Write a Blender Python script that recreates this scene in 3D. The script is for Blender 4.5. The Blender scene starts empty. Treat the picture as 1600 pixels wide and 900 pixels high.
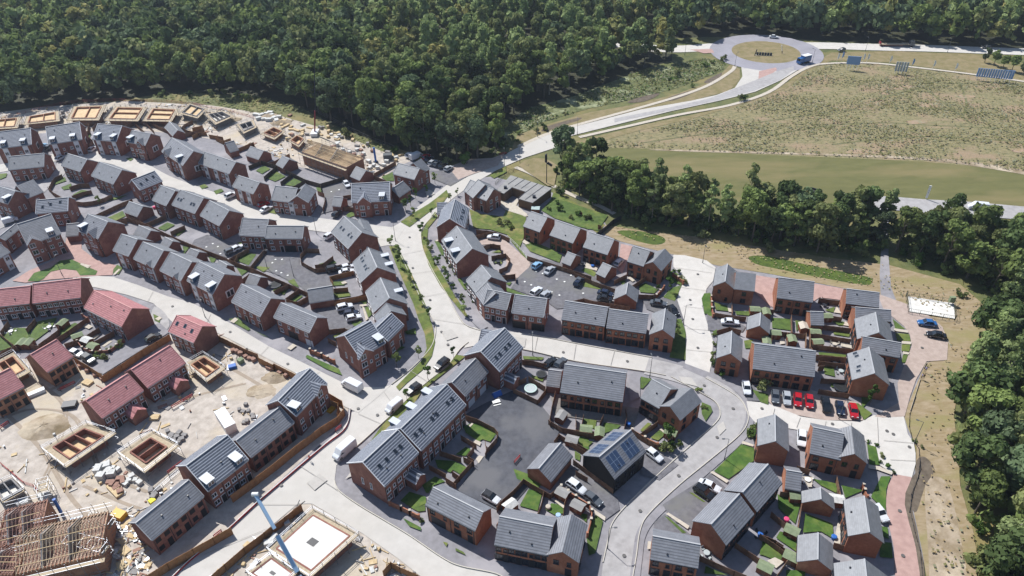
import bpy, bmesh, math, random
import numpy as np
R = random.Random(7)
rad = math.radians
sc = bpy.context.scene
COL = sc.collection

# ---------------------------------------------------------------- camera model
FOC, PITCH, ROLL, CAMH = 1130.0, rad(36.5), rad(-1.5), 120.0
def at(px, py, z=0.0):
    x, y = px - 800.0, 450.0 - py
    c, s = math.cos(ROLL), math.sin(ROLL)
    x, y = c * x - s * y, s * x + c * y
    d = (x, FOC * math.cos(PITCH) + y * math.sin(PITCH), -FOC * math.sin(PITCH) + y * math.cos(PITCH))
    t = (CAMH - z) / -d[2]
    return np.array([d[0] * t, d[1] * t, z])
def proj(P):
    X, Y, Z = P[0], P[1], P[2] - CAMH
    zc = Y * math.cos(PITCH) - Z * math.sin(PITCH)
    yc = Y * math.sin(PITCH) + Z * math.cos(PITCH)
    x, y = FOC * X / zc, FOC * yc / zc
    c, s = math.cos(ROLL), math.sin(ROLL)
    x, y = c * x + s * y, -s * x + c * y
    return 800 + x, 450 - y
CR = dict(a=(0,140),b=(300,140),c=(600,140),d=(0,300),e=(300,300),f=(600,300),g=(900,300),h=(0,460),i=(300,460),j=(600,460),
          k=(900,460),l=(1100,380),m=(1280,460),n=(1280,620),o=(0,600),p=(300,600),q=(600,600),r=(900,600),s=(0,720),t=(300,720),
          u=(600,720),v=(900,720),w=(1180,720),x=(1000,0),y=(1280,0))
def px(cr, p):
    if cr == 'P': return p
    if cr == 'z': return (1180 + p[0] / 3.81, 180 + p[1] / 3.81)
    o = CR[cr]
    return (o[0] + p[0] / 5.0, o[1] + p[1] / 5.0)
def pts(cr, flat):
    return [px(cr, (flat[k], flat[k + 1])) for k in range(0, len(flat), 2)]

cam = bpy.data.objects.new('camera', bpy.data.cameras.new('camera'))
COL.objects.link(cam)
cam.data.sensor_width = 36.0
cam.data.lens = 36.0 * FOC / 1600.0
cam.data.clip_end = 6000
cam.data.clip_start = 1.0
from mathutils import Matrix
cam.location = (0, 0, CAMH)
cam.rotation_euler = (Matrix.Rotation(math.pi / 2 - PITCH, 3, 'X') @ Matrix.Rotation(ROLL, 3, 'Z')).to_euler()
sc.camera = cam

# ---------------------------------------------------------------- materials
def lin(c):
    if isinstance(c, str):
        c = [int(c[k:k + 2], 16) / 255 for k in (0, 2, 4)]
    return tuple((v / 12.92 if v <= 0.04045 else ((v + 0.055) / 1.055) ** 2.4) for v in c) + (1.0,)
MATS = {}
def mat(name, base, rough=0.8, dark=None, scale=1.0, detail=6.0, amount=(0.35, 0.65), bump=0.0, bscale=None, third=None,
        tscale=0.15, spec=0.3, metal=0.0, rnd=0.0, tile=None, line=None, world=True, stretch=None, trans=0.0, emis=None, wet=None):
    """procedural material: base mixed with a darker/other colour by noise, optional third colour in large patches, bump, tile courses"""
    if name in MATS: return MATS[name]
    m = bpy.data.materials.new(name); m.use_nodes = True
    nt = m.node_tree; N = nt.nodes; Lk = nt.links
    b = N['Principled BSDF']
    b.inputs['Roughness'].default_value = rough
    b.inputs['Specular IOR Level'].default_value = spec
    b.inputs['Metallic'].default_value = metal
    base = lin(base)
    b.inputs['Base Color'].default_value = base
    if world:
        geo = N.new('ShaderNodeNewGeometry'); vec = geo.outputs['Position']
    else:
        tc = N.new('ShaderNodeTexCoord'); vec = tc.outputs['Object']
    if stretch:
        mp = N.new('ShaderNodeMapping'); mp.inputs['Scale'].default_value = stretch
        mp.inputs['Rotation'].default_value = (0, 0, wet or 0)
        Lk.new(vec, mp.inputs['Vector']); vec = mp.outputs['Vector']
    out = None
    def noise(s, d=detail, r=0.6):
        n = N.new('ShaderNodeTexNoise'); n.inputs['Scale'].default_value = s; n.inputs['Detail'].default_value = d
        n.inputs['Roughness'].default_value = r
        Lk.new(vec, n.inputs['Vector']); return n
    def ramp(n, lo, hi):
        r = N.new('ShaderNodeMapRange'); r.inputs['From Min'].default_value = lo; r.inputs['From Max'].default_value = hi
        Lk.new(n.outputs['Fac'], r.inputs['Value']); return r.outputs['Result']
    def mix(fac, a, c, mode='MIX'):
        x = N.new('ShaderNodeMix'); x.data_type = 'RGBA'; x.blend_type = mode
        if isinstance(fac, float): x.inputs[0].default_value = fac
        else: Lk.new(fac, x.inputs[0])
        for sk, v in ((x.inputs[6], a), (x.inputs[7], c)):
            if isinstance(v, tuple): sk.default_value = v
            else: Lk.new(v, sk)
        return x.outputs[2]
    cur = base
    if dark is not None:
        cur = mix(ramp(noise(scale), *amount), base, lin(dark))
    if third is not None:
        cur = mix(ramp(noise(tscale, 5.0), 0.5, 0.64), cur, lin(third))
    if rnd:
        oi = N.new('ShaderNodeObjectInfo')
        hs = N.new('ShaderNodeHueSaturation')
        mr = N.new('ShaderNodeMapRange'); mr.inputs['To Min'].default_value = 1 - rnd; mr.inputs['To Max'].default_value = 1 + rnd
        Lk.new(oi.outputs['Random'], mr.inputs['Value']); Lk.new(mr.outputs['Result'], hs.inputs['Value'])
        if isinstance(cur, tuple): hs.inputs['Color'].default_value = cur
        else: Lk.new(cur, hs.inputs['Color'])
        cur = hs.outputs['Color']
    hgt = None
    if tile:
        # tile courses from the UV map (v runs down the slope, in metres)
        uv = N.new('ShaderNodeUVMap'); uv.uv_map = 'UVMap'
        sep = N.new('ShaderNodeSeparateXYZ'); Lk.new(uv.outputs['UV'], sep.inputs[0])
        def frac(sock, size):
            a = N.new('ShaderNodeMath'); a.operation = 'DIVIDE'; Lk.new(sock, a.inputs[0]); a.inputs[1].default_value = size
            f = N.new('ShaderNodeMath'); f.operation = 'FRACT'; Lk.new(a.outputs[0], f.inputs[0]); return f.outputs[0]
        fv = frac(sep.outputs[1], tile[1]); fu = frac(sep.outputs[0], tile[0])
        lt = N.new('ShaderNodeMath'); lt.operation = 'LESS_THAN'; Lk.new(fv, lt.inputs[0]); lt.inputs[1].default_value = tile[2]
        sc1 = N.new('ShaderNodeMath'); sc1.operation = 'MULTIPLY'; Lk.new(lt.outputs[0], sc1.inputs[0]); sc1.inputs[1].default_value = tile[3]
        cur = mix(sc1.outputs[0], cur, lin(line) if line else tuple(v * 0.3 for v in base[:3]) + (1.0,))
        # small tone changes from tile to tile
        fl_ = []
        for sock, size in ((sep.outputs[0], tile[0] * 2), (sep.outputs[1], tile[1])):
            a = N.new('ShaderNodeMath'); a.operation = 'DIVIDE'; Lk.new(sock, a.inputs[0]); a.inputs[1].default_value = size
            f = N.new('ShaderNodeMath'); f.operation = 'FLOOR'; Lk.new(a.outputs[0], f.inputs[0]); fl_.append(f.outputs[0])
        cb = N.new('ShaderNodeCombineXYZ'); Lk.new(fl_[0], cb.inputs[0]); Lk.new(fl_[1], cb.inputs[1])
        wn = N.new('ShaderNodeTexWhiteNoise'); wn.noise_dimensions = '2D'; Lk.new(cb.outputs[0], wn.inputs['Vector'])
        mr2 = N.new('ShaderNodeMapRange'); mr2.inputs['To Min'].default_value = .92; mr2.inputs['To Max'].default_value = 1.08; Lk.new(wn.outputs['Value'], mr2.inputs['Value'])
        h2 = N.new('ShaderNodeHueSaturation'); Lk.new(mr2.outputs['Result'], h2.inputs['Value']); Lk.new(cur, h2.inputs['Color']); cur = h2.outputs['Color']
        hgt = fv
    if cur is not base: Lk.new(cur, b.inputs['Base Color'])
    if bump or hgt is not None:
        bp = N.new('ShaderNodeBump'); bp.inputs['Strength'].default_value = bump or 0.5
        bp.inputs['Distance'].default_value = 0.25 if hgt is None else 0.05
        if hgt is not None: Lk.new(hgt, bp.inputs['Height'])
        else: Lk.new(noise(bscale or scale * 3).outputs['Fac'], bp.inputs['Height'])
        Lk.new(bp.outputs['Normal'], b.inputs['Normal'])
    if trans:
        tr = N.new('ShaderNodeBsdfTranslucent'); ms = N.new('ShaderNodeMixShader'); ms.inputs[0].default_value = trans
        if isinstance(cur, tuple): tr.inputs['Color'].default_value = cur
        else: Lk.new(cur, tr.inputs['Color'])
        Lk.new(b.outputs[0], ms.inputs[1]); Lk.new(tr.outputs[0], ms.inputs[2])
        Lk.new(ms.outputs[0], N['Material Output'].inputs['Surface'])
    MATS[name] = m
    return m

# ground
mat('rough_grass', '68683f', dark='4b5430', scale=.25, third='7c7148', tscale=.04, bump=.5, bscale=1.5)
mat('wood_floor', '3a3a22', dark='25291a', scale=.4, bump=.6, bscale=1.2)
mat('meadow', '867c5b', dark='6a6747', scale=.7, detail=10, third='8d7a62', tscale=.08, bump=.9, bscale=1.4, stretch=(.7, 1.1, 1), amount=(.42, .6))
mat('mown_band', '66643c', dark='5a5a33', scale=.35, detail=10, bump=.2, third='766c48', tscale=.05, stretch=(.3, 1, 1))
mat('track_grass', '5d5c3e', dark='6b6a48', scale=.5); mat('bare_patch', '9a8472', dark='8b795c', scale=.5, third='837f64', tscale=.3, rough=1); mat('grey_patch', '85807a', dark='837f64', scale=.4, rough=1); mat('track_dirt', '9a8c7c', dark='8c7f70', scale=.5)
mat('dry_verge', '86785a', dark='706843', scale=.3, bump=.3)
mat('scrub', '686c42', dark='48502e', scale=.6, bump=1.0, bscale=1.0, third='8d9272', tscale=.12)
mat('straw', '988870', dark='827253', scale=.6, detail=10, third='857c55', tscale=.09, bump=.3, stretch=(.6, 1.5, 1))
mat('swale_grass', '4f5f20', dark='36481a', scale=.5, bump=.7)
mat('lawn', '50652c', dark='3c4f20', scale=.9, third='677036', tscale=.12, bump=.25, bscale=4)
mat('green_lawn', '456223', dark='35501b', scale=.9, third='5a6b2e', tscale=.25, bump=.2, bscale=4)
mat('verge_grass', '5d6b2c', dark='4a5624', scale=.7, third='7d7545', tscale=.2, bump=.3, bscale=4)
mat('concrete_road', 'b8b4ae', rough=.9, dark='aeaaa4', scale=.35, detail=8, third='b3afa8', tscale=.03)
mat('white_concrete', 'bfbbb5', rough=.9, dark='b5b1ab', scale=.5, detail=8)
mat('asphalt_road', 'a29f9e', rough=.85, dark='8f8c8b', scale=.6, detail=8, third='9e9c9b', tscale=.05)
mat('roundabout_asphalt', '918f96', rough=.85, dark='858389', scale=.15, detail=8)
mat('pavement', '868488', rough=.9, dark='7a787b', scale=.8, detail=8, third='949194', tscale=.09)
mat('car_park', '6e6d71', rough=.85, dark='5a595d', scale=.9, detail=8, third='6a6967', tscale=.12)
mat('fresh_asphalt', '4f5158', rough=.7, dark='3e4047', scale=.7, detail=8, third='5b5b5e', tscale=.07)
mat('pink_paving', 'ac8f87', rough=.9, dark='9c8079', scale=.8, detail=8)
mat('tan_paving', 'ab9b92', rough=.9, dark='9c8c83', scale=.8, detail=8)
mat('slab_path', 'b9b1a4', rough=.9, dark='aba294', scale=1.5)
mat('patio', '7f7b76', rough=.9, dark='6f6b68', scale=1.5)
mat('site_dirt', 'b8afa5', rough=1, dark='9e958b', scale=.5, detail=10, third='b3a793', tscale=.05, bump=.5, bscale=.9)
mat('bare_soil', 'a39583', rough=1, dark='7c6d55', scale=.25, detail=10, third='b0a38f', tscale=.12, bump=.6, bscale=1.2)
mat('swale_soil', '6b6155', rough=1, dark='554c42', scale=.8, detail=8)
mat('road_joint', '8f8b86'); mat('cover', '5b5957', rough=.6); mat('road_patch', 'afaba5', dark='a6a29c', scale=1, rough=.9); mat('road_wear', 'aaa6a0', dark='a19d98', scale=.8, rough=.9)
mat('kerb', 'b5b0a5', rough=.9)
mat('white_paint', 'd8d8d4', rough=.7)
# buildings
for nm, c1, c2, c3 in (('brick', '8a6054', '7a5248', '966c5c'), ('orange_brick', '97654f', '875843', 'a47259'), ('tan_brick', '9c735c', '8b6450', 'aa8268')):
    mat(nm, c1, rough=.9, dark=c2, scale=2.0, detail=10, third=c3, tscale=.35, world=False, bump=.15, bscale=8, rnd=.06)
mat('slate', '7d7f85', rough=.55, spec=.5, dark='72747a', scale=.6, rnd=.08, tile=(.33, .5, .36, .5), bump=.5, world=False)
mat('smooth_slate', '7b7d81', rough=.5, spec=.55, dark='707276', scale=.8, rnd=.05, tile=(.33, .34, .16, .25), bump=.25, world=False)
mat('blue_slate', '565b66', rough=.5, spec=.5, dark='4d525d', scale=1.2, rnd=.05, line='a9adb5', tile=(.33, .55, .34, .8), bump=.5, world=False)
mat('red_tile', 'b98282', rough=.65, dark='a97272', scale=1.2, rnd=.05, tile=(.33, .5, .35, .5), bump=.5, world=False)
mat('verge_trim', 'a3a4a6', rough=.6)
mat('red_trim', 'b98480', rough=.6)
mat('white_trim', 'd5d6d8', rough=.5)
mat('dark_frame', '2c2f36', rough=.4)
mat('glass', '20262d', rough=.12, spec=.8)
mat('dark_panel', '22303f', rough=.5)
mat('dormer_blue', '34506b', rough=.5)
mat('dormer_top', 'b4b8be', rough=.5)
mat('black_clad', '1d2023', rough=.6, dark='15171a', scale=2)
mat('door_dark', '25262a', rough=.5)
mat('garage_door', 'c4c8cc', rough=.5)
mat('solar_glass', '35455f', rough=.3, spec=.5)
mat('solar_frame', '8c9aac', rough=.4)
mat('render', 'bcb8b0', rough=.9, dark='aca79f', scale=1)
mat('flat_roof', '8f8e8c', rough=.8, dark='807f7d', scale=.5)
mat('timber_wall', '6f5a45', rough=.9, dark='5f4c3a', scale=1.5)
# things
mat('fence', '7e6250', rough=.95, dark='684e3e', scale=1.5, third='8c715b', tscale=.3, bump=.3, bscale=6)
mat('new_fence', '9a7350', rough=.95, dark='866141', scale=1.5, bump=.3, bscale=6)
mat('grey_fence', '5e544a', rough=.95, dark='4c443c', scale=1.5)
mat('mesh_fence', '4b5247', rough=.8)
mat('timber', 'c6b28f', rough=.9, dark='b09a75', scale=1.5)
mat('ply', 'cdb591', rough=.9, dark='b9a07c', scale=.8, detail=8)
mat('block', '8d8a88', rough=.95, dark='7c7977', scale=1.5)
mat('slab', 'd2d0cb', rough=.8, dark='c3c0ba', scale=.6)
mat('steel', '7b7e84', rough=.4, metal=.6)
mat('deck', 'b5a68e', rough=.9, dark='9c8d76', scale=2)
mat('barrier_red', '9a3030', rough=.6)
mat('shed_green', '7f8a6c', rough=.8, dark='6f7a5e', scale=2)
mat('shed_wood', '7d4f38', rough=.9, dark='6b422f', scale=2)
mat('bag_white', 'c9c9c6', rough=.8, dark='b0b0ac', scale=2)
mat('brick_pack', '98786a', rough=.9, dark='86695c', scale=2)
mat('crane_blue', '98b4cf', rough=.4)
mat('crane_red', '7e2b35', rough=.4)
mat('tyre', '17171a', rough=.9)
mat('rim', '9a9ca0', rough=.3, metal=.7)
mat('lamp_glass', 'd8dde0', rough=.2)
mat('pole_grey', '55585b', rough=.5)
mat('pole_white', 'd0d2d4', rough=.5)
mat('sign_white', 'dcdcd8', rough=.6)
mat('sign_navy', '1e2836', rough=.5)
mat('hivis', 'c0492a', rough=.8)
mat('hivis_yellow', 'c9c33a', rough=.7)
mat('navy_cloth', '25293c', rough=.9)
mat('skin', 'b08468', rough=.7)
mat('hair', '2a201a', rough=.9)
mat('blue_plastic', '2b5fa8', rough=.5)
mat('pink_plastic', 'c4456e', rough=.5)
mat('trampoline_mat', '1d2022', rough=.7)
mat('trampoline_pad', 'a9bcb8', rough=.6)
mat('bark', '6f675b', rough=.95, dark='4d463d', scale=3, world=False)
mat('birch_bark', 'a8a294', rough=.9, dark='7b7468', scale=2, world=False)
def leafmat(name, c1, c2, rnd=.34):
    return mat(name, c1, rough=.75, spec=.12, dark=c2, scale=.14, detail=3, rnd=rnd, trans=.34)
leafmat('leaf_dark', '5f7044', '4a5a35')
leafmat('leaf_mid', '7b8a50', '647340')
leafmat('leaf_olive', '828859', '6c7447')
leafmat('leaf_birch', '94a26c', '7c8c58')
leafmat('leaf_blue', '6a7a58', '566648')
leafmat('leaf_yellow', 'a09a60', '7a7f4c')
leafmat('leaf_shrub', '4f6a30', '3c5224')
leafmat('tuft_green', '828057', '73724b'); leafmat('tuft_straw', 'a39272', '928260'); leafmat('tuft_grey', '90917a', '7f8268')
leafmat('leaf_red', '5f2f2c', '4d2826')
for nm, c in dict(paint_white='c9ccd0', paint_black='15171b', paint_grey='4e5359', paint_silver='9da1a6', paint_red='a01420',
                  paint_blue='24588f', paint_navy='182238', paint_lightblue='7fa6c4').items():
    mat(nm, c, rough=.25, spec=.7)
M = MATS

# ---------------------------------------------------------------- mesh helper
class MB:
    def __init__(s): s.v = []; s.f = []; s.m = []; s.uv = []
    def face(s, P, m=0, uv=None):
        k = len(s.v); s.v += [tuple(map(float, p)) for p in P]; s.f.append(tuple(range(k, k + len(P)))); s.m.append(m)
        s.uv += uv if uv else [(p[0], p[1]) for p in P]
    def box(s, x0, x1, y0, y1, z0, z1, m=0, T=None):
        c = [(x, y, z) for z in (z0, z1) for y in (y0, y1) for x in (x0, x1)]
        if T is not None: c = [T(p) for p in c]
        k = len(s.v); s.v += [tuple(map(float, p)) for p in c]
        for q in ((0, 2, 3, 1), (4, 5, 7, 6), (0, 1, 5, 4), (2, 6, 7, 3), (0, 4, 6, 2), (1, 3, 7, 5)):
            s.f.append(tuple(k + i for i in q)); s.m.append(m); s.uv += [(c[i][0] + c[i][1], c[i][2]) for i in q]
    def bar(s, a, b, w, h=None, m=0):
        a = np.array(a, float); b = np.array(b, float); h = h or w
        d = b - a; L = np.linalg.norm(d)
        if L < 1e-6: return
        d /= L; up = np.array([0, 0, 1.0]) if abs(d[2]) < .95 else np.array([1.0, 0, 0])
        sd = np.cross(d, up); sd /= np.linalg.norm(sd); up = np.cross(sd, d)
        s.box(0, L, -w / 2, w / 2, -h / 2, h / 2, m, T=lambda p: a + d * p[0] + sd * p[1] + up * p[2])
    def tube(s, a, b, r0, r1, n=6, m=0, cap=True):
        a = np.array(a, float); b = np.array(b, float); d = b - a; L = np.linalg.norm(d); d /= L
        up = np.array([0, 0, 1.0]) if abs(d[2]) < .9 else np.array([1.0, 0, 0])
        sd = np.cross(d, up); sd /= np.linalg.norm(sd); up = np.cross(sd, d)
        k = len(s.v)
        for (c, r) in ((a, r0), (b, r1)):
            for i in range(n):
                t = 2 * math.pi * i / n
                s.v.append(tuple(c + r * (math.cos(t) * sd + math.sin(t) * up)))
        for i in range(n):
            j = (i + 1) % n
            s.f.append((k + i, k + j, k + n + j, k + n + i)); s.m.append(m); s.uv += [(0, 0)] * 4
        if cap:
            s.f.append(tuple(k + n + i for i in range(n))); s.m.append(m); s.uv += [(0, 0)] * n
            s.f.append(tuple(k + n - 1 - i for i in range(n))); s.m.append(m); s.uv += [(0, 0)] * n
    def prism(s, poly, z0, z1, m=0, T=None):
        n = len(poly); lo = [(p[0], p[1], z0) for p in poly]; hi = [(p[0], p[1], z1) for p in poly]
        if T: lo = [T(p) for p in lo]; hi = [T(p) for p in hi]
        s.face(hi, m); s.face(lo[::-1], m)
        for i in range(n):
            j = (i + 1) % n; s.face([lo[i], lo[j], hi[j], hi[i]], m)
    def mesh(s, name, mats, smooth=False):
        me = bpy.data.meshes.new(name); me.from_pydata(s.v, [], s.f)
        for mt in (mats if isinstance(mats, (list, tuple)) else [mats]): me.materials.append(M[mt] if isinstance(mt, str) else mt)
        me.polygons.foreach_set('material_index', s.m)
        ul = me.uv_layers.new(name='UVMap'); ul.data.foreach_set('uv', np.array(s.uv, dtype=np.float32).ravel())
        if smooth: me.polygons.foreach_set('use_smooth', [True] * len(s.f))
        me.update(); return me
    def build(s, name, mats, parent=None, smooth=False):
        return obj(name, s.mesh(name, mats, smooth), parent)
def obj(name, me, parent=None, loc=None, rz=0):
    o = bpy.data.objects.new(name, me); COL.objects.link(o)
    if parent is not None: o.parent = parent
    if loc is not None: o.location = tuple(map(float, loc))
    if rz: o.rotation_euler = (0, 0, rz)
    return o
def tag(o, label=None, cat=None, group=None, kind=None):
    if label: o['label'] = label
    if cat: o['category'] = cat
    if group: o['group'] = group
    if kind: o['kind'] = kind
    return o
def empty(name, loc, rz=0, **kw):
    return tag(obj(name, None, None, loc, rz), **kw)
def copy_tree(o, parent=None):
    c = o.copy(); COL.objects.link(c); c.parent = parent
    for ch in list(KIDS.get(o.name, ())): copy_tree(ch, c)
    return c
KIDS = {}
def fix_kids():
    KIDS.clear()
    for o in COL.objects:
        if o.parent: KIDS.setdefault(o.parent.name, []).append(o)

# ---------------------------------------------------------------- ground sheets
LAYER = [0.02]
def smooth_poly(P, n=4, closed=True):
    out = []; L = len(P)
    rng = range(L) if closed else range(L - 1)
    for i in rng:
        if closed: p0, p1, p2, p3 = P[i - 1], P[i], P[(i + 1) % L], P[(i + 2) % L]
        else: p0, p1, p2, p3 = P[max(i - 1, 0)], P[i], P[i + 1], P[min(i + 2, L - 1)]
        for k in range(n):
            t = k / n
            out.append(tuple(0.5 * ((2 * p1[c]) + (-p0[c] + p2[c]) * t + (2 * p0[c] - 5 * p1[c] + 4 * p2[c] - p3[c]) * t * t + (-p0[c] + 3 * p1[c] - 3 * p2[c] + p3[c]) * t ** 3) for c in (0, 1)))
    if not closed: out.append(tuple(P[-1][:2]))
    return out
def sheet_world(name, P, material, h=None):
    z = LAYER[0] if h is None else h
    if h is None: LAYER[0] += 0.0035
    bm = bmesh.new()
    vs = [bm.verts.new((p[0], p[1], z)) for p in P]
    f = bm.faces.new(vs); f.normal_update()
    if f.normal.z < 0: f.normal_flip()
    bmesh.ops.triangulate(bm, faces=[f])
    me = bpy.data.meshes.new(name); bm.to_mesh(me); bm.free(); me.materials.append(M[material])
    return tag(obj(name, me), kind='structure')
NL = [0]
def sheet(name, cr, flat, material, smooth=0, h=None):
    if name == 'lawn' and h is None: NL[0] += 1; h = LAYER[0] + .004 * (NL[0] % 8)
    P = pts(cr, flat)
    W = [tuple(at(*p)[:2]) for p in P]
    if smooth: W = smooth_poly(W, smooth)
    return sheet_world(name, W, material, h)
def ribbon_world(W, width):
    W = [np.array(w[:2]) for w in W]; Lf, Rt = [], []
    for i, w in enumerate(W):
        d = W[min(i + 1, len(W) - 1)] - W[max(i - 1, 0)]; d /= np.linalg.norm(d); n = np.array([-d[1], d[0]])
        ww = width[i] if hasattr(width, '__len__') else width
        Lf.append(tuple(w + n * ww / 2)); Rt.append(tuple(w - n * ww / 2))
    return Lf, Rt
def ribbon(name, cr, flat, width, material, n=5, h=None):
    W = smooth_poly([tuple(at(*p)[:2]) for p in pts(cr, flat)], n, closed=False)
    Lf, Rt = ribbon_world(W, width)
    z = LAYER[0] if h is None else h
    if h is None: LAYER[0] += 0.0035
    mb = MB()
    for i in range(len(W) - 1):
        mb.face([Rt[i] + (z,), Rt[i + 1] + (z,), Lf[i + 1] + (z,), Lf[i] + (z,)])
    return tag(mb.build(name, material), kind='structure')
def kerb(cr, flat, n=5, w=.16, hh=.05, mt='kerb'):
    W = smooth_poly([tuple(at(*p)[:2]) for p in pts(cr, flat)], n, closed=False)
    Lf, Rt = ribbon_world(W, w); z0 = 0; z1 = LAYER[0] + hh
    mb = MB()
    for i in range(len(W) - 1):
        a, b, c, d = Rt[i], Rt[i + 1], Lf[i + 1], Lf[i]
        mb.face([a + (z1,), b + (z1,), c + (z1,), d + (z1,)])
        mb.face([a + (z0,), b + (z0,), b + (z1,), a + (z1,)])
        mb.face([c + (z0,), d + (z0,), d + (z1,), c + (z1,)])
    return tag(mb.build('kerb', mt), kind='structure')
# ================================================================ GROUND
g = MB(); g.face([(-2500, -200, 0), (2500, -200, 0), (2500, 3500, 0), (-2500, 3500, 0)])
tag(g.build('ground', 'rough_grass'), kind='structure')
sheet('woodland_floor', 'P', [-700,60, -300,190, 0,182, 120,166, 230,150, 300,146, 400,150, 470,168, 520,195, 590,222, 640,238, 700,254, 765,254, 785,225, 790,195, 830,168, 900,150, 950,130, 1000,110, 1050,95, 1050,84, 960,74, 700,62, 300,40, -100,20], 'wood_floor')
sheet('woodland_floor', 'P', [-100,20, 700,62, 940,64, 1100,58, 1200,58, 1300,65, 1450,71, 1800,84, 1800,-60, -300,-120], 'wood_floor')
sheet('field', 'P', [905,230, 1000,204, 1080,186, 1160,163, 1230,138, 1262,108, 1300,98, 1390,101, 1500,116, 1900,165, 1900,330, 1600,272, 1540,262, 1440,252, 1200,242, 1000,232], 'meadow')
sheet('field', 'P', [905,230, 1000,232, 1200,242, 1440,252, 1540,262, 1600,272, 1900,330, 1900,400, 1600,345, 1350,330, 1180,320, 1000,290, 900,255], 'mown_band')
for fl in ([1320,130,1352,132,1380,130,1400,133,1430,140,1460,146], [1360,160,1390,150,1420,142,1440,138,1450,142,1500,180,1520,196], [1440,128,1480,130,1530,132,1600,138],
           [1180,215,1240,205,1300,196,1380,192,1460,196,1560,200], [1100,200,1180,192,1260,180,1340,170], [1300,226,1400,215,1480,214,1600,222], [1500,130,1510,160,1505,180], [1000,224,1100,210,1200,206]):
    ribbon('track', 'P', fl, .9, 'track_grass')
for k_ in range(16):
    fx, fy = R.uniform(1000, 1620), R.uniform(128, 252)
    if fy < 300 - (fx - 900) * .33 and fx < 1300: continue
    c_ = at(fx, fy); r_ = R.uniform(1.2, 3.2)
    sheet_world('bare_patch', smooth_poly([(c_[0] + r_ * 2.2 * math.cos(t) * R.uniform(.5, 1.2), c_[1] + r_ * math.sin(t) * R.uniform(.5, 1.2)) for t in np.arange(0, 6.2, .7)], 3), 'bare_patch')
for fl in ([1010,234,1100,238,1250,242,1440,250,1560,266,1700,292,1700,286,1560,259,1440,246,1250,239,1100,235],):
    sheet('track', 'P', fl, 'bare_soil', 3)
sheet('verge', 'P', [880,226, 930,214, 1010,194, 1100,176, 1180,154, 1240,124, 1262,104, 1300,82, 1400,80, 1530,86, 1560,100, 1800,130, 1900,170, 1600,127, 1500,112, 1390,98, 1300,95, 1262,110, 1230,138, 1160,163, 1080,186, 1000,204, 920,226, 890,232], 'dry_verge')
sheet('verge', 'P', [795,240, 800,215, 850,196, 920,176, 1000,162, 1060,146, 1110,128, 1130,112, 1142,100, 1156,108, 1156,124, 1140,142, 1080,158, 1000,172, 920,192, 860,208, 820,226], 'dry_verge')
sheet('scrub', 'P', [786,225, 790,195, 830,168, 900,150, 950,130, 1000,112, 1060,100, 1100,92, 1135,98, 1128,110, 1100,122, 1050,140, 1000,152, 920,170, 850,190, 808,212, 800,232], 'scrub')
for fl in ([845,205,860,196,905,184,905,188,880,196,858,204], [1040,156,1052,150,1080,142,1078,148,1050,158], [1100,128,1118,118,1128,114,1124,122,1110,130], [980,160,1000,152,1030,146,1020,154,1000,160]):
    sheet('planting_bed', 'P', fl, 'swale_soil', 3)
sheet('verge', 'P', [235,150, 300,146, 400,150, 470,168, 520,196, 590,224, 650,245, 600,250, 560,232, 500,205, 420,185, 330,165, 260,158, 200,158], 'rough_grass')
mat('x_', '000000') if False else None
# estate ground
sheet('estate_ground', 'P', [-600,230, -150,205, 0,200, 230,175, 420,205, 560,260, 640,250, 700,262, 735,280, 770,276, 865,302, 945,348, 960,375, 1050,398, 1180,425, 1375,455, 1480,520, 1480,570, 1425,650, 1430,740, 1445,900, 1460,1100, -900,1100], 'pavement')
sheet('site_ground', 'P', [-300,190, 0,176, 60,168, 200,158, 330,165, 440,182, 520,205, 600,238, 650,248, 620,262, 590,285, 545,278, 470,262, 400,232, 300,212, 200,202, 0,212, -300,250], 'site_dirt')
sheet('site_ground', 'P', [-500,640, -100,575, 0,560, 60,562, 118,572, 165,600, 230,560, 262,525, 325,508, 400,548, 470,584, 520,615, 545,640, 536,662, 470,722, 400,786, 300,876, 200,960, -600,1000], 'site_dirt')
sheet('site_ground', 'P', [466,788, 488,788, 566,834, 620,872, 680,920, 640,1000, 280,1000, 340,898], 'site_dirt')
for fl in ([0,640,60,700,110,780,160,830], [60,600,100,640,80,720,60,760], [560,0,0,0][:0] or [330,560,400,600,430,620], [250,640,300,620,380,600], [130,760,200,790,240,800], [10,625,60,615,100,600], [0,655,50,640,110,650,140,700,160,740,230,770]):
    for dx in (0, 5): ribbon('tyre_track', 'P', [v + (dx if i % 2 == 0 else 0) for i, v in enumerate(fl)], .45, 'track_dirt')
# straw strip, swales, eastern strip
sheet('dry_grass', 'P', [945,352, 1010,362, 1100,372, 1220,392, 1300,404, 1390,415, 1500,445, 1540,480, 1540,530, 1500,590, 1490,650, 1496,700, 1500,760, 1520,830, 1540,950, 1455,950, 1440,860, 1425,790, 1430,740, 1432,700, 1418,670, 1412,650, 1428,610, 1446,568, 1480,560, 1474,514, 1450,494, 1416,476, 1374,462, 1200,428, 1118,415, 1070,402, 1050,398, 970,378, 942,366], 'straw')
sheet('field', 'P', [865,300, 900,318, 945,352, 935,366, 900,344, 860,316], 'verge_grass')
sheet('bare_ground', 'P', [1445,760, 1462,745, 1482,762, 1500,840, 1515,960, 1460,960, 1450,860], 'bare_soil', 3)
sheet('bare_ground', 'P', [1432,720, 1445,715, 1460,735, 1445,760, 1432,800, 1424,790, 1430,745], 'swale_soil', 3)
sheet('grass', 'P', [964,362, 1000,362, 1035,371, 1038,380, 1020,383, 985,374], 'swale_grass', 3)
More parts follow.
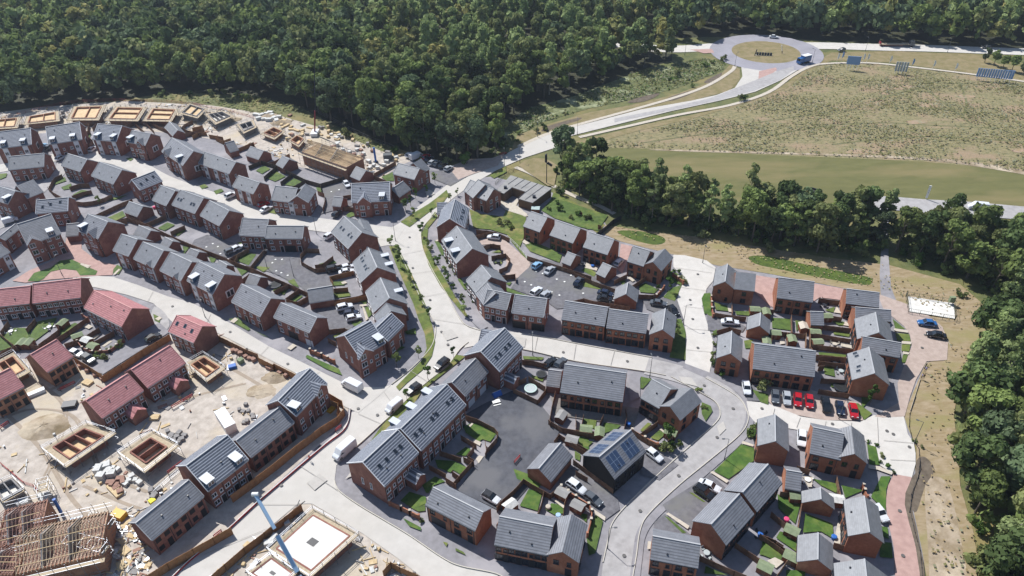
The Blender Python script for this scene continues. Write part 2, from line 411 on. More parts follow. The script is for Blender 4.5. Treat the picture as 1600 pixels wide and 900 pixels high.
sheet('grass', 'P', [1170,402, 1200,401, 1250,412, 1310,424, 1358,434, 1362,442, 1350,446, 1290,436, 1220,422, 1180,413], 'swale_grass', 3)
sheet('path', 'P', [1379,340, 1388,340, 1388,400, 1392,450, 1400,470, 1412,482, 1390,486, 1376,468, 1374,430], 'pavement')
# --- far roads and roundabout
def ring(cx, cy, rx, seg=48):
    return [(cx + rx * math.cos(2 * math.pi * k / seg), cy + rx * math.sin(2 * math.pi * k / seg)) for k in range(seg)]
isl = [at(*q)[:2] for q in ((1142.4, 78), (1251, 84), (1192, 65.6), (1200, 99), (1167, 94.5), (1222, 68.5))]
A_ = np.array([[2 * p[0], 2 * p[1], 1] for p in isl]); b_ = np.array([p[0] ** 2 + p[1] ** 2 for p in isl])
s_ = np.linalg.lstsq(A_, b_, rcond=None)[0]; RCX, RCY = s_[0], s_[1]; RR = math.sqrt(s_[2] + s_[0] ** 2 + s_[1] ** 2)
ribbon('road', 'P', [930,63, 1000,74, 1060,77, 1120,73, 1160,70], 10, 'white_concrete')
ribbon('road', 'P', [1235,72, 1290,72, 1360,74, 1450,76, 1530,79, 1620,82, 1900,92], 10, 'white_concrete')
sheet('road', 'P', [1146,96, 1158,104, 1160,120, 1148,138, 1120,149, 1080,158, 1000,172, 920,193, 860,208, 820,226, 796,238, 770,256, 740,270, 720,280, 698,290, 672,310, 650,326, 634,344, 616,354, 590,366, 560,372, 575,390, 606,384, 618,384, 632,412, 650,452, 666,484, 680,508, 678,534, 666,554, 640,580, 612,602, 590,620, 566,640, 548,646, 524,678, 472,728, 412,778, 384,806, 300,876, 200,960, 300,960, 340,898, 418,828, 466,788, 488,788, 566,834, 620,872, 700,935, 800,935, 776,898, 720,886, 690,872, 640,838, 600,814, 560,790, 530,768, 523,752, 526,728, 556,700, 570,688, 596,664, 618,644, 640,622, 668,598, 700,572, 718,548, 732,536, 750,532, 760,520, 738,514, 724,506, 712,488, 700,464, 690,448, 674,420, 661,390, 658,364, 666,350, 684,332, 706,312, 736,290, 774,268, 790,260, 820,247, 866,232, 878,222, 892,213, 920,206, 1050,174, 1124,158, 1180,144, 1220,126, 1243,112, 1266,98, 1235,90], 'concrete_road')
sheet_world('road', ring(RCX, RCY, RR + 10.5), 'roundabout_asphalt')
sheet_world('roundabout_island', ring(RCX, RCY, RR), 'dry_verge')
ir = ring(RCX, RCY, RR + .3); ir.append(ir[0])
sheet('traffic_island', 'P', [1186,112, 1212,106, 1214,110, 1192,126, 1184,132], 'pink_paving')
sheet('traffic_island', 'P', [1078,78, 1112,77, 1116,83, 1100,84], 'pink_paving')
sheet('road', 'P', [1145,140, 1180,126, 1214,112, 1240,104, 1240,110, 1220,125, 1180,142, 1124,157, 1050,173, 960,192, 960,186, 1050,168, 1110,154], 'asphalt_road')
ribbon('path', 'P', [905,215, 980,198, 1060,180, 1140,165, 1200,145, 1236,120, 1262,106, 1290,100, 1360,99, 1440,107, 1530,118, 1640,134, 1800,160], 1.8, 'slab_path')
ribbon('path', 'P', [810,230, 860,208, 930,188, 1010,166, 1070,148, 1110,132, 1142,112, 1148,104], 1.8, 'slab_path')
ribbon('road', 'P', [1310,312, 1345,316, 1400,319, 1450,323, 1520,327, 1620,336, 1800,352], 9, 'asphalt_road')
ribbon('path', 'P', [805,262, 830,272, 862,290, 900,308, 935,322, 960,335], 1.8, 'slab_path')
# --- estate roads
ribbon('road', 'P', [-250,300, -60,272, 0,264, 60,252, 110,244, 160,246, 205,258, 250,282, 300,301, 350,318, 400,333, 450,345, 500,352, 560,360, 625,368], 7.5, 'concrete_road')
ribbon('road', 'P', [104,245, 98,262, 84,280, 60,300, 30,330, 5,350, -40,370], 5, 'asphalt_road')
sheet('road', 'P', [115,434, 140,431, 178,434, 215,446, 262,464, 300,474, 360,506, 420,542, 470,566, 534,598, 560,606, 600,606, 612,602, 590,622, 560,646, 538,636, 500,608, 462,584, 400,552, 324,513, 270,505, 240,475, 200,462, 150,450, 110,446], 'concrete_road')
sheet('road', 'P', [242,480, 258,490, 265,505, 262,515, 245,520, 236,500], 'asphalt_road', 3)
sheet('road', 'P', [740,512, 754,518, 800,520, 826,523, 900,538, 1018,560, 1024,584, 996,580, 900,566, 816,547, 747,540, 725,545], 'concrete_road')
ribbon('road', 'P', [1010,573, 1060,585, 1110,605, 1140,628, 1146,650, 1134,674, 1096,708, 1050,750, 1010,790, 982,825, 972,860, 966,905, 962,980], 6.0, 'asphalt_road')
ribbon('pavement', 'P', [1030,560, 1075,572, 1130,596, 1165,622, 1172,650, 1160,682, 1118,722, 1064,768, 1022,806, 1002,835, 996,870, 990,920], 1.8, 'pavement')
sheet('road', 'P', [1104,408, 1118,419, 1114,440, 1104,452, 1097,480, 1106,510, 1114,534, 1112,568, 1108,584, 1090,582, 1070,570, 1073,530, 1068,500, 1058,472, 1061,456, 1069,440, 1064,430, 1052,418, 1052,399, 1070,400], 'white_concrete')
sheet('road', 'P', [1070,569, 1108,583, 1102,592, 1066,576], 'pavement')
sheet('road', 'P', [1166,628, 1190,630, 1215,636, 1250,652, 1290,658, 1345,660, 1364,650, 1380,652, 1411,650, 1414,662, 1418,680, 1427,692, 1430,710, 1430,726, 1424,748, 1408,752, 1392,740, 1374,728, 1368,708, 1352,690, 1310,684, 1240,672, 1215,668, 1180,662, 1170,650], 'white_concrete')
sheet('car_park', 'P', [1188,616, 1215,602, 1262,610, 1300,618, 1345,632, 1348,658, 1290,658, 1246,650, 1206,634], 'tan_paving')
sheet('road', 'P', [1396,742, 1424,747, 1415,772, 1414,790, 1421,820, 1431,860, 1440,905, 1450,1000, 1402,1000, 1398,900, 1396,856, 1387,816, 1383,786, 1387,760], 'pink_paving')
sheet('pavement', 'P', [1424,748, 1430,740, 1432,756, 1424,775, 1424,795, 1432,830, 1442,880, 1450,960, 1441,960, 1436,895, 1429,850, 1420,820, 1413,790, 1414,772], 'swale_soil')
sheet('road', 'P', [1370,460, 1416,476, 1450,494, 1472,512, 1481,536, 1479,564, 1447,566, 1438,582, 1431,594, 1421,622, 1413,652, 1380,654, 1366,652, 1404,630, 1402,600, 1414,568, 1424,542, 1421,524, 1412,511, 1396,498, 1380,484], 'tan_paving')
sheet('courtyard', 'l', [395,255, 590,285, 560,510, 520,500, 370,370], 'pink_paving')
sheet('courtyard', 'l', [850,320, 1110,365, 1060,450, 900,430, 845,470], 'pink_paving')
sheet('courtyard', 'g', [350,410, 440,430, 395,560, 360,640, 300,600, 340,500], 'pink_paving')
sheet('courtyard', 'd', [100,700, 230,620, 420,540, 500,440, 530,350, 640,380, 640,450, 760,540, 910,580, 880,655, 760,660, 400,690, 200,715], 'pink_paving')
sheet('courtyard', 'f', [700,390, 830,370, 930,370, 1000,430, 1080,500, 1150,560, 1130,600, 1040,680, 920,640, 960,560, 920,470, 860,410, 760,420], 'tan_paving')
sheet('car_park', 'P', [826,412, 850,406, 880,414, 935,430, 978,448, 960,466, 905,480, 870,484, 850,470, 798,452, 812,432, 832,414], 'car_park')
sheet('car_park', 'P', [1000,462, 1030,466, 1058,470, 1068,500, 1060,505, 1010,484], 'car_park')
sheet('car_park', 'e', [430,460, 570,500, 840,520, 840,570, 960,635, 1060,620, 1270,560, 1290,620, 1080,690, 1110,740, 900,790, 840,740, 640,640, 500,600, 420,580], 'car_park')
sheet('car_park', 'e', [20,380, 120,340, 380,420, 410,470, 270,520, 0,420], 'car_park')
sheet('car_park', 'P', [492,484, 528,480, 560,474, 564,500, 548,516, 512,518], 'car_park')
sheet('car_park', 'P', [725,650, 757,632, 800,612, 845,634, 876,672, 862,700, 824,734, 824,764, 790,804, 715,768, 742,730, 770,700, 775,672], 'fresh_asphalt')
sheet('car_park', 'P', [870,740, 900,730, 965,780, 968,798, 946,814, 880,776], 'car_park')
sheet('car_park', 'P', [1035,790, 1110,742, 1140,770, 1120,800, 1085,830, 1050,815], 'car_park')
sheet('car_park', 'P', [1022,818, 1038,804, 1080,838, 1050,850, 1020,838], 'car_park')
sheet('car_park', 'P', [108,552, 250,506, 266,520, 162,586, 138,578], 'pavement')
sheet('car_park', 'b', [1010,780, 1200,700, 1260,780, 1300,900, 1000,980, 1040,900], 'car_park')
sheet('car_park', 'c', [350,640, 560,640, 720,650, 640,690, 520,760, 380,700], 'car_park')
sheet('pavement', 'P', [700,262, 735,250, 770,248, 790,240, 778,260, 742,272, 716,282], 'tan_paving')
sheet('driveway', 'P', [1104,488, 1140,500, 1165,512, 1160,520, 1106,518], 'car_park')
sheet('driveway', 'P', [1156,600, 1172,596, 1192,628, 1168,628], 'car_park')
sheet('driveway', 'P', [1005,700, 1040,715, 1060,728, 1030,752, 1000,742], 'car_park')
sheet('driveway', 'P', [980,585, 1000,590, 1000,622, 984,630], 'pavement')
sheet('patio', 'P', [860,622, 1000,640, 990,668, 868,650], 'patio')
# --- lawns
LAWNS = {
 'a': ['655,350,715,350,700,390,660,395', '400,720,510,690,520,720,430,750', '570,830,640,790,720,800,690,835,600,845', '0,665,60,660,50,690,0,710', '480,770,560,740,560,780,500,790', '985,545,1020,535,1045,550,1020,565'],
 'b': ['500,640,560,600,615,625,550,665', '580,695,660,645,735,685,650,725', '720,750,800,700,865,730,820,765', '970,770,1010,775,1025,810,990,825', '1480,690,1570,650,1580,720,1520,720', '60,760,100,745,130,765,80,785', '170,800,230,780,250,800,190,825'],
 'd': ['820,220,960,155,985,195,880,245', '1235,290,1310,245,1370,265,1290,310', '1360,335,1440,295,1450,310,1390,350', '1430,430,1480,440,1440,495', '890,610,920,575,960,600,930,650,885,640', '585,170,620,160,600,205', '560,90,720,85,800,70,1000,30,930,60,700,105'],
 'e': ['345,540,425,485,505,495,445,580', '495,595,520,588,612,598,560,632', '350,600,440,625,390,660', '630,780,680,745,750,770,720,810', '760,860,830,810,870,820,800,870', '1100,795,1230,790,1240,820,1130,835', '1090,710,1200,705,1190,735,1100,740', '990,570,1110,540,1130,560,1040,585', '750,705,800,685,840,755,790,735', '1205,190,1240,160,1290,185,1220,210', '590,165,660,130,660,180', '130,510,190,530,160,580', '350,400,390,400,390,425'],
 'f': ['395,390,430,395,490,510,450,500', '575,690,600,680,650,770,630,770', '1100,420,1150,390,1300,450,1390,500,1370,560,1140,470', '1230,150,1330,40,1600,150,1600,300,1330,210', '940,745,1050,790,1130,820,1080,820,960,785', '950,720,1000,710,980,740', '850,560,930,530,920,570', '840,480,900,460,920,480'],
 'g': ['-20,100,250,190,170,310,-20,270', '40,620,80,590,160,640,140,670', '330,700,390,700,370,740', '490,740,540,720,640,770,610,800,500,790', '680,830,740,760,825,735,770,860', '760,620,840,690,820,735,700,690,700,640', '60,710,200,755,190,770,50,745'],
 'k': ['780,200,820,200,855,300,855,520,730,500,750,380', '1065,300,1100,280,1090,330', '1310,370,1380,360,1370,430,1320,430', '505,650,590,670,520,745,500,740', '1370,750,1500,790,1500,870,1440,850'],
 'l': ['80,470,180,500,190,540,90,530', '240,540,360,540,350,575,250,565', '530,590,680,600,680,690,530,670', '710,610,770,620,720,700', '940,530,1020,505,1010,550', '1000,620,1080,620,1140,650,1050,650', '1010,700,1140,715,1130,740,1010,720', '890,860,1110,880,1100,900,900,890'],
 'm': ['570,200,670,280,590,275', '590,310,700,320,710,375,610,370', '640,400,710,400,700,455,640,450', '650,480,690,480,670,540,640,540', '30,560,110,570,120,650,40,630', '80,690,130,700,130,740,90,730', '320,660,400,830,330,900'],
 'j': ['1150,640,1250,660,1240,690,1160,660', '1085,490,1250,500,1235,520,1090,515', '160,300,250,270,250,320,180,320', '10,430,90,400,170,420,60,480'],
 'r': ['60,280,160,290,150,360,60,330', '215,310,350,330,320,360,215,395', '500,370,560,310,590,320,520,380', '580,430,650,370,700,400,640,450', '980,150,1050,180,1065,220,1010,300,980,240', '0,440,135,460,90,500,0,475', '-10,530,35,560,30,610,-10,590'],
 'v': ['150,430,210,480,150,730,100,750,80,600', '690,440,720,450,860,570,830,575', '1010,830,1100,870,1180,900,1000,890', '1440,740,1490,650,1600,690,1600,800', '880,255,910,260,1010,330,990,330'],
 'h': ['-150,400,0,340,120,270,200,270,250,280,220,390,70,430,-100,480', '300,220,450,190,400,280,280,370,230,350', '460,310,500,270,590,230,640,250,560,330,480,370', '1200,160,1260,190,1250,230,1210,210'],
 'i': ['290,200,360,190,460,280,440,290,330,230', '1100,340,1160,300,1180,330,1130,370', '1300,60,1370,50,1360,90', '1240,230,1330,210,1300,280', '1350,110,1390,100,1410,160,1380,190', '480,290,620,350,560,330'],
 'n': ['250,60,300,60,410,140,350,190'],
 'u': ['230,385,320,345,325,400,270,405', '460,640,500,650,490,680', '560,690,620,720,640,745,560,710'],
}
for c_, Ls in LAWNS.items():
    for s in Ls: sheet('lawn', c_, [float(q) for q in s.split(',')], 'lawn')
GREEN = {
 'd': ['220,705,270,640,400,600,470,545,560,532,620,560,680,590,765,625,750,655,630,660,600,620,500,608,400,630,340,690,300,705'],
 'k': ['1000,0,1050,0,1060,180,1030,170,990,100,980,40'],
 'l': ['-10,460,40,390,50,560,0,560'],
 'q': ['690,315,770,315,885,390,830,460,770,440,740,460,700,430,640,390,620,340', '560,560,640,500,680,520,640,570', '400,600,550,610,645,660,600,715,540,680,520,700,420,660', '330,860,300,800,400,730,480,770,390,800,350,860', '1010,670,1260,760,1200,825,1040,750', '1500,400,1600,440,1600,560,1470,500'],
 'u': ['1060,360,1130,230,1235,260,1200,400', '1260,390,1310,340,1400,360,1400,420,1330,430', '1490,400,1590,430,1580,490', '150,455,290,530,290,555,200,520', '200,250,330,290,330,345,230,385,130,320'],
 'r': ['1075,690,1290,480,1390,510,1385,610,1190,750'],
 'w': ['450,150,560,170,640,190,630,260,510,200', '670,200,840,240,700,300', '900,290,980,130,1055,130,1020,230,1015,400,970,360', '390,420,600,500,610,620,510,560,370,570', '170,270,350,340,310,500,180,380', '190,560,330,600,320,720,160,610', '60,620,220,720,200,780,30,740', '240,860,390,870,380,930,240,930', '970,640,1060,650,1070,770,970,760', '980,520,1030,530,1040,620,990,600'],
 'n': ['370,380,440,400,470,540,390,540'],
}
for c_, Ls in GREEN.items():
    for s in Ls: sheet('lawn', c_, [float(q) for q in s.split(',')], 'green_lawn')
sheet('verge', 'f', [40,430, 100,430, 190,590, 260,740, 330,900, 380,1060, 400,1180, 375,1290, 300,1400, 180,1500, 120,1560, 95,1530, 210,1410, 300,1320, 335,1230, 320,1120, 270,1000, 230,880, 150,700, 90,560], 'verge_grass')
sheet('verge', 'c', [130,1040, 250,960, 350,900, 430,840, 490,790, 505,830, 470,880, 330,980, 200,1080], 'verge_grass')
sheet('verge', 'f', [400,160, 420,200, 345,290, 335,420, 400,560, 480,690, 560,830, 690,980, 640,985, 570,900, 440,740, 350,580, 300,420, 292,330, 340,240], 'verge_grass')
sheet('verge', 'j', [560,480, 640,490, 500,600, 300,760, 230,870, 120,1010, 20,1100, -60,1180, -120,1180, -20,1040, 100,910, 170,840, 350,690, 500,570], 'verge_grass')
sheet('lawn', 'f', [665,140, 760,180, 930,200, 960,140, 1110,205, 1090,370, 1060,440, 1150,560, 1080,500, 1000,400, 960,340, 830,300, 700,290], 'verge_grass')
sheet('verge', 'c', [830,680, 950,605, 960,650, 860,700], 'verge_grass')
sheet('verge', 'c', [1050,600, 1100,560, 1180,540, 1260,545, 1360,600, 1330,760, 1280,760, 1150,670], 'dry_verge')
sheet('verge', 'i', [900,480, 1150,590, 1175,640, 1050,590, 890,500], 'green_lawn')
ribbon('path', 'P', [775,312, 790,318, 806,325, 822,340], 1.6, 'slab_path')
for fl in ([664,388,676,408,690,436,708,466,730,500,745,515],):
    ribbon('pavement', 'P', [fl[k] + (12 if k % 2 == 0 else 0) for k in range(len(fl))], 2.2, 'pavement')
for cr, fl in (('P', [618,384,632,412,650,452,666,484,680,508,678,534,666,554,640,580,612,602]), ('P', [684,332,666,350,658,364,661,390,674,420,690,448,700,464,712,488,724,506,738,514,760,520]),
               ('P', [732,536,718,548,700,572,668,598,640,622,618,644,596,664,570,688,556,700]), ('P', [523,752,530,768,560,790,600,814,640,838,690,872,720,886,776,898,800,915]),
               ('P', [1048,590,1096,616,1118,630,1125,646,1118,662,1078,698,1040,732,1008,762,974,796,956,820,950,844,942,880]),
               ('P', [1102,592,1150,620,1166,642,1168,660,1154,682,1104,724,1060,760,1014,804,1000,830,994,870,988,905]),
               ('P', [826,523,900,538,1018,560]), ('P', [747,540,816,547,900,566,996,580,1040,588])):
    kerb(cr, fl)
# bay marks
def mark(pxy, ang=0, w=.5, l=.5):
    c = at(*pxy); z = LAYER[0] + .01
    s = MB(); ca, sa = math.cos(ang), math.sin(ang)
    s.face([(c[0] + ca * a * w - sa * b * l, c[1] + sa * a * w + ca * b * l, z) for a, b in ((-.5, -.5), (.5, -.5), (.5, .5), (-.5, .5))])
    tag(s.build('bay_mark', 'white_paint'), kind='structure')
for cr, L in (('e', [(165,412),(205,435),(115,438),(225,490),(630,562),(660,625),(700,640),(750,660),(655,535),(705,535)]),
              ('f', [(1100,710),(1150,735),(1190,630),(1240,645),(1350,690),(1410,710),(1310,790),(1370,815),(1460,660),(1555,800)]),
              ('b', [(1090,805),(1150,790)])):
    for q in L: mark(px(cr, q), .6)
for q in ((1018,562,1018,582),(754,536,764,520)):
    pass
# joints, covers and repairs in the roads
rj = random.Random(9)
for a_, b_ in (((655,400),(640,404)),):
    pass
JT = [(1056,420,1112,428),(1060,450,1104,456),(1068,480,1098,484),(1073,515,1110,518),(1072,548,1113,552),(1250,654,1244,670),(1290,660,1286,682),(1330,662,1326,690),(1370,654,1372,700),(1380,690,1426,694),(1390,720,1430,722),(1210,640,1204,664),
      (626,400,662,392),(640,430,680,424),(658,466,700,458),(676,500,726,508),(840,528,836,548),(900,540,896,566),(960,550,954,573),(668,360,640,346),(640,580,668,598),(600,614,620,642),(560,648,596,664),(470,730,528,768),(400,790,470,790),(320,868,418,828),(120,434,120,446),(240,457,232,472),(330,492,322,510),(420,543,408,556),(500,583,478,594)]
for j_ in JT:
    a_, b_ = at(j_[0], j_[1]), at(j_[2], j_[3]); Lf, Rt = ribbon_world([a_, b_], .09)
    sheet_world('road_joint', [Lf[0], Lf[1], Rt[1], Rt[0]], 'road_joint', LAYER[0] + .004)
for q in ((1078,470),(1090,545),(1320,672),(1395,680),(1385,675),(1090,430),(1082,500),(645,420),(672,470),(690,520),(700,540),(880,552),(980,566),(1100,604),(1145,640),(1120,685),(1060,745),(1000,800),(975,870),(640,372),(560,640),(500,700),(440,760),(650,600),(590,650),(270,480),(360,520),(450,570),(1300,664),(1420,700),(1410,870),(1405,800),(1440,545),(1445,525),(1190,640)):
    c_ = at(*q); sheet_world('manhole_cover', [(c_[0] + .38 * math.cos(t), c_[1] + .38 * math.sin(t)) for t in np.arange(0, 6.2, .79)], 'cover', LAYER[0] + .006)
for fl in ([690,520,706,516,716,528,698,534], [664,300,672,298,680,304,668,310], [1060,590,1080,592,1090,606,1066,600], [800,528,822,530,820,544,798,542], [580,700,600,690,560,742,540,750], [1120,668,1130,660,1134,672,1124,682], [480,756,500,742,512,752,492,768]):
    sheet('road_patch', 'P', fl, 'road_patch', h=LAYER[0] + .002)
LAYER[0] += .04
LAYER_TOP = LAYER[0]
# ================================================================ BUILDINGS
TP = 0.72
ROOFM = dict(slate=('slate', 'verge_trim'), smooth=('smooth_slate', 'verge_trim'), blue=('blue_slate', 'verge_trim'), red=('red_tile', 'red_trim'))
WCACHE = {}
def win_meshes(w, h, fr):
    k = (round(w, 1), round(h, 1), fr)
    if k in WCACHE: return WCACHE[k]
    w, h = k[0], k[1]; f = MB(); t = .09
    f.box(-w/2, -w/2+t, -.09, .02, 0, h); f.box(w/2-t, w/2, -.09, .02, 0, h)
    f.box(-w/2+t, w/2-t, -.09, .02, 0, t); f.box(-w/2+t, w/2-t, -.09, .02, h-t, h)
    nb = 1 if w < .8 else (2 if w < 2 else 3)
    for q in range(1, nb):
        x = -w/2 + w*q/nb; f.box(x-.04, x+.04, -.08, .02, t, h-t)
    f.box(-w/2-.06, w/2+.06, -.16, 0, -.09, -.002)
    p = MB(); p.box(-w/2+t, w/2-t, -.03, .0, t, h-t)
    WCACHE[k] = (f.mesh('window', fr), p.mesh('pane', 'glass')); return WCACHE[k]
def facade(root, origin, ang, items, fr):
    """items: (s, z, w, h, kind) on a wall starting at origin (local), running along ang, outward = ang - 90deg"""
    ca, sa = math.cos(ang), math.sin(ang)
    for (s_, z, w, h, kind) in items:
        loc = (origin[0] + ca * s_ + sa * .0, origin[1] + sa * s_, z)
        if kind == 'win':
            a, b = win_meshes(w, h, fr)
            o = obj('window', a, root, loc, ang); obj('pane', b, o)
        elif kind == 'void':
            mb = MB(); mb.box(-w/2, w/2, -.03, .05, 0, h, 0); o = mb.build('opening', 'door_dark', root); o.location = loc; o.rotation_euler = (0, 0, ang)
        elif kind == 'door':
            k = ('door', fr)
            if k not in WCACHE:
                mb = MB(); mb.box(-.6, .6, -.06, .02, 0, 2.2, 1); mb.box(-.48, .48, -.09, -.061, .05, 2.1, 0)
                hb = MB(); hb.box(.3, .4, -.14, -.091, 1.0, 1.15)
                WCACHE[k] = (mb.mesh('door', ['door_dark', fr if fr == 'white_trim' else 'dark_frame']), hb.mesh('handle', 'steel'))
            o = obj('door', WCACHE[k][0], root, loc, ang)
        elif kind == 'patio':
            a, b = win_meshes(w, h, fr); o = obj('patio_door', a, root, loc, ang); obj('pane', b, o)
        elif kind == 'garage':
            k = ('garage', round(w, 1))
            if k not in WCACHE:
                mb = MB(); mb.box(-w/2, w/2, -.05, .02, 0, 2.1, 0)
                for q in range(1, 5): mb.box(-w/2+.05, w/2-.05, -.07, -.051, q*.42-.03, q*.42, 0)
                WCACHE[k] = mb.mesh('garage_door', 'garage_door')
            obj('garage_door', WCACHE[k], root, loc, ang)
        elif kind == 'passage':
            mb = MB(); mb.box(-w/2, w/2, -.02, .05, 0, h, 0); o = mb.build('passage', 'door_dark', root); o.location = loc; o.rotation_euler = (0, 0, ang)
        elif kind == 'panel':   # white two-storey bay panel with windows
            mb = MB(); mb.box(-w/2, w/2, -.22, .02, 0, h, 0); o = mb.build('bay_panel', 'white_trim', root); o.location = loc; o.rotation_euler = (0, 0, ang)
            a, b = win_meshes(w - .5, 1.2, fr)
            for zz in ([.7, 3.3] if h < 6 else [.7, 3.3, 5.7]):
                if zz + 1.2 < h:
                    wv = obj('bay_window', a, o, (0, -.24, zz)); wp = obj('pane', b, o, (0, -.25, zz))
def roof_mesh(mb, L, w, e, zr, t0=.0, s0=0., s1=None):
    """gable roof of length L over span w, eave top z e, ridge z zr; local x along the eave, y inward"""
    s1 = L if s1 is None else s1; th = .16; sl = math.hypot(w / 2, zr - e)
    for (ya, yb, za, zb) in ((0, w / 2, e, zr), (w, w / 2, e, zr)):
        P = [(s0, ya, za), (s1, ya, za), (s1, yb, zb), (s0, yb, zb)]
        U = [(s0, sl), (s1, sl), (s1, 0), (s0, 0)]
        if ya > yb: P = [P[1], P[0], P[3], P[2]]; U = [U[1], U[0], U[3], U[2]]
        mb.face(P, 0, U)
    lo = lambda p: (p[0], p[1], p[2] - th)
    A, B, C, D, E_, F = (s0, 0, e), (s1, 0, e), (s1, w / 2, zr), (s0, w / 2, zr), (s0, w, e), (s1, w, e)
    for P in ((A, D, lo(D), lo(A)), (D, E_, lo(E_), lo(D)), (C, B, lo(B), lo(C)), (F, C, lo(C), lo(F)), (B, A, lo(A), lo(B)), (E_, F, lo(F), lo(E_))): mb.face(list(P), 1)
    for P in ((lo(A), lo(D), lo(C), lo(B)), (lo(D), lo(E_), lo(F), lo(C))): mb.face(list(P), 1)
def ridge_cap(mb, L, w, zr, s0=0., s1=None):
    s1 = L if s1 is None else s1
    mb.box(s0 - .01, s1 + .01, w/2 - .12, w/2 + .12, zr - .06, zr + .07)
def verges(L, w, e, zr, mt, parent):
    for s_ in (-.06, L + .06):
        mb = MB(); a = .13
        P = [(0, e - .16), (0, e + .1), (w/2, zr + .16), (w, e + .1), (w, e - .16), (w/2, zr - .1)]
        A = [(s_ - .07, y, z) for y, z in P]; B = [(s_ + .07, y, z) for y, z in P]
        for Q, rv in ((A, 1), (B, 0)):
            for q in ((0, 1, 2, 5), (2, 3, 4, 5)):
                f = [Q[i] for i in q]; mb.face(f[::-1] if rv == 0 else f)
        for i in range(6):
            j = (i + 1) % 6; mb.face([A[i], B[i], B[j], A[j]])
        me = mb.mesh('bargeboard', mt)
        b_ = bmesh.new(); b_.from_mesh(me); bmesh.ops.remove_doubles(b_, verts=b_.verts, dist=1e-4); bmesh.ops.recalc_face_normals(b_, faces=b_.faces); b_.to_mesh(me); b_.free()
        obj('bargeboard', me, parent)
HOUSES = []
def volume(root, A, B, e, w, zr, T, wallm, roofm, wingname=None, trim=True, off=0.0):
    pass
def solve(A, B, Rr, e, width=None, tp=TP):
    a = at(*A, e); b = at(*B, e); u = (b - a)[:2]; L = float(np.hypot(*u)); u = u / L
    best = None
    for sg in (1, -1):
        n = sg * np.array([-u[1], u[0]])
        for w in (np.arange(2.4, 14, .05) if width is None else [width]):
            zr = e + w / 2 * tp
            q = np.array([b[0] + n[0] * w / 2, b[1] + n[1] * w / 2, zr]); qx, qy = proj(q)
            er = (qx - Rr[0]) ** 2 + (qy - Rr[1]) ** 2
            if best is None or er < best[0]: best = (er, sg, w)
    er, sg, w = best
    if sg < 0: a, b, u = b, a, -u
    return a, b, u, L, float(w), sg, er
def faces_cam(c, n):
    return (0 - c[0]) * n[0] + (0 - c[1]) * n[1] > 0
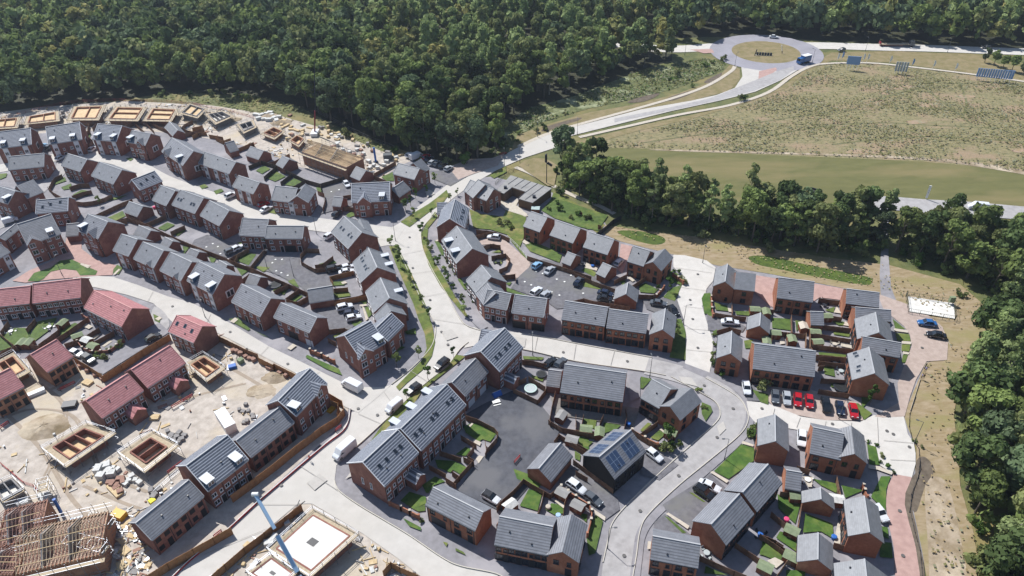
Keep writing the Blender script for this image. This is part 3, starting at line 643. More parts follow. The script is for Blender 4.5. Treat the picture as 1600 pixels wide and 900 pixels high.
def house(cr, A, B, Rr, e, roof, label, st='w', wall=None, cat='house', group=None, wings=(), tp=TP, width=None, front='auto', gab=1, dorm=(), sky=(), xg=(),
          solar=False, units=None, panels=(), gd=(), pas=(), porch=(), name=None, voids=False, base_group=None):
    a, b, u, L, w, sg, er = solve(px(cr, A), px(cr, B), px(cr, Rr), e, width, tp)
    rz = math.atan2(u[1], u[0]); zr = e + w / 2 * tp
    small = e < 3.2
    cat = 'garage' if (small and cat == 'house') else cat
    name = name or ('garage' if small else ('terraced_house' if (units or 1) > 1 else 'house'))
    group = group or ('garages on the estate' if small else ('terraces of the estate' if (units or 1) > 1 else 'houses of the estate'))
    root = empty(name, (a[0], a[1], 0), rz, label=label, cat=cat, group=group)
    wall = wall or ('orange_brick' if st == 'd' else 'brick')
    fr = 'white_trim' if st == 'w' else 'dark_frame'
    rm = ROOFM[roof]
    fl = (lambda f: f) if sg > 0 else (lambda f: 1 - f)     # fractions are given from click A to click B
    n = np.array([-u[1], u[0]])
    # walls
    ix, iy = .12, .25
    zw = e - .06 + iy * tp - .16
    mb = MB()
    x0, x1, y0, y1 = ix, L - ix, iy, w - iy
    zt = zr - .18
    ring_ = [(x0, y0), (x1, y0), (x1, y1), (x0, y1)]
    mb.face([(x0, y0, 0), (x1, y0, 0), (x1, y0, zw), (x0, y0, zw)]); mb.face([(x1, y1, 0), (x0, y1, 0), (x0, y1, zw), (x1, y1, zw)])
    mb.face([(x1, y0, 0), (x1, y1, 0), (x1, y1, zw), (x1, w/2, zt), (x1, y0, zw)]); mb.face([(x0, y1, 0), (x0, y0, 0), (x0, y0, zw), (x0, w/2, zt), (x0, y1, zw)])
    wb = mb.build('wall', wall, root)
    rb = MB(); roof_mesh(rb, L, w, e, zr); rf = rb.build('roof', list(rm), root)
    rc = MB(); ridge_cap(rc, L, w, zr); rc.build('ridge', rm[1], rf)
    if st == 'w' and not small:
        verges(L, w, e, zr, 'white_trim' if roof in ('blue',) else rm[1], rf)
    gb = MB()
    gb.box(0, L, -.1, .0, e - .26, e - .12); gb.build('gutter', 'dark_frame' if st == 'd' else 'verge_trim', root)
    # facades
    nearc = at(*px(cr, A), e)
    sides = [((x0, y0), 0.0, L, -n), ((x1, y1), math.pi, L, n)]
    ctr = a[:2] + u * L / 2 + n * w / 2
    nfl = 1 if small else (3 if e > 6.6 else 2)
    for si, (org, ang, LL, nn) in enumerate(sides):
        if not faces_cam(ctr + nn * w / 2, nn): continue
        items = []
        if small:
            continue
        nu = units or max(1, int(round(L / 5.2))); ul = (L - .3) / nu
        for k in range(nu):
            c = ul * (k + .5)
            if voids:
                items += [(c - ul * .25, 3.1, 1.1, 1.2, 'void'), (c + ul * .25, 3.1, 1.1, 1.2, 'void'), (c - ul * .25, .8, 1.1, 1.2, 'void'), (c + ul * .25, .1, 1.0, 2.1, 'void')]
                continue
            blocked = [fl(p) * L for p in list(panels)] + [fl(p) * L for p in list(gd)] if si == 0 else []
            for dx, z, ww, hh, kd in ((-ul * .26, 3.15, 1.15, 1.15, 'win'), (ul * .26, 3.15, 1.15 if k % 2 else .7, 1.15 if k % 2 else .9, 'win'),
                                      (-ul * .24, .55 if st == 'd' else .9, 1.6 if st == 'd' else 1.2, 1.7 if st == 'd' else 1.2, 'win'), (ul * .27 * (1 if k % 2 == 0 else -1) if False else ul * .27, .1, 1, 2.1, 'door')):
                if any(abs(c + dx - q) < 1.9 for q in blocked) and not (kd == 'win' and z > 2 and any(abs(c + dx - fl(p) * L) < 1.9 for p in gd) and not panels): continue
                if any(abs(c + dx - fl(p) * L) < 2.4 for p in pas) and z < 2.5 and si == 0: continue
                items.append((c + dx, z, ww, hh, kd))
                if nfl == 3 and z > 2: items.append((c + dx, 5.6, ww, 1.05, kd))
        if si == 0:
            for p in panels: items.append((fl(p) * L, .05, 1.7, min(e - .5, 4.9 if e < 6 else 7.0), 'panel'))
            for p in gd: items.append((fl(p) * L, .02, 2.4, 2.1, 'garage'))
            for p in pas: items.append((fl(p) * L, .02, 3.4, 2.4, 'passage'))
        facade(root, org, ang, items, fr)
        if si == 0:
            for k in range(nu + 1):
                dp = MB(); x_ = min(max(ul * k, .3), LL - .6); dp.box(x_ - .05, x_ + .05, y0 - .1, y0 - .01, 0, zw); dp.build('downpipe', 'dark_frame', root)
    for (org, ang, nn) in (((x1, y0), math.pi / 2, u), ((x0, y1), -math.pi / 2, -u)):
        if not faces_cam(ctr + nn * L / 2, nn): continue
        if small:
            if cat == 'garage' and (gab == 2): facade(root, org, ang, [((w - .5) / 2, .02, min(2.4, w - 1), 2.1, 'garage')], fr)
            continue
        if gab == 1: facade(root, org, ang, [((w - .5) * .3, 3.1, .7, 1.1, 'win'), ((w - .5) * .7, .9, .7, 1.1, 'win')], fr)
        elif gab == 2: facade(root, org, ang, [((w - .5) * .3, 3.1, 1.1, 1.2, 'win'), ((w - .5) * .7, 3.1, 1.1, 1.2, 'win'), ((w - .5) * .3, .8, 1.3, 1.3, 'win'), ((w - .5) * .72, .1, 1, 2.1, 'door')], fr)
        elif gab == 3: facade(root, org, ang, [((w - .5) * .36, 2.2, .6, 1.7, 'win'), ((w - .5) * .6, 2.2, .6, 1.7, 'win')], fr)
        elif gab == 4:
            mb = MB(); mb.box(-1.3, 1.3, -.08, .02, 0, 2.2, 0); o = mb.build('blind_panel', 'white_trim', root)
            q = (w - .5) / 2; ca, sa = math.cos(ang), math.sin(ang); o.location = (org[0] + ca * q, org[1] + sa * q, 2.4); o.rotation_euler = (0, 0, ang)
            a_, b_ = win_meshes(.8, 1.5, 'dark_frame'); 
            for dx in (-.55, .55): ww = obj('window', a_, o, (dx, -.09, .35)); obj('pane', b_, ww)
    # skylights: (u, v up the slope 0..1, side)
    sl = math.atan(tp)
    for (fu, fv, sd) in sky:
        s_ = fl(fu) * L; y = fv * w / 2 if sd == 0 else w - fv * w / 2; z = e + fv * w / 2 * tp
        k = 'sky'
        if k not in WCACHE:
            q1 = MB(); q1.box(-.42, .42, -.55, .55, -.05, .07); q2 = MB(); q2.box(-.33, .33, -.46, .46, .071, .085)
            WCACHE[k] = (q1.mesh('skylight', 'steel'), q2.mesh('pane', 'glass'))
        o = obj('skylight', WCACHE[k][0], rf, (s_, y, z)); o.rotation_euler = (sl if sd == 0 else -sl, 0, 0); obj('pane', WCACHE[k][1], o) if False else None
        p2 = obj('skylight_pane', WCACHE[k][1], rf, (s_, y, z)); p2.rotation_euler = o.rotation_euler
    # soil vent pipes / tile vents
    if not small:
        rr = random.Random(int(a[0] * 13 + a[1] * 7)); 
        for k in range(max(1, int(L / 5))):
            q = MB(); q.box(-.13, .13, -.13, .13, -.1, .22); vv = q.build('tile_vent', 'dark_frame', rf)
            fy = rr.uniform(.25, .75); vv.location = (L * (k + rr.uniform(.3, .7)) / max(1, int(L / 5)), fy * w / 2, e + fy * w / 2 * tp)
    # dormers: (u, side)
    for (fu, sd) in dorm:
        s_ = fl(fu) * L; dw = 1.7 if sd == 0 else 1.3; q = MB(); zt_ = e + (1.75 if sd == 0 else 1.4)
        y0_, y1_ = .12, min(w / 2 - .1, 1.7 / tp)
        Ty = (lambda p: p) if sd == 0 else (lambda p: (p[0], w - p[1], p[2]))
        q.box(s_ - dw/2, s_ + dw/2, y0_, y1_, e - .05 + y0_ * tp - .2, zt_, 0, T=Ty)
        dm = q.build('dormer', 'dormer_blue', rf)
        q = MB(); q.box(s_ - dw/2 - .12, s_ + dw/2 + .12, y0_ - .2, y1_ + .15, zt_ + .002, zt_ + .16, 0, T=Ty); q.build('dormer_roof', 'dormer_top', dm)
        q = MB(); q.box(s_ - dw * .4, s_ + dw * .4, y0_ - .06, y0_ - .003, e + .6, zt_ - .12, 0, T=Ty)
        q.build('dormer_window', 'white_trim', dm)
        q = MB()
        for k in (-1, 1): q.box(s_ + k * dw * .19 - dw * .15, s_ + k * dw * .19 + dw * .15, y0_ - .09, y0_ - .062, e + .7, zt_ - .22, 0, T=Ty)
        q.build('dormer_pane', 'glass', dm)
    # front cross gables: (u, width, projection)
    for (fu, gw, pj) in xg:
        s_ = fl(fu) * L; gz = e + gw / 2 * .95; q = MB(); dep = min(w / 2, (gw / 2 * .95) / tp) 
        q.face([(s_ - gw/2 + .1, -pj, 0), (s_ + gw/2 - .1, -pj, 0), (s_ + gw/2 - .1, -pj, e - .02), (s_, -pj, gz - .12), (s_ - gw/2 + .1, -pj, e - .02)])
        q.face([(s_ + gw/2 - .1, -pj, 0), (s_ + gw/2 - .1, y0 + .3, 0), (s_ + gw/2 - .1, y0 + .3, e - .02), (s_ + gw/2 - .1, -pj, e - .02)])
        q.face([(s_ - gw/2 + .1, y0 + .3, 0), (s_ - gw/2 + .1, -pj, 0), (s_ - gw/2 + .1, -pj, e - .02), (s_ - gw/2 + .1, y0 + .3, e - .02)])
        q.build('front_gable', wall, root)
        q = MB(); th = .14
        for sd in (-1, 1):
            E1, E2 = (s_ + sd * gw/2, -pj - .2, e), (s_ + sd * gw/2, .05, e); R1, R2 = (s_, -pj - .2, gz), (s_, dep, gz)
            P = [E1, E2, R2, R1]; sl_ = gw * .66; U = [(0, sl_), (pj, sl_), (pj + dep, 0), (0, 0)]
            if sd < 0: P = P[::-1]; U = U[::-1]
            q.face(P, 0, U)
            lo = lambda p: (p[0], p[1], p[2] - .2)
            q.face([E1, R1, lo(R1), lo(E1)] if sd > 0 else [R1, E1, lo(E1), lo(R1)], 1)
        q.build('gable_roof', [rm[0], 'white_trim' if st == 'w' and roof != 'red' else rm[1]], rf)
        facade(root, (s_ - gw/2, -pj), 0.0, [(gw * .33, z, 1.5, 1.5, 'win') for z in ((.7, 3.2, 5.5) if e > 6 else (.7, 3.1))] + [(gw * .75, 3.4, .6, .9, 'win')], fr)
    for (fu, pw, pd) in porch:
        s_ = fl(fu) * L; gz = 2.6 + pw / 2 * .8; q = MB()
        q.box(s_ - pw/2, s_ + pw/2, -pd, .3, 0, 2.5); q.face([(s_ - pw/2, -pd, 2.5), (s_ + pw/2, -pd, 2.5), (s_, -pd, gz - .1)])
        pp = q.build('porch', wall, root)
        q = MB()
        for sd in (-1, 1):
            P = [(s_ + sd * (pw/2 + .15), -pd - .2, 2.5), (s_ + sd * (pw/2 + .15), .25, 2.5), (s_, .25, gz), (s_, -pd - .2, gz)]; U = [(0, 1), (2, 1), (2, 0), (0, 0)]
            q.face(P if sd > 0 else P[::-1], 0, U)
        q.build('porch_roof', rm[0], pp)
    if solar:
        for sd in (0, 1):
            for (f0, f1) in ((.1, .42), (.56, .88)):
                q = MB(); g_ = MB()
                def T(p, sd=sd):
                    y = p[1] * math.cos(sl) ; z = e + p[1] * math.sin(sl) + p[2]
                    return (p[0], y if sd == 0 else w - y, z)
                S = w / 2 / math.cos(sl)
                q.box(f0 * L, f1 * L, S * .18, S * .82, .04, .09, 0, T=T); pn = q.build('solar_panel', 'solar_frame', rf)
                nx, ny = 3, 2
                for i in range(nx):
                    for j in range(ny):
                        xa = f0 * L + (f1 - f0) * L * i / nx; xb = f0 * L + (f1 - f0) * L * (i + 1) / nx; ya = S * (.18 + .64 * j / ny); yb = S * (.18 + .64 * (j + 1) / ny)
                        g_.box(xa + .04, xb - .04, ya + .04, yb - .04, .095, .105, 0, T=T)
                g_.build('solar_cell', 'solar_glass', pn)
    # wings: (A, B, R, e[, crop, tp])
    inv = Matrix.Translation((a[0], a[1], 0)) @ Matrix.Rotation(rz, 4, 'Z'); inv = inv.inverted()
    for k, wg in enumerate(wings):
        wcr = wg[4] if len(wg) > 4 else cr
        a2, b2, u2, L2, w2, sg2, er2 = solve(px(wcr, wg[0]), px(wcr, wg[1]), px(wcr, wg[2]), wg[3] + .013 * (k + 1), wg[5] if len(wg) > 5 else None)
        e2 = wg[3] + .013 * (k + 1); zr2 = e2 + w2 / 2 * TP; rz2 = math.atan2(u2[1], u2[0]) - rz
        loc = inv @ __import__('mathutils').Vector((a2[0], a2[1], 0))
        q = MB(); X0, X1, Y0, Y1 = .12, L2 - .12, .25, w2 - .25; ZW = e2 - .06 + .25 * TP - .16; ZT = zr2 - .18
        q.face([(X0, Y0, 0), (X1, Y0, 0), (X1, Y0, ZW), (X0, Y0, ZW)]); q.face([(X1, Y1, 0), (X0, Y1, 0), (X0, Y1, ZW), (X1, Y1, ZW)])
        q.face([(X1, Y0, 0), (X1, Y1, 0), (X1, Y1, ZW), (X1, w2/2, ZT), (X1, Y0, ZW)]); q.face([(X0, Y1, 0), (X0, Y0, 0), (X0, Y0, ZW), (X0, w2/2, ZT), (X0, Y1, ZW)])
        wo = q.build('wing', wall, root); wo.location = loc; wo.rotation_euler = (0, 0, rz2)
        q = MB(); roof_mesh(q, L2, w2, e2, zr2); wr = q.build('wing_roof', list(rm), wo)
        if st == 'w' and e2 > 3:
            verges(L2, w2, e2, zr2, rm[1], wo)
        n2 = np.array([-u2[1], u2[0]]); c2 = a2[:2] + u2 * L2 / 2 + n2 * w2 / 2
        if e2 > 3:
            its = []
            nu = max(1, int(round(L2 / 4.5)))
            for kk in range(nu): its += [(L2 * (kk + .5) / nu, 3.1, 1.1, 1.2, 'win'), (L2 * (kk + .5) / nu, .8, 1.3, 1.3, 'win')]
            if faces_cam(c2 - n2 * w2 / 2, -n2): facade(wo, (X0, Y0), 0, its, fr)
            if faces_cam(c2 + n2 * w2 / 2, n2): facade(wo, (X1, Y1), math.pi, its, fr)
            for (org, ang, nn) in (((X1, Y0), math.pi / 2, u2), ((X0, Y1), -math.pi / 2, -u2)):
                if faces_cam(c2 + nn * L2 / 2, nn): facade(wo, org, ang, [((w2 - .5) * .3, 3.1, 1.0, 1.2, 'win'), ((w2 - .5) * .72, 3.1, .8, 1.2, 'win'), ((w2 - .5) * .7, .1, 1, 2.1, 'door')], fr)
    HOUSES.append((name, label, L, w, e, er ** .5))
    return root
H = house
# ---- far left rows
H('a', (-30,462), (245,427), (222,300), 6.4, 'blue', 'grey roofed house with two blue dormers, leftmost of the back row', dorm=((.22,0),(.78,0)), gab=4, panels=(.22,.78))
H('a', (378,428), (640,388), (602,255), 6.4, 'blue', 'house with two blue dormers, second from the left in the back row', dorm=((.15,0),(.75,0)), gab=4, panels=(.15,.78))
H('a', (720,388), (908,405), (940,278), 6.4, 'blue', 'house with two blue dormers, third from the left in the back row', dorm=((.2,0),(.85,0)), gab=4, panels=(.2,.85))
H('a', (990,408), (1135,434), (1190,350), 6.6, 'slate', 'tall house with one blue dormer and front gable at the back street bend', dorm=((.15,0),), xg=((.72,3.6,.3),), gab=4)
H('a', (1262,482), (1428,592), (1480,457), 6.4, 'slate', 'tall front gabled house with a blue dormer, rightmost of the back row', dorm=((.75,0),), xg=((.25,4.0,.3),), gab=4, panels=(.8,))
H('a', (65,627), (342,600), (325,496), 5.1, 'smooth', 'plain two storey brick house with grey roof standing alone in front of the dormered row', units=2)
H('a', (478,592), (625,640), (685,550), 5.1, 'smooth', 'grey roofed semi with back garden, upper of the pair beside the curved garden wall', units=2)
H('a', (712,672), (885,738), (950,626), 5.1, 'smooth', 'grey roofed semi with two gable windows, lower of the pair beside the curved garden wall', units=2)
H('a', (1092,785), (1268,714), (1212,630), 5.1, 'blue', 'dark roofed house with three roof windows at the street bend', sky=((.2,.4,0),(.5,.6,0),(.8,.6,0)))
H('a', (-70,850), (62,892), (112,790), 6.4, 'slate', 'tall gabled house with blue dormer and a rear wing at the left edge', dorm=((.85,0),), gab=3, wings=(((215,850),(340,800),(240,715),5.6),))
H('d', (280,170), (528,147), (520,40), 5.6, 'blue', 'dark blue slate roofed house with three roof windows behind the red paved court', sky=((.2,.45,0),(.45,.6,0),(.75,.7,0)), units=2)
# ---- L2 row (middle street)
H('d', (1188,62), (1298,107), (1365,-10), 5.3, 'smooth', 'grey roofed house, first of three stepping down the middle street')
H('d', (1342,100), (1522,167), (1598,52), 5.5, 'smooth', 'house with two pairs of white roof windows, second of three on the middle street', sky=((.12,.45,0),(.24,.45,0),(.68,.45,0),(.8,.45,0)), units=2)
H('e', (62,182), (212,264), (266,130), 5.5, 'smooth', 'grey roofed house with plain brick gable, last of three on the middle street', units=2)
H('e', (368,338), (572,348), (595,212), 5.1, 'slate', 'dark grey roofed house left half of the pair over the asphalt court', units=2, gab=0)
H('e', (572,362), (862,364), (886,266), 5.1, 'smooth', 'wide grey roofed house with car passage, right half of the pair over the asphalt court', units=2, pas=(.6,))
H('b', (50,575), (290,657), (350,570), 5.5, 'smooth', 'brick house with tall white window strips near the small carports', units=3, panels=(.2,.52,.88))
H('b', (315,757), (478,814), (545,736), 5.4, 'smooth', 'grey roofed house with two white window strips beside the parked red car', units=2, panels=(.3,.7))
H('b', (618,862), (790,882), (842,776), 5.2, 'smooth', 'L shaped grey roofed corner house on the middle street', units=2, panels=(.85,), wings=(((910,884),(972,790),(898,718),5.2),))
H('b', (1247,882), (1545,868), (1525,720), 5.6, 'blue', 'blue slate roofed house with a white edged front gable facing the asphalt forecourt', dorm=((.8,0),), xg=((.33,4.6,.6),), units=2)
H('c', (70,657), (236,702), (268,612), 5.4, 'smooth', 'brick house with tall white windows beside the row of parked cars', units=1, gab=3, wings=(((302,652),(358,620),(290,540),5.4),))
H('c', (118,840), (212,777), (150,713), 2.8, 'smooth', 'brick garage with grey roof beside the blue slate roofed house')
# ---- top centre by the avenue
H('c', (622,792), (800,867), (838,766), 5.1, 'smooth', 'red brick house with grey roof beside the flat roofed pavilion', units=1, gab=2, wings=(((836,745),(888,785),(812,685),5.0),))
H('f', (632,280), (667,130), (562,45), 5.7, 'blue', 'red brick house with four roof windows beside the avenue, opposite the junction', sky=((.3,.35,0),(.42,.35,0),(.62,.35,0),(.75,.35,0)), gab=3, wings=(((418,175),(492,172),(520,78),4.8),), units=2)
H('f', (565,557), (450,377), (590,290), 5.6, 'smooth', 'grey roofed terrace with two white topped dormers on the right side of the avenue', dorm=((.3,0),(.75,0)), gab=0, units=3)
H('f', (715,783), (642,690), (745,556), 5.2, 'smooth', 'pale roofed terrace end beside the pink courtyard', gab=0, units=2)
H('j', (775,82), (958,120), (986,-5), 5.2, 'slate', 'striped roof brick house on the avenue corner, left of the dark gap', units=2, wings=(((775,882),(712,795),(805,700),5.2,'f'),))
H('j', (998,142), (1247,176), (1264,32), 5.2, 'slate', 'coach house with garage doors at the corner of the east street', units=2, pas=(.2,.8))
H('f', (1085,267), (1216,314), (1280,196), 5.1, 'smooth', 'grey roofed house, leftmost of three in a row below the orchard lawn', st='d')
H('f', (1292,337), (1476,402), (1540,286), 5.1, 'smooth', 'grey roofed house, middle of three in a row below the orchard lawn', st='d')
H('g', (52,430), (245,492), (306,376), 5.1, 'smooth', 'grey roofed house, rightmost of three in a row below the orchard lawn', st='d')
H('f', (1388,550), (1456,577), (1500,492), 2.6, 'smooth', 'brick garage next to the trampoline garden below the three house row', st='d')
H('g', (155,637), (226,670), (272,578), 2.6, 'smooth', 'brick garage beside the white driveway van', st='d')
H('g', (528,582), (398,542), (460,426), 5.1, 'smooth', 'L shaped detached brick house where the white road begins', st='d', wings=(((668,617),(762,512),(705,433),5.15),))
H('g', (478,862), (492,770), (405,706), 2.7, 'smooth', 'gable fronted brick garage beside the car park trees', st='d')
H('k', (768,342), (787,175), (701,105), 5.1, 'smooth', 'gable fronted brick house on the corner of the white road', st='d', gab=2)
H('k', (235,262), (548,306), (572,156), 5.1, 'slate', 'grey roofed terrace on the east street, right of its pair', st='d', units=3, gab=0)
H('P', (877,499), (945,510), (949,480), 5.1, 'slate', 'grey roofed terrace on the east street, left of its pair', st='d', units=3, gab=0)
H('P', (875,613), (973,628), (979,583), 5.1, 'slate', 'wide grey roofed terrace south of the east street', st='d', units=4, gab=0)
H('k', (650,892), (502,808), (600,666), 5.1, 'smooth', 'corner house with a dark striped wing roof inside the road bend', st='d', wings=(((815,286),(985,136),(916,20),5.15,'r'),), units=2)
H('r', (302,745), (550,526), (426,360), 5.1, 'slate', 'black clad house with solar panels on both roof slopes', st='d', wall='black_clad', solar=True, gab=0, units=2)
# ---- east block
H('l', (70,334), (92,196), (178,146), 5.1, 'smooth', 'brick house with gable and side wing next to the pink paved court', st='d', wings=(((236,357),(396,376),(403,239),5.1),))
H('l', (568,427), (852,463), (861,301), 5.1, 'slate', 'grey roofed semi between the two pink paved courts', st='d', units=2, gab=0)
H('l', (1108,470), (1368,502), (1380,386), 5.1, 'slate', 'dark striped roof house beside the woodland footpath', st='d', units=2, gab=0)
H('l', (1183,590), (1465,614), (1476,521), 5.1, 'slate', 'striped roof end house half hidden behind a pale roofed neighbour', st='d', units=2, gab=0)
H('l', (1197,748), (1176,590), (1330,510), 5.2, 'smooth', 'pale roofed house in the middle of the eastern curved terrace', st='d', gab=0, units=2)
H('m', (328,442), (630,496), (637,379), 5.1, 'slate', 'striped roof house below the pale roofed middle house of the eastern terrace', st='d', units=2, gab=0)
H('m', (256,668), (219,463), (386,409), 5.1, 'smooth', 'pale roofed end house with four white roof windows', st='d', gab=0, sky=((.25,.35,0),(.4,.4,0),(.8,.4,0),(.92,.35,0)), units=2)
H('l', (332,677), (342,575), (439,531), 2.7, 'smooth', 'double garage behind the white saloon car', st='d')
H('l', (835,638), (940,643), (945,536), 2.7, 'slate', 'small garage in the middle of the eastern gardens', st='d')
H('k', (1095,497), (1109,322), (1213,273), 5.1, 'smooth', 'gable fronted brick house facing the road bend beside the white car', st='d', gab=2)
H('P', (1176,576), (1273,589), (1277,549), 5.1, 'slate', 'wide semi above the row of parked cars', st='d', units=3, gab=0)
H('r', (1418,482), (1419,272), (1546,205), 5.1, 'smooth', 'narrow gable fronted house beside the sloping roadside lawn', st='d', gab=0)
H('P', (1314,719), (1265,708), (1269,667), 5.1, 'slate', 'L shaped brick house facing the white turning area', st='d', wings=(((382,524),(351,302),(263,209),5.15,'n'),))
H('v', (1175,662), (1394,416), (1262,266), 5.1, 'slate', 'grey roofed terrace by the two driveway cars, lower of its pair', st='d', units=3, gab=0)
H('v', (1415,400), (1612,172), (1492,31), 5.1, 'slate', 'grey roofed terrace by the roadside lawn, upper of its pair', st='d', units=3, gab=0)
H('v', (578,768), (955,840), (976,655), 5.1, 'slate', 'striped roof house at the bottom edge beside the curving road', st='d', units=2, gab=0)
H('w', (232,217), (356,239), (363,92), 2.7, 'slate', 'striped roof garage beside the pale decked garden', st='d')
H('w', (365,328), (362,236), (506,199), 2.7, 'smooth', 'pale roofed garage above the dark green lawn', st='d')
H('w', (725,587), (691,306), (849,263), 5.1, 'smooth', 'pale roofed house beside the pink brick lane', st='d', gab=0, units=2)
H('w', (325,788), (333,581), (489,546), 2.8, 'smooth', 'pale roofed garage below the dark green lawn', st='d')
H('w', (625,960), (613,799), (852,756), 5.1, 'smooth', 'pale roofed house at the bottom edge beside the pink brick lane', st='d', gab=0)
# ---- bottom centre
H('q', (1305,769), (1475,562), (1385,453), 2.9, 'slate', 'striped roof brick garage block beside the dark asphalt court', st='d')
H('u', (320,347), (712,549), (786,406), 5.1, 'slate', 'coach house with an open car passage near the bottom centre', st='d', units=2, pas=(.22,), gab=0)
H('u', (1285,743), (860,657), (905,432), 5.1, 'slate', 'long L shaped brick terrace at the bottom centre', st='d', units=4, gab=0, wings=(((1525,798),(1592,501),(1478,401),5.15),))
H('P', (601,760), (654,708), (624,669), 6.0, 'blue', 'dark striped roof terrace end at the road junction near the white van', sky=((.2,.55,0),(.4,.55,0),(.65,.55,0),(.8,.55,0)), gab=3, units=3, porch=((.72,3.0,2.5),))
H('P', (658,704), (728,633), (701,598), 6.2, 'blue', 'long dark striped roof terrace with paired roof windows and white rear dormers', sky=((.1,.5,0),(.2,.5,0),(.45,.5,0),(.55,.5,0),(.8,.5,0),(.9,.5,0)), units=4, dorm=((.15,1),(.5,1),(.85,1)), gab=0)
H('P', (727,619), (763,581), (746,557), 5.2, 'slate', 'lower linking house with two white garage doors in the long terrace', gd=(.25,.75), gab=0)
H('j', (905,603), (1086,416), (958,249), 6.3, 'blue', 'tall dark striped roof corner house with four roof windows', sky=((.2,.45,0),(.35,.45,0),(.6,.45,0),(.75,.45,0)), gab=0, units=3, wings=(((738,374),(835,392),(898,302),5.0),), porch=((.3,2.6,2.6),))
H('j', (1265,708), (1372,723), (1398,601), 2.8, 'slate', 'grey roofed garage beside the trampoline garden')
# ---- left of the avenue
H('i', (308,57), (532,173), (615,32), 5.3, 'slate', 'brick house with striped grey roof, upper of the pair by the lower street', units=2, gab=0)
H('i', (638,179), (916,298), (976,181), 5.2, 'slate', 'coach house with one white garage door, lower of the pair by the lower street', units=2, gd=(.9,), pas=(.45,), gab=0)
H('i', (1312,494), (1512,377), (1416,193), 6.4, 'blue', 'blue slate corner house with white edged front gable and dormer by the street junction', dorm=((.85,0),), xg=((.2,4.4,.3),), gab=3, units=2)
H('P', (606,533), (631,508), (608,493), 5.8, 'blue', 'blue slate house continuing the corner terrace beside the verge', gab=0)
H('P', (584,488), (571,456), (595,435), 5.7, 'smooth', 'pale roofed gable house on the left of the avenue above the blue slate corner house', gab=0, wings=(((591,506),(584,494),(604,474),5.5),), dorm=((.5,1),))
H('e', (1220,442), (1087,312), (1176,180), 5.7, 'smooth', 'pale roofed terrace with paired roof windows at the top left of the avenue', sky=((.2,.5,0),(.35,.5,0),(.65,.5,0),(.8,.5,0)), gab=3, units=2, wings=(((1418,315),(1380,232),(1290,262),5.5),))
H('e', (1318,707), (1255,552), (1366,425), 5.7, 'smooth', 'pale roofed terrace with two white dormers over the left verge of the avenue', sky=((.3,.5,0),(.45,.5,0),(.7,.5,0),(.85,.5,0)), dorm=((.35,1),(.8,1)), gab=0, units=2)
# ---- left terrace of four
H('d', (882,457), (1004,500), (1076,371), 5.7, 'smooth', 'grey roofed town house, topmost of four in the stepped terrace', gab=0, panels=(.35,))
H('d', (1042,521), (1200,592), (1285,463), 5.7, 'smooth', 'town house with a small dark front gablet, second of the stepped terrace', gab=0, panels=(.8,), xg=((.75,2.2,.1),))
H('d', (1248,612), (1412,692), (1500,548), 5.7, 'smooth', 'town house with a small dark front gablet, third of the stepped terrace', gab=0, panels=(.8,), xg=((.75,2.2,.1),))
H('e', (-40,692), (160,797), (243,635), 6.2, 'slate', 'town house with two blue dormers, lowest of the stepped terrace', gab=4, dorm=((.2,0),(.85,0)), panels=(.2,.85))
H('d', (212,412), (476,327), (356,190), 6.9, 'slate', 'tall three storey brick house with front gable and blue dormer left of the red court', dorm=((.75,0),), xg=((.2,4.0,.4),), gab=0, units=2)
H('d', (765,364), (612,302), (686,172), 6.9, 'slate', 'tall three storey brick house with front gable and blue dormer right of the red court', dorm=((.85,0),), xg=((.3,4.0,.4),), gab=0, units=2)
H('d', (512,347), (612,338), (640,242), 2.7, 'slate', 'grey roofed garage between the two tall houses of the red court', gab=0)
H('d', (40,377), (166,275), (128,228), 5.1, 'smooth', 'low grey roofed house behind the tall house at the left edge')
H('d', (-80,560), (78,470), (20,365), 5.3, 'smooth', 'brick house with tall white window cut by the left edge', panels=(.75,), gab=0)
# garages, left
for a_, b_, r_, lb, cc in (((962,152),(1073,192),(1116,110),'grey roofed garage behind the long curved garden fence','d'),
                       ((1040,328),(1136,372),(1186,305),'uppermost of three garages behind the stepped terrace','d'),
                       ((1250,407),(1313,442),(1351,385),'middle of three garages behind the stepped terrace','d'),
                       ((1450,502),(1521,532),(1571,475),'lowest of three garages behind the stepped terrace','d'),
                       ((175,587),(241,627),(276,570),'small garage beside the brown garden fence of the asphalt court','e'),
                       ((415,708),(501,738),(546,670),'small garage behind the garden trampoline','e'),
                       ((915,868),(1110,836),(1101,730),'grey roofed garage with white door facing three parked cars','e'),
                       ((1090,105),(1163,113),(1172,40),'narrow pale roofed garage in front of the blue slate roofed house','e'),
                       ((1350,362),(1285,292),(1345,268),'small slate roofed garage at the back street bend','a'),
                       ((296,490),(366,470),(312,405),'small blue slate garage among the unfinished gardens','b'),
                       ((415,510),(521,546),(561,478),'pale roofed garage behind the green back gardens','b'),
                       ((655,582),(709,613),(753,540),'garage at the head of the three green back gardens','b'),
                       ((1232,674),(1311,708),(1359,632),'grey roofed garage below the timber roofed shell','b')):
    H(cc, a_, b_, r_, 2.7, 'smooth', lb, gab=2 if 'white door' in lb else 0)
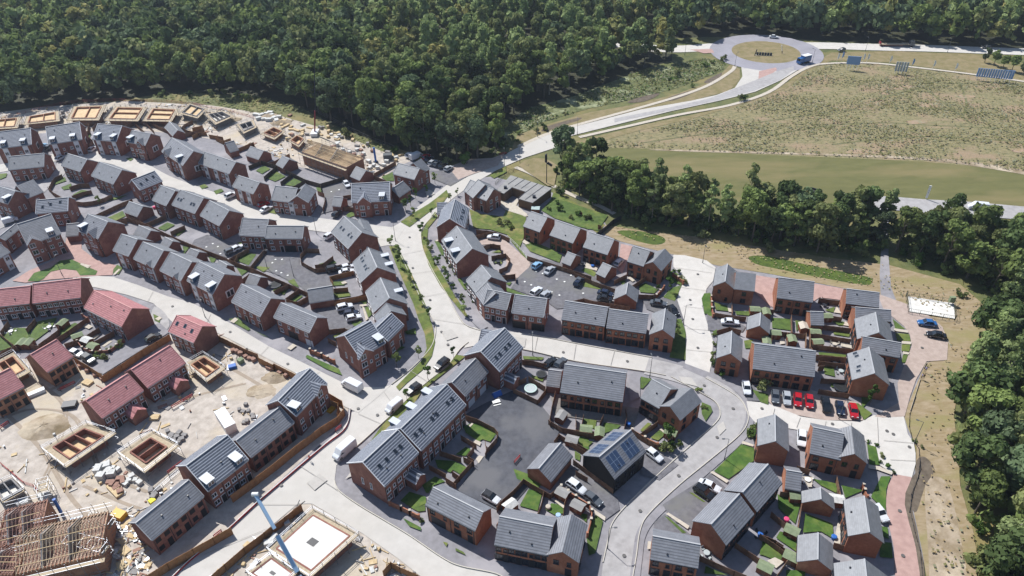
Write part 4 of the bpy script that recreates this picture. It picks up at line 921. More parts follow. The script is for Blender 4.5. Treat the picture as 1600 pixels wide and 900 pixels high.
# red roofs
H('d', (-60,900), (228,870), (231,732), 5.2, 'red', 'red tiled terrace at the left edge above the green gardens', units=3, gab=0)
H('d', (255,870), (628,824), (629,673), 5.2, 'red', 'red tiled terrace facing the crescent lawn', units=4, gab=0)
H('h', (655,107), (948,253), (1050,120), 5.2, 'red', 'large red tiled terrace with plain brick gable beside the lower street', units=4, gab=0)
H('h', (1315,290), (1512,378), (1562,240), 5.2, 'red', 'small red tiled house with three dark roof windows', sky=((.15,.6,0),(.45,.65,0),(.75,.55,0)), gab=0)
H('h', (370,607), (569,486), (441,350), 5.2, 'red', 'unfinished red tiled house with open window holes', wall='tan_brick', voids=True, gab=0, units=2)
H('h', (-60,850), (186,722), (62,586), 5.2, 'red', 'red tiled shell house cut by the left edge', wall='tan_brick', voids=True, gab=0, units=2)
H('h', (1155,730), (1450,537), (1320,403), 5.2, 'red', 'red tiled terrace with a small porch, upper of the building site pair', units=3, gab=0, porch=((.62,3.4,2.6),))
H('o', (800,267), (1120,52), (1000,-85), 5.2, 'red', 'red tiled terrace with a small porch, lower of the building site pair', units=3, gab=0, porch=((.62,3.4,2.6),))
# dark row facing the fence
H('p', (815,250), (1055,-5), (932,-138), 6.6, 'blue', 'tall dark striped roof house with front gable behind the timber hoarding', dorm=((.12,0),), xg=((.78,4.0,.3),), gab=0, units=2)
H('p', (460,572), (798,300), (690,173), 5.2, 'slate', 'dark striped roof terrace between two taller houses behind the timber hoarding', units=3, gab=0, voids=True)
H('o', (-1,-1), (1,1), (0,0), 5.2, 'slate', 'x') if False else None
H('p', (125,837), (440,592), (281,395), 6.0, 'blue', 'dark striped roof terrace with two white topped dormers behind the timber hoarding', dorm=((.12,0),(.82,0)), units=3, gab=0)
H('s', (1185,620), (1592,276), (1475,146), 5.2, 'slate', 'dark striped roof terrace with open ground floor at the lower left', units=3, gab=0, voids=True)
for h_ in HOUSES: print('HOUSE %-16s L%5.1f w%5.1f e%4.1f err%5.1f  %s' % (h_[0], h_[2], h_[3], h_[4], h_[5], h_[1][:50]))

# ---- flat roofed pavilion (U shape)
e = 3.3
def W2(cr, q, z): return at(*px(cr, q), z)
P = [W2('c', q, e)[:2] for q in ((990,668),(1312,770),(1160,884),(1052,852),(1112,800),(1000,762),(936,812),(878,790))]
c0 = P[0]
root = empty('pavilion', (c0[0], c0[1], 0), 0, label='low flat roofed U shaped pavilion with ribbed grey roof beside the footpath', cat='pavilion')
Pl = [p - c0 for p in P]
q = MB(); q.prism([tuple(p) for p in Pl[::-1]], e - .25, e, 0); ro = q.build('roof', 'flat_roof', root)
cen = sum(Pl) / len(Pl)
q = MB()
for i in range(len(Pl)):
    a_, b_ = Pl[i], Pl[(i + 1) % len(Pl)]
    d = (b_ - a_) / np.linalg.norm(b_ - a_); nn = np.array([d[1], -d[0]])
    ins = .35 * (-1 if ((a_ + b_) / 2 + nn * .5 - cen) @ nn < 0 else 1)
    aa, bb = a_ * .97 + cen * .03, b_ * .97 + cen * .03
    q.bar((aa[0], aa[1], (e - .26) / 2), (bb[0], bb[1], (e - .26) / 2), .2, e - .27)
q.build('wall', 'timber_wall', root)
for f in (.18, .34, .5, .66, .82):
    a_ = Pl[0] * (1 - f) + Pl[1] * f; b_ = a_ + (Pl[2] - Pl[1]) * (.97 if f > .55 or f < .1 else .5)
    q = MB(); q.bar((a_[0], a_[1], e + .03), (b_[0], b_[1], e + .03), .25, .06); q.build('roof_seam', 'dark_frame', ro)
for f in ((948,770), (1172,842)):
    p = W2('c', f, e)[:2] - c0; q = MB(); q.box(p[0] - .5, p[0] + .5, p[1] - .5, p[1] + .5, e + .003, e + .7); q.build('roof_vent', 'dark_frame', ro)
# ================================================================ VEGETATION
rng = np.random.default_rng(11)
def leaf_quads(C, Nn, size, rg, jit=.55):
    n = len(C)
    nn = Nn + rg.normal(0, jit, (n, 3)); nn /= np.linalg.norm(nn, axis=1)[:, None]
    t = rg.normal(size=(n, 3)); t -= (t * nn).sum(1)[:, None] * nn; t /= np.linalg.norm(t, axis=1)[:, None]
    b = np.cross(nn, t); s1 = size * rg.uniform(.6, 1.25, (n, 1)) / 2; s2 = size * rg.uniform(.45, 1.0, (n, 1)) / 2
    V = np.stack([C - t * s1 - b * s2 * .6, C + t * s1 * .8 - b * s2, C + t * s1 + b * s2 * .7, C - t * s1 * .7 + b * s2], 1)
    V[:, 0] += nn * s1 * .25; V[:, 2] += nn * s1 * .25
    return V
def crown_quads(seed, rx, h, nl, n, size, kind='broad', base=0.0):
    """returns (n,4,3) quads of a crown whose bottom is at base and top at base+h"""
    rg = np.random.default_rng(seed)
    L = []
    for k in range(nl):
        u = rg.uniform(0, 1)
        if kind == 'broad': prof = math.sin(math.pi * (.18 + .72 * u)) ** .7
        elif kind == 'birch': prof = (1 - u) ** .6 * .9 + .12 if u > .25 else .75
        else: prof = 1 - u * .85
        a = rg.uniform(0, 2 * math.pi); rr = rx * prof * rg.uniform(.35, .8)
        lr = rx * rg.uniform(.26, .46) * (1.0 if kind != 'pine' else .8) * (.7 + .3 * prof)
        L.append((rr * math.cos(a), rr * math.sin(a), base + h * (.1 + .82 * u), lr, lr * rg.uniform(.6, .9)))
    L = np.array(L); pick = rg.choice(nl, n, p=L[:, 3] ** 2 / (L[:, 3] ** 2).sum())
    d = rg.normal(size=(n, 3)); d[:, 2] = d[:, 2] * .9 + .25; d /= np.linalg.norm(d, axis=1)[:, None]
    r = rg.uniform(.72, 1.06, (n, 1))
    P = L[pick]; C = P[:, :3] + d * r * np.stack([P[:, 3], P[:, 3], P[:, 4]], 1)
    return leaf_quads(C, d, size, rg, .5)
def quads_mesh(name, V, mats, mi=None):
    n = len(V); me = bpy.data.meshes.new(name)
    me.vertices.add(4 * n); me.vertices.foreach_set('co', V.reshape(-1).astype(np.float32))
    me.loops.add(4 * n); me.loops.foreach_set('vertex_index', np.arange(4 * n, dtype=np.int32))
    me.polygons.add(n); me.polygons.foreach_set('loop_start', np.arange(0, 4 * n, 4, dtype=np.int32)); me.polygons.foreach_set('loop_total', np.full(n, 4, dtype=np.int32))
    for m_ in mats: me.materials.append(M[m_])
    if mi is not None: me.polygons.foreach_set('material_index', mi.astype(np.int32))
    me.update(calc_edges=True); return me
def trunk_mesh(name, h, r, seed, bark='bark', limbs=4, rx=3.):
    rg = random.Random(seed); mb = MB(); p = np.array([0., 0, -.2]); N_ = 5; pr = r
    top = h * .82
    for k in range(N_):
        q = np.array([rg.uniform(-.2, .2) * (k + 1) / 2, rg.uniform(-.2, .2) * (k + 1) / 2, top * (k + 1) / N_]); nr = r * (1 - .8 * (k + 1) / N_)
        mb.tube(p, q, pr, nr, 7, cap=False); p, pr = q, nr
    for k in range(limbs):
        a = 2 * math.pi * (k + rg.random()) / limbs; z0 = h * rg.uniform(.35, .6)
        mb.tube((0, 0, z0), (math.cos(a) * rx * .7, math.sin(a) * rx * .7, z0 + h * .18), r * .4, r * .1, 5, cap=False)
    return mb.mesh(name, bark)
def inpoly(P, x, y):
    c = False; n = len(P)
    for i in range(n):
        x1, y1 = P[i]; x2, y2 = P[i - 1]
        if (y1 > y) != (y2 > y) and x < (x2 - x1) * (y - y1) / (y2 - y1 + 1e-12) + x1: c = not c
    return c
def scatter(P, sp, seed, jit=.42):
    rg = random.Random(seed); xs = [p[0] for p in P]; ys = [p[1] for p in P]; out = []
    y = min(ys); row = 0
    while y < max(ys):
        x = min(xs) + (sp / 2 if row % 2 else 0)
        while x < max(xs):
            a, b = x + rg.uniform(-jit, jit) * sp, y + rg.uniform(-jit, jit) * sp
            if inpoly(P, a, b): out.append((a, b))
            x += sp
        y += sp * .87; row += 1
    return out
def wpoly(flat, cr='P'): return [tuple(at(*p)[:2]) for p in pts(cr, flat)]
# tree kinds
VAR = {}
def variants(kind):
    if kind in VAR: return VAR[kind]
    out = []
    spec = dict(oak=(5.0, 11.5, 17, 1500, 1.0, 'broad', 3.2, ['leaf_dark', 'leaf_mid', 'leaf_blue'], .38, 'bark'),
                ash=(4.2, 11.5, 15, 1300, .9, 'broad', 3.6, ['leaf_mid', 'leaf_olive', 'leaf_dark'], .3, 'bark'),
                birch=(3.1, 12.5, 15, 950, .75, 'birch', 4.5, ['leaf_birch', 'leaf_birch', 'leaf_olive'], .2, 'birch_bark'),
                chestnut=(4.8, 10.5, 15, 1300, 1.0, 'broad', 3.5, ['leaf_yellow', 'leaf_mid'], .35, 'bark'),
                pine=(3.0, 9.0, 12, 700, .9, 'pine', 9.0, ['leaf_dark', 'leaf_blue'], .35, 'bark'))[kind]
    rx, h, nl, n, size, kd, base, mats, tr, bark = spec
    for s in range(5 if kind in ('oak', 'ash', 'birch') else 2):
        V = crown_quads(100 + s * 7 + len(kind), rx * (.9 + .05 * s), h, nl, n, size, kd, base)
        cm = quads_mesh('crown', V, [mats[s % len(mats)]])
        tm = trunk_mesh('trunk', base + h, tr, s, bark, 4, rx)
        out.append((cm, tm))
    VAR[kind] = out; return out
def tree(kind, x, y, s, label, group=None, k=None, cat='tree', name=None, sz=None):
    v = variants(kind); k = R.randrange(len(v)) if k is None else k
    rz = R.uniform(0, 6.28)
    root = empty(name or kind + '_tree', (x, y, 0), rz, label=label, cat=cat, group=group)
    root.scale = (s, s, sz or s * R.uniform(.9, 1.2))
    obj('crown', v[k][0], root); obj('trunk', v[k][1], root)
    return root
# ---- the big wood
wood = wpoly([-420,205, -200,186, 0,174, 60,163, 120,158, 230,147, 300,142, 400,148, 460,162, 500,186, 545,206, 600,228, 645,241, 700,250, 758,251, 781,230, 789,192, 830,165, 900,147, 950,127, 1000,108, 1042,99, 1056,90, 1040,82, 985,78, 940,67])
W0 = wood + [tuple(at(925, 58)[:2])]
far = [(230, 620), (-520, 620), (-520, wood[0][1])]
woodP = W0 + [(60, 620), (-560, 620), (-480, wood[0][1])]
north = wpoly([900,55, 960,60, 1040,66, 1100,58, 1150,52, 1200,53, 1260,60, 1330,63, 1450,69, 1600,76, 1750,83, 1950,92])
northP = north + [(620, 640), (0, 640)]
pos = [(x, y, 'w') for x, y in scatter(woodP, 6.6, 5)] + [(x, y, 'n') for x, y in scatter(northP, 7.0, 6)]
def inview(x, y, m=60):
    a, b = proj((x, y, 0)); a2, b2 = proj((x, y, 16))
    return -m < a < 1600 + m and b > -50 and b2 < 960
pos = [p for p in pos if inview(p[0], p[1]) and not (p[2] == 'n' and inpoly(woodP, p[0], p[1]))]
pos.sort(key=lambda p: math.hypot(p[0], p[1], CAMH))
def wkind(x, y, rg):
    f = math.sin(x * .021 + 1.3) + math.sin(y * .017 + x * .009 + .4) + rg.uniform(-1.0, 1.0)
    a, b = proj((x, y, 0))
    if 560 < a < 860 and 30 < b < 150: f += .9     # the pale young birch stand in the middle of the wood
    if rg.random() < .025 and b < 150: return 'chestnut'
    return 'birch' if f > 1.0 else ('ash' if f > -.4 else 'oak')
rg_ = random.Random(4)
NEAR = 125
WOODLAB = dict(oak='dark green broadleaf tree at the edge of the big wood', ash='mid green rounded tree at the edge of the big wood',
               birch='pale stemmed birch at the edge of the big wood', chestnut='yellow flowering sweet chestnut in the edge of the big wood')
# trees seen along the edge first: nearest ones
for (x, y, t_) in pos[:NEAR]:
    kd = wkind(x, y, rg_)
    s = rg_.uniform(.75, 1.25) * (1.15 if kd == 'birch' else 1)
    tree(kd, x, y, s, WOODLAB[kd], 'trees along the edge of the big wood' if kd != 'chestnut' else 'flowering chestnuts in the big wood', name=dict(oak='oak_tree', ash='ash_tree', birch='birch_tree', chestnut='chestnut_tree')[kd])
# the rest as one mass
def lowvars():
    out = []
    for kd, n_, spec in (('oak', 6, (5.0, 11.5, 9, 'broad', 3.0)), ('ash', 6, (4.2, 11.5, 8, 'broad', 3.2)), ('birch', 5, (3.1, 12.5, 8, 'birch', 3.5)), ('chestnut', 2, (4.8, 10.5, 8, 'broad', 3.0))):
        for s in range(n_):
            rx, h, nl, pk, base = spec
            out.append((kd, crown_quads(500 + s * 3 + len(kd), rx, h, nl + s % 3, 330, 1.55, pk, base), crown_quads(700 + s * 3 + len(kd), rx, h, nl + s % 3, 150, 2.4, pk, base)))
    return out
LV = lowvars()
FM = ['leaf_dark', 'leaf_mid', 'leaf_blue', 'leaf_olive', 'leaf_birch', 'leaf_yellow']
CH = dict(oak=[0, 0, 1, 2, 3], ash=[1, 3, 2, 4, 1, 5], birch=[4, 4, 3], chestnut=[5])
VV, MI = [], []
for (x, y, t_) in pos[NEAR:]:
    kd = wkind(x, y, rg_); c = [l for l in LV if l[0] == kd]; l = c[rg_.randrange(len(c))]
    s = rg_.choice([.65, .8, .9, 1.0, 1.1, 1.25]) * rg_.uniform(.92, 1.1) * (1.1 if kd == 'birch' else 1.0); a = rg_.uniform(0, 6.28); ca, sa = math.cos(a) * s, math.sin(a) * s
    if t_ == 'n': s *= 1.05
    V = l[1] if math.hypot(x, y) < 380 else l[2]
    Rm = np.array([[ca, -sa, 0], [sa, ca, 0], [0, 0, s * rg_.uniform(.9, 1.15)]])
    VV.append((V @ Rm.T + np.array([x, y, 0])).astype(np.float32)); MI.append(np.full(len(V), CH[kd][rg_.randrange(len(CH[kd]))]))
fw = obj('far_woodland', quads_mesh('far_woodland', np.concatenate(VV), FM, np.concatenate(MI)))
tag(fw, kind='stuff', label='dense mixed woodland stretching to the top of the picture')
print('WOOD', len(pos), 'near', NEAR)
# ---- the tree belt between field and estate
belt = wpoly([868,268, 885,262, 930,282, 965,300, 1010,312, 1060,326, 1130,338, 1190,346, 1270,356, 1350,362, 1376,366, 1376,392, 1330,398, 1270,394, 1180,378, 1090,362, 1020,352, 975,344, 930,322, 890,300])
belt2 = wpoly([1394,372, 1440,374, 1500,380, 1560,388, 1640,402, 1700,420, 1660,470, 1600,470, 1550,462, 1500,440, 1440,416, 1396,404])
right = wpoly([1600,455, 1650,455, 1720,440, 1800,500, 1900,640, 1960,900, 1960,1050, 1560,1050, 1530,930, 1522,850, 1506,770, 1500,700, 1498,650, 1504,600, 1520,560, 1545,525, 1552,485])
BL = dict(oak='dense dark green tree', ash='round green tree', birch='slender pale stemmed birch')
nb = 0
for P_, sp, where, grp, mix, hs in ((belt, 5.0, 'in the tree belt between the dry strip and the mown field', 'tree belt', ['birch', 'ash', 'ash', 'oak'], .95),
                            (belt2, 5.8, 'in the belt right of the woodland footpath', 'tree belt right of the footpath', ['oak', 'ash', 'ash'], .95),
                            (right, 6.0, 'in the wood along the right edge', 'wood along the right edge', ['oak', 'oak', 'ash', 'ash', 'birch'], 1.0)):
    for (x, y) in scatter(P_, sp, 21 + nb):
        if not inview(x, y, 90): continue
        kd = rg_.choice(mix); s = hs * rg_.uniform(.8, 1.15)
        tree(kd, x, y, s, BL[kd] + ' ' + where, grp, name=kd + '_tree'); nb += 1
print('BELT', nb)
for q, s, lb in (((984,100), 1.0, 'tall bare stemmed pine left of the other beside the roundabout approach'), ((1040,92), .95, 'tall bare stemmed pine nearest the roundabout'), ((1006,104), .8, 'shorter pine between the two tall pines by the roundabout')):
    x, y, _ = at(*q); tree('pine', x, y, s, lb, 'pines by the roundabout', name='pine_tree', cat='pine tree')
# hedge clumps right of the lorry
for i, (q, s) in enumerate((((1538,98), .4), ((1552,103), .45), ((1566,108), .48), ((1580,112), .48), ((1597,118), .5), ((1615,124), .5))):
    x, y, _ = at(*q); tree('oak', x, y, s, 'rounded dark bush in the short row beside the main road', 'bush row by the main road', name='bush', cat='bush')
# ---- shrubs and young trees
def small_variant(key, rx, h, n, size, base, mats, tr):
    out = []
    for s in range(3):
        V = crown_quads(900 + s + len(key), rx, h, 7, n, size, 'broad', base)
        out.append((quads_mesh('crown', V, [mats[s % len(mats)]]), trunk_mesh('trunk', base + h * .8, tr, s, 'bark', 3, rx)))
    VAR[key] = out
small_variant('young', 1.05, 2.8, 190, .38, 1.3, ['leaf_shrub', 'leaf_mid', 'leaf_birch'], .07)
small_variant('shrub', 1.0, 1.3, 170, .32, .1, ['leaf_shrub', 'leaf_olive', 'leaf_mid'], .05)
small_variant('redshrub', 1.0, 1.3, 170, .32, .1, ['leaf_red', 'leaf_red', 'leaf_olive'], .05)
def many(key, cr, flat, lab, grp, nm, cat, s=(.8, 1.2)):
    for q in pts(cr, flat):
        x, y, _ = at(*q); tree(key, x, y, rg_.uniform(*s), lab, grp, name=nm, cat=cat)
YG = 'young street trees along the avenue'
YL = 'thin young street tree staked in the %s grass verge of the avenue'
many('young', 'f', [60,440, 115,520, 130,590, 195,690, 210,740, 300,880, 360,1010], YL % 'left', 'young trees in the left avenue verge', 'young_tree', 'young tree')
many('young', 'f', [305,350, 340,450, 370,500, 395,560, 440,600, 480,690, 510,730, 540,800, 620,890, 630,960], YL % 'right', 'young trees in the right avenue verge', 'young_tree', 'young tree')
many('young', 'c', [575,830, 520,880, 330,820, 250,860, 400,740, 170,960, 230,1000], 'young tree by the forecourt at the top of the avenue', 'young trees at the top of the avenue', 'young_tree', 'young tree')
many('young', 'f', [165,140, 375,190, 210,110], 'young tree near the side street mouth on the avenue', 'young trees at the side street mouth', 'young_tree', 'young tree')
many('young', 'j', [545,510, 345,680, 180,830, 270,500, 100,570], 'young tree in the verge below the avenue junction', 'young trees below the junction', 'young_tree', 'young tree')
many('shrub', 'f', [910,260, 1285,145, 1385,150, 1465,215, 1520,190, 1350,95, 1590,220, 960,260, 985,290], 'rounded shrub on the orchard lawn beside the pavilion', 'shrubs on the orchard lawn', 'shrub', 'shrub', (.9, 1.5))
many('redshrub', 'g', [95,215, 180,290, 20,180], 'reddish shrub on the orchard lawn by the black fence', 'reddish shrubs', 'shrub', 'shrub', (.9, 1.3))
many('shrub', 'k', [790,220, 790,260, 800,300, 1080,330, 1085,400, 1075,470, 1070,520, 1080,560, 1110,620, 1140,650], 'clipped shrub along the white road frontages', 'shrubs along the white road', 'shrub', 'shrub', (.6, 1.0))
many('shrub', 'r', [690,500, 740,490, 800,480, 760,530, 700,530, 1000,200, 960,60, 1385,420, 1400,360, 1360,400], 'green shrub in a corner bed inside the road bend', 'shrubs inside the road bend', 'shrub', 'shrub', (.9, 1.5))
x, y, _ = at(*px('r', (690, 480))); tree('young', x, y, 1.5, 'leafy green young tree above the corner bed by the white hatchback', None, name='young_tree', cat='young tree')
x, y, _ = at(*px('k', (1465, 740))); tree('shrub', x, y, 1.9, 'large round bush on the lawn by the white car in the bend', None, name='bush', cat='bush')
x, y, _ = at(*px('m', (390, 870))); tree('young', x, y, 1.25, 'yellow green young tree beside the parked red car', None, name='young_tree', cat='young tree')
x, y, _ = at(*px('g', (715, 780))); tree('young', x, y, 1.2, 'young tree on the corner lawn of the white road', None, name='young_tree', cat='young tree')
x, y, _ = at(*px('d', (780, 110))); tree('young', x, y, .9, 'small bright green young tree on the pale forecourt path', None, name='young_tree', cat='young tree')
many('shrub', 'c', [1190,340, 1240,310, 1260,325, 1060,350, 1040,410, 1370,800, 1400,830, 930,420, 950,440, 1000,390], 'dark shrub on the bank beside the main road', 'shrubs on the road bank', 'shrub', 'shrub', (1.0, 1.8))
many('shrub', 'x', [410,680, 780,790, 820,780, 560,500, 500,520, 640,480, 660,470, 290,600, 240,640], 'shrub on the slope below the roundabout', 'shrubs on the roundabout slope', 'shrub', 'shrub', (1.2, 2.2))
many('shrub', 'h', [800,500, 760,490, 860,440, 930,420, 950,400, 820,510], 'scrubby bush behind the curved garden wall of the red terrace', 'bushes behind the red terrace wall', 'shrub', 'shrub', (.8, 1.3))
many('shrub', 'P', [300,152, 330,150, 350,148, 372,150, 385,158, 255,150, 540,214, 620,240, 662,250, 770,240, 778,232, 700,256, 730,258], 'low scrub bush at the foot of the big wood', 'scrub at the wood edge', 'shrub', 'shrub', (1.6, 2.8))
many('shrub', 'P', [1300,395, 1345,402, 1500,462, 1530,505, 1510,590, 1503,640, 1508,690, 1510,730, 1518,780, 1524,830, 1534,880, 1100,372, 1010,360, 1200,392], 'low bush at the foot of the trees by the dry strip', 'bushes by the dry strip', 'shrub', 'shrub', (1.4, 2.4))
many('shrub', 'n', [480,470, 440,390, 475,520, 530,560, 570,600, 380,360, 735,350, 795,400], 'small plant in the bed beside the turning area', 'plants by the turning area', 'shrub', 'shrub', (.5, .8))
many('shrub', 'f', [490,550, 520,590, 540,620, 560,650, 640,740, 660,790, 690,830, 700,860, 480,520], 'small front garden bush beside the avenue pavement', 'front garden bushes by the avenue', 'shrub', 'shrub', (.5, .8))
many('shrub', 'g', [800,640, 830,680, 760,630, 840,720, 645,760, 660,700], 'hedge bush at the corner of the detached brick house', 'hedge bushes at the corner house', 'shrub', 'shrub', (.7, 1.1))
many('shrub', 'u', [290,480], 'small front garden bush at the bottom terrace', 'front garden bushes at the bottom terrace', 'shrub', 'shrub', (.5, .8))

# undergrowth beneath the belts: ground cover
UV, = [[]]
lo_ = [crown_quads(40 + k, 1.9, 2.6, 6, 120, .75, 'broad', -.2) for k in range(4)]
UMI = []
for P_, sp, hs in ((belt, 3.4, 1.0), (belt2, 4.0, 1.0), (right, 4.0, 1.25)):
    for (x, y) in scatter(P_, sp, 77):
        if not inview(x, y, 60): continue
        a = rg_.uniform(0, 6.28); s = hs * rg_.uniform(.7, 1.4); ca, sa = math.cos(a) * s, math.sin(a) * s
        V = lo_[rg_.randrange(4)]
        UV.append((V @ np.array([[ca, -sa, 0], [sa, ca, 0], [0, 0, s * 1.2]]).T + np.array([x, y, 0])).astype(np.float32)); UMI.append(np.full(len(V), rg_.choice([0, 1, 1, 2, 3])))
tag(obj('undergrowth', quads_mesh('undergrowth', np.concatenate(UV), ['leaf_dark', 'leaf_mid', 'leaf_olive', 'leaf_shrub'], np.concatenate(UMI))), kind='stuff', label='leafy undergrowth below the tree belts')

# grass tussocks give the rough ground its grain
def tussocks(Pw, dens, size, seed, mats, label, name='tussock_grass', jt=.28):
    rg = np.random.default_rng(seed); Pa = np.array(Pw); lo, hi = Pa.min(0), Pa.max(0)
    n = int((hi[0] - lo[0]) * (hi[1] - lo[1]) * dens); C = rg.uniform(lo, hi, (n, 2))
    f = np.sin(C[:, 0] * .11 + np.sin(C[:, 1] * .07) * 2) + np.sin(C[:, 1] * .23 + C[:, 0] * .04) + rg.normal(0, .9, n)
    keep = np.array([inpoly(Pw, c[0], c[1]) for c in C]) & (f > -.3); C = C[keep]; f = f[keep]; n = len(C)
    P3 = np.c_[C, LAYER_TOP + rg.uniform(.0, .12, n)]; Nn = np.tile([0, 0, 1.], (n, 1))
    V = leaf_quads(P3, Nn, size, rg, jt); mi = np.clip((f + rg.normal(0, .8, n)).astype(int) + 1, 0, len(mats) - 1)
    tag(obj(name, quads_mesh(name, V, mats, mi)), kind='stuff', label=label)
field_ = wpoly([930,231, 1000,206, 1080,188, 1160,165, 1230,141, 1262,112, 1300,101, 1390,104, 1500,119, 1700,142, 1750,295, 1600,270, 1540,260, 1440,250, 1200,240, 1000,231])
tussocks(field_, 1.3, .8, 1, ['tuft_straw', 'tuft_green', 'tuft_grey', 'tuft_green'], 'dry tussocky grass over the big field')
tussocks(wpoly([786,225, 790,195, 830,168, 900,150, 950,130, 1000,112, 1060,100, 1100,92, 1135,98, 1128,110, 1100,122, 1050,140, 1000,152, 920,170, 850,190, 808,212]), 1.6, .9, 2, ['leaf_olive', 'tuft_green', 'leaf_shrub', 'tuft_grey', 'tuft_grey'], 'scrubby growth on the bank beside the main road', jt=.6)
tussocks(wpoly([945,352, 1010,362, 1100,372, 1220,392, 1300,404, 1390,415, 1500,445, 1540,480, 1540,530, 1500,590, 1490,650, 1496,700, 1500,760, 1520,830, 1540,950, 1465,950, 1450,860, 1440,790, 1440,700, 1430,670, 1425,640, 1450,570, 1486,560, 1480,514, 1455,488, 1420,470, 1380,452, 1200,424, 1118,411, 1070,396, 970,374]), .7, .55, 3, ['tuft_straw', 'tuft_straw', 'tuft_green', 'tuft_grey'], 'short dry grass tufts on the strip round the estate', jt=.12)
tussocks(wpoly([235,150, 300,146, 400,150, 470,168, 520,196, 590,224, 640,243, 600,240, 560,226, 500,200, 420,182, 330,163, 260,156]), 1.2, .9, 4, ['tuft_straw', 'tuft_green', 'leaf_olive'], 'rough grass on the bank below the big wood')
# ================================================================ FENCES
def fence(cr, flats, label, mt='fence', h=1.8, name='garden_fence', cat='fence', zc=None, th=.09, group=None, style='board'):
    zc = h if zc is None else zc
    runs = [[at(*q, zc)[:2] for q in pts(cr, fl)] for fl in flats]
    o0 = runs[0][0]
    root = empty(name, (o0[0], o0[1], 0), 0, label=label, cat=cat, group=group)
    for W in runs:
        mb = MB()
        for i in range(len(W) - 1):
            a, b = W[i] - o0, W[i + 1] - o0; L = np.linalg.norm(b - a)
            if L < .1: continue
            n = max(1, int(round(L / (1.83 if style == 'board' else 2.6))))
            if style == 'open':
                for z_ in (.15, h * .5, h - .05): mb.bar((a[0], a[1], z_), (b[0], b[1], z_), .05)
                for k in range(n + 1):
                    p0 = a + (b - a) * k / n; mb.bar((p0[0], p0[1], 0), (p0[0], p0[1], h), .08)
                for k in range(n * 6):
                    p0 = a + (b - a) * k / (n * 6); mb.bar((p0[0], p0[1], .1), (p0[0], p0[1], h - .06), .018)
                continue
            for k in range(n):
                p0 = a + (b - a) * k / n; p1 = a + (b - a) * (k + 1) / n
                hh = h + R.uniform(-.03, .03)
                mb.bar((p0[0], p0[1], hh / 2), (p1[0], p1[1], hh / 2), th * .5, hh)
                mb.bar((p0[0], p0[1], 0), (p0[0], p0[1], hh + .08), .11)
            mb.bar((b[0], b[1], 0), (b[0], b[1], h + .08), .11)
        mb.build('fence_run', mt, root)
    return root
def wallrun(cr, flats, label, mt='orange_brick', h=1.7, name='garden_wall'):
    runs = [[at(*q, h)[:2] for q in pts(cr, fl)] for fl in flats]; o0 = runs[0][0]
    root = empty(name, (o0[0], o0[1], 0), 0, label=label, cat='garden wall')
    for W in runs:
        mb = MB()
        for i in range(len(W) - 1):
            a, b = W[i] - o0, W[i + 1] - o0; L = np.linalg.norm(b - a); n = max(1, int(round(L / 2.4)))
            for k in range(n):
                p0 = a + (b - a) * k / n; p1 = a + (b - a) * (k + 1) / n
                mb.bar((p0[0], p0[1], h / 2 - .1), (p1[0], p1[1], h / 2 - .1), .2, h - .2, m=0)
                mb.bar((p0[0], p0[1], 0), (p0[0], p0[1], h + .1), .42, m=0)
                q = (p0[0], p0[1]); mb.box(q[0]-.25, q[0]+.25, q[1]-.25, q[1]+.25, h + .1, h + .18, 1)
            mb.bar((b[0], b[1], 0), (b[0], b[1], h + .1), .42, m=0)
        mb.build('wall_run', [mt, 'slab_path'], root)
    return root
F = fence
F('a', [[370,760,410,800,480,840,570,870,650,880,730,870,800,850,870,820], [380,760,420,690,480,660], [1010,550,1010,550] if False else [540,760,620,735,690,735], [560,830,640,800,710,785]], 'curved brown fence round the back gardens of the two grey roofed semis')
F('a', [[650,330,720,395,690,430,640,440], [650,330,700,320]], 'brown fence round the small lawn beside the dormered house', 'fence')
F('a', [[960,290,1040,250,1100,245,1180,255], [1040,250,1130,330], [1080,245,1140,260,1200,320], [1180,260,1270,300,1390,350], [1380,280,1470,320,1560,340], [1400,350,1500,330,1590,300], [1390,320,1440,270,1500,240]], 'brown fences dividing the unfinished plots below the scaffolded shells')
F('a', [[600,290,650,270,760,245,800,220], [680,330,690,270], [760,245,720,300]], 'brown fences behind the third dormered house')
F('b', [[440,595,540,555,660,590,780,650,880,700,1000,735,1190,680], [660,595,560,680], [780,655,690,720], [1000,735,1010,790], [880,705,770,770]], 'grey brown fences between the three green back gardens', 'grey_fence')
F('b', [[1420,655,1500,610,1590,560], [1420,670,1560,730], [600,570,640,560,760,500]], 'brown fence along the construction plot beside the last garage')
F('b', [[0,360,60,330,110,330], [180,370,240,400,300,380], [330,470,480,410,500,470], [130,350,240,370], [0,300,80,280]], 'new timber fences beside the unfinished gardens', 'new_fence')
F('e', [[1180,115,1270,120], [1170,95,1180,30,1250,20], [1020,130,1040,60,1030,10,980,-10]], 'brown fence round the small lawn beside the pale roofed garage')
F('d', [[740,180,850,130,960,80,1030,55], [820,245,990,200,1140,250,1270,310,1400,370,1520,420,1620,470], [890,240,980,215], [1140,245,1290,180], [1330,310,1440,260], [1000,185,1130,245]], 'long brown fence behind the garages and the middle street gardens')
F('e', [[0,410,120,460,270,520,330,545,480,600,640,670,760,720,880,775,920,800], [290,520,440,440], [330,540,350,500], [450,590,560,450,575,440]], 'long brown fence between the asphalt court and the stepped terrace gardens')
F('e', [[380,690,470,620], [730,830,830,760], [830,860,900,820], [640,770,750,720]], 'short garden fences behind the lowest stepped town house')
F('e', [[850,540,900,570,960,600,1060,590,1250,545], [850,540,845,490,890,440,990,445], [960,570,1020,560,1100,500]], 'curved brown fence round the conservatory garden')
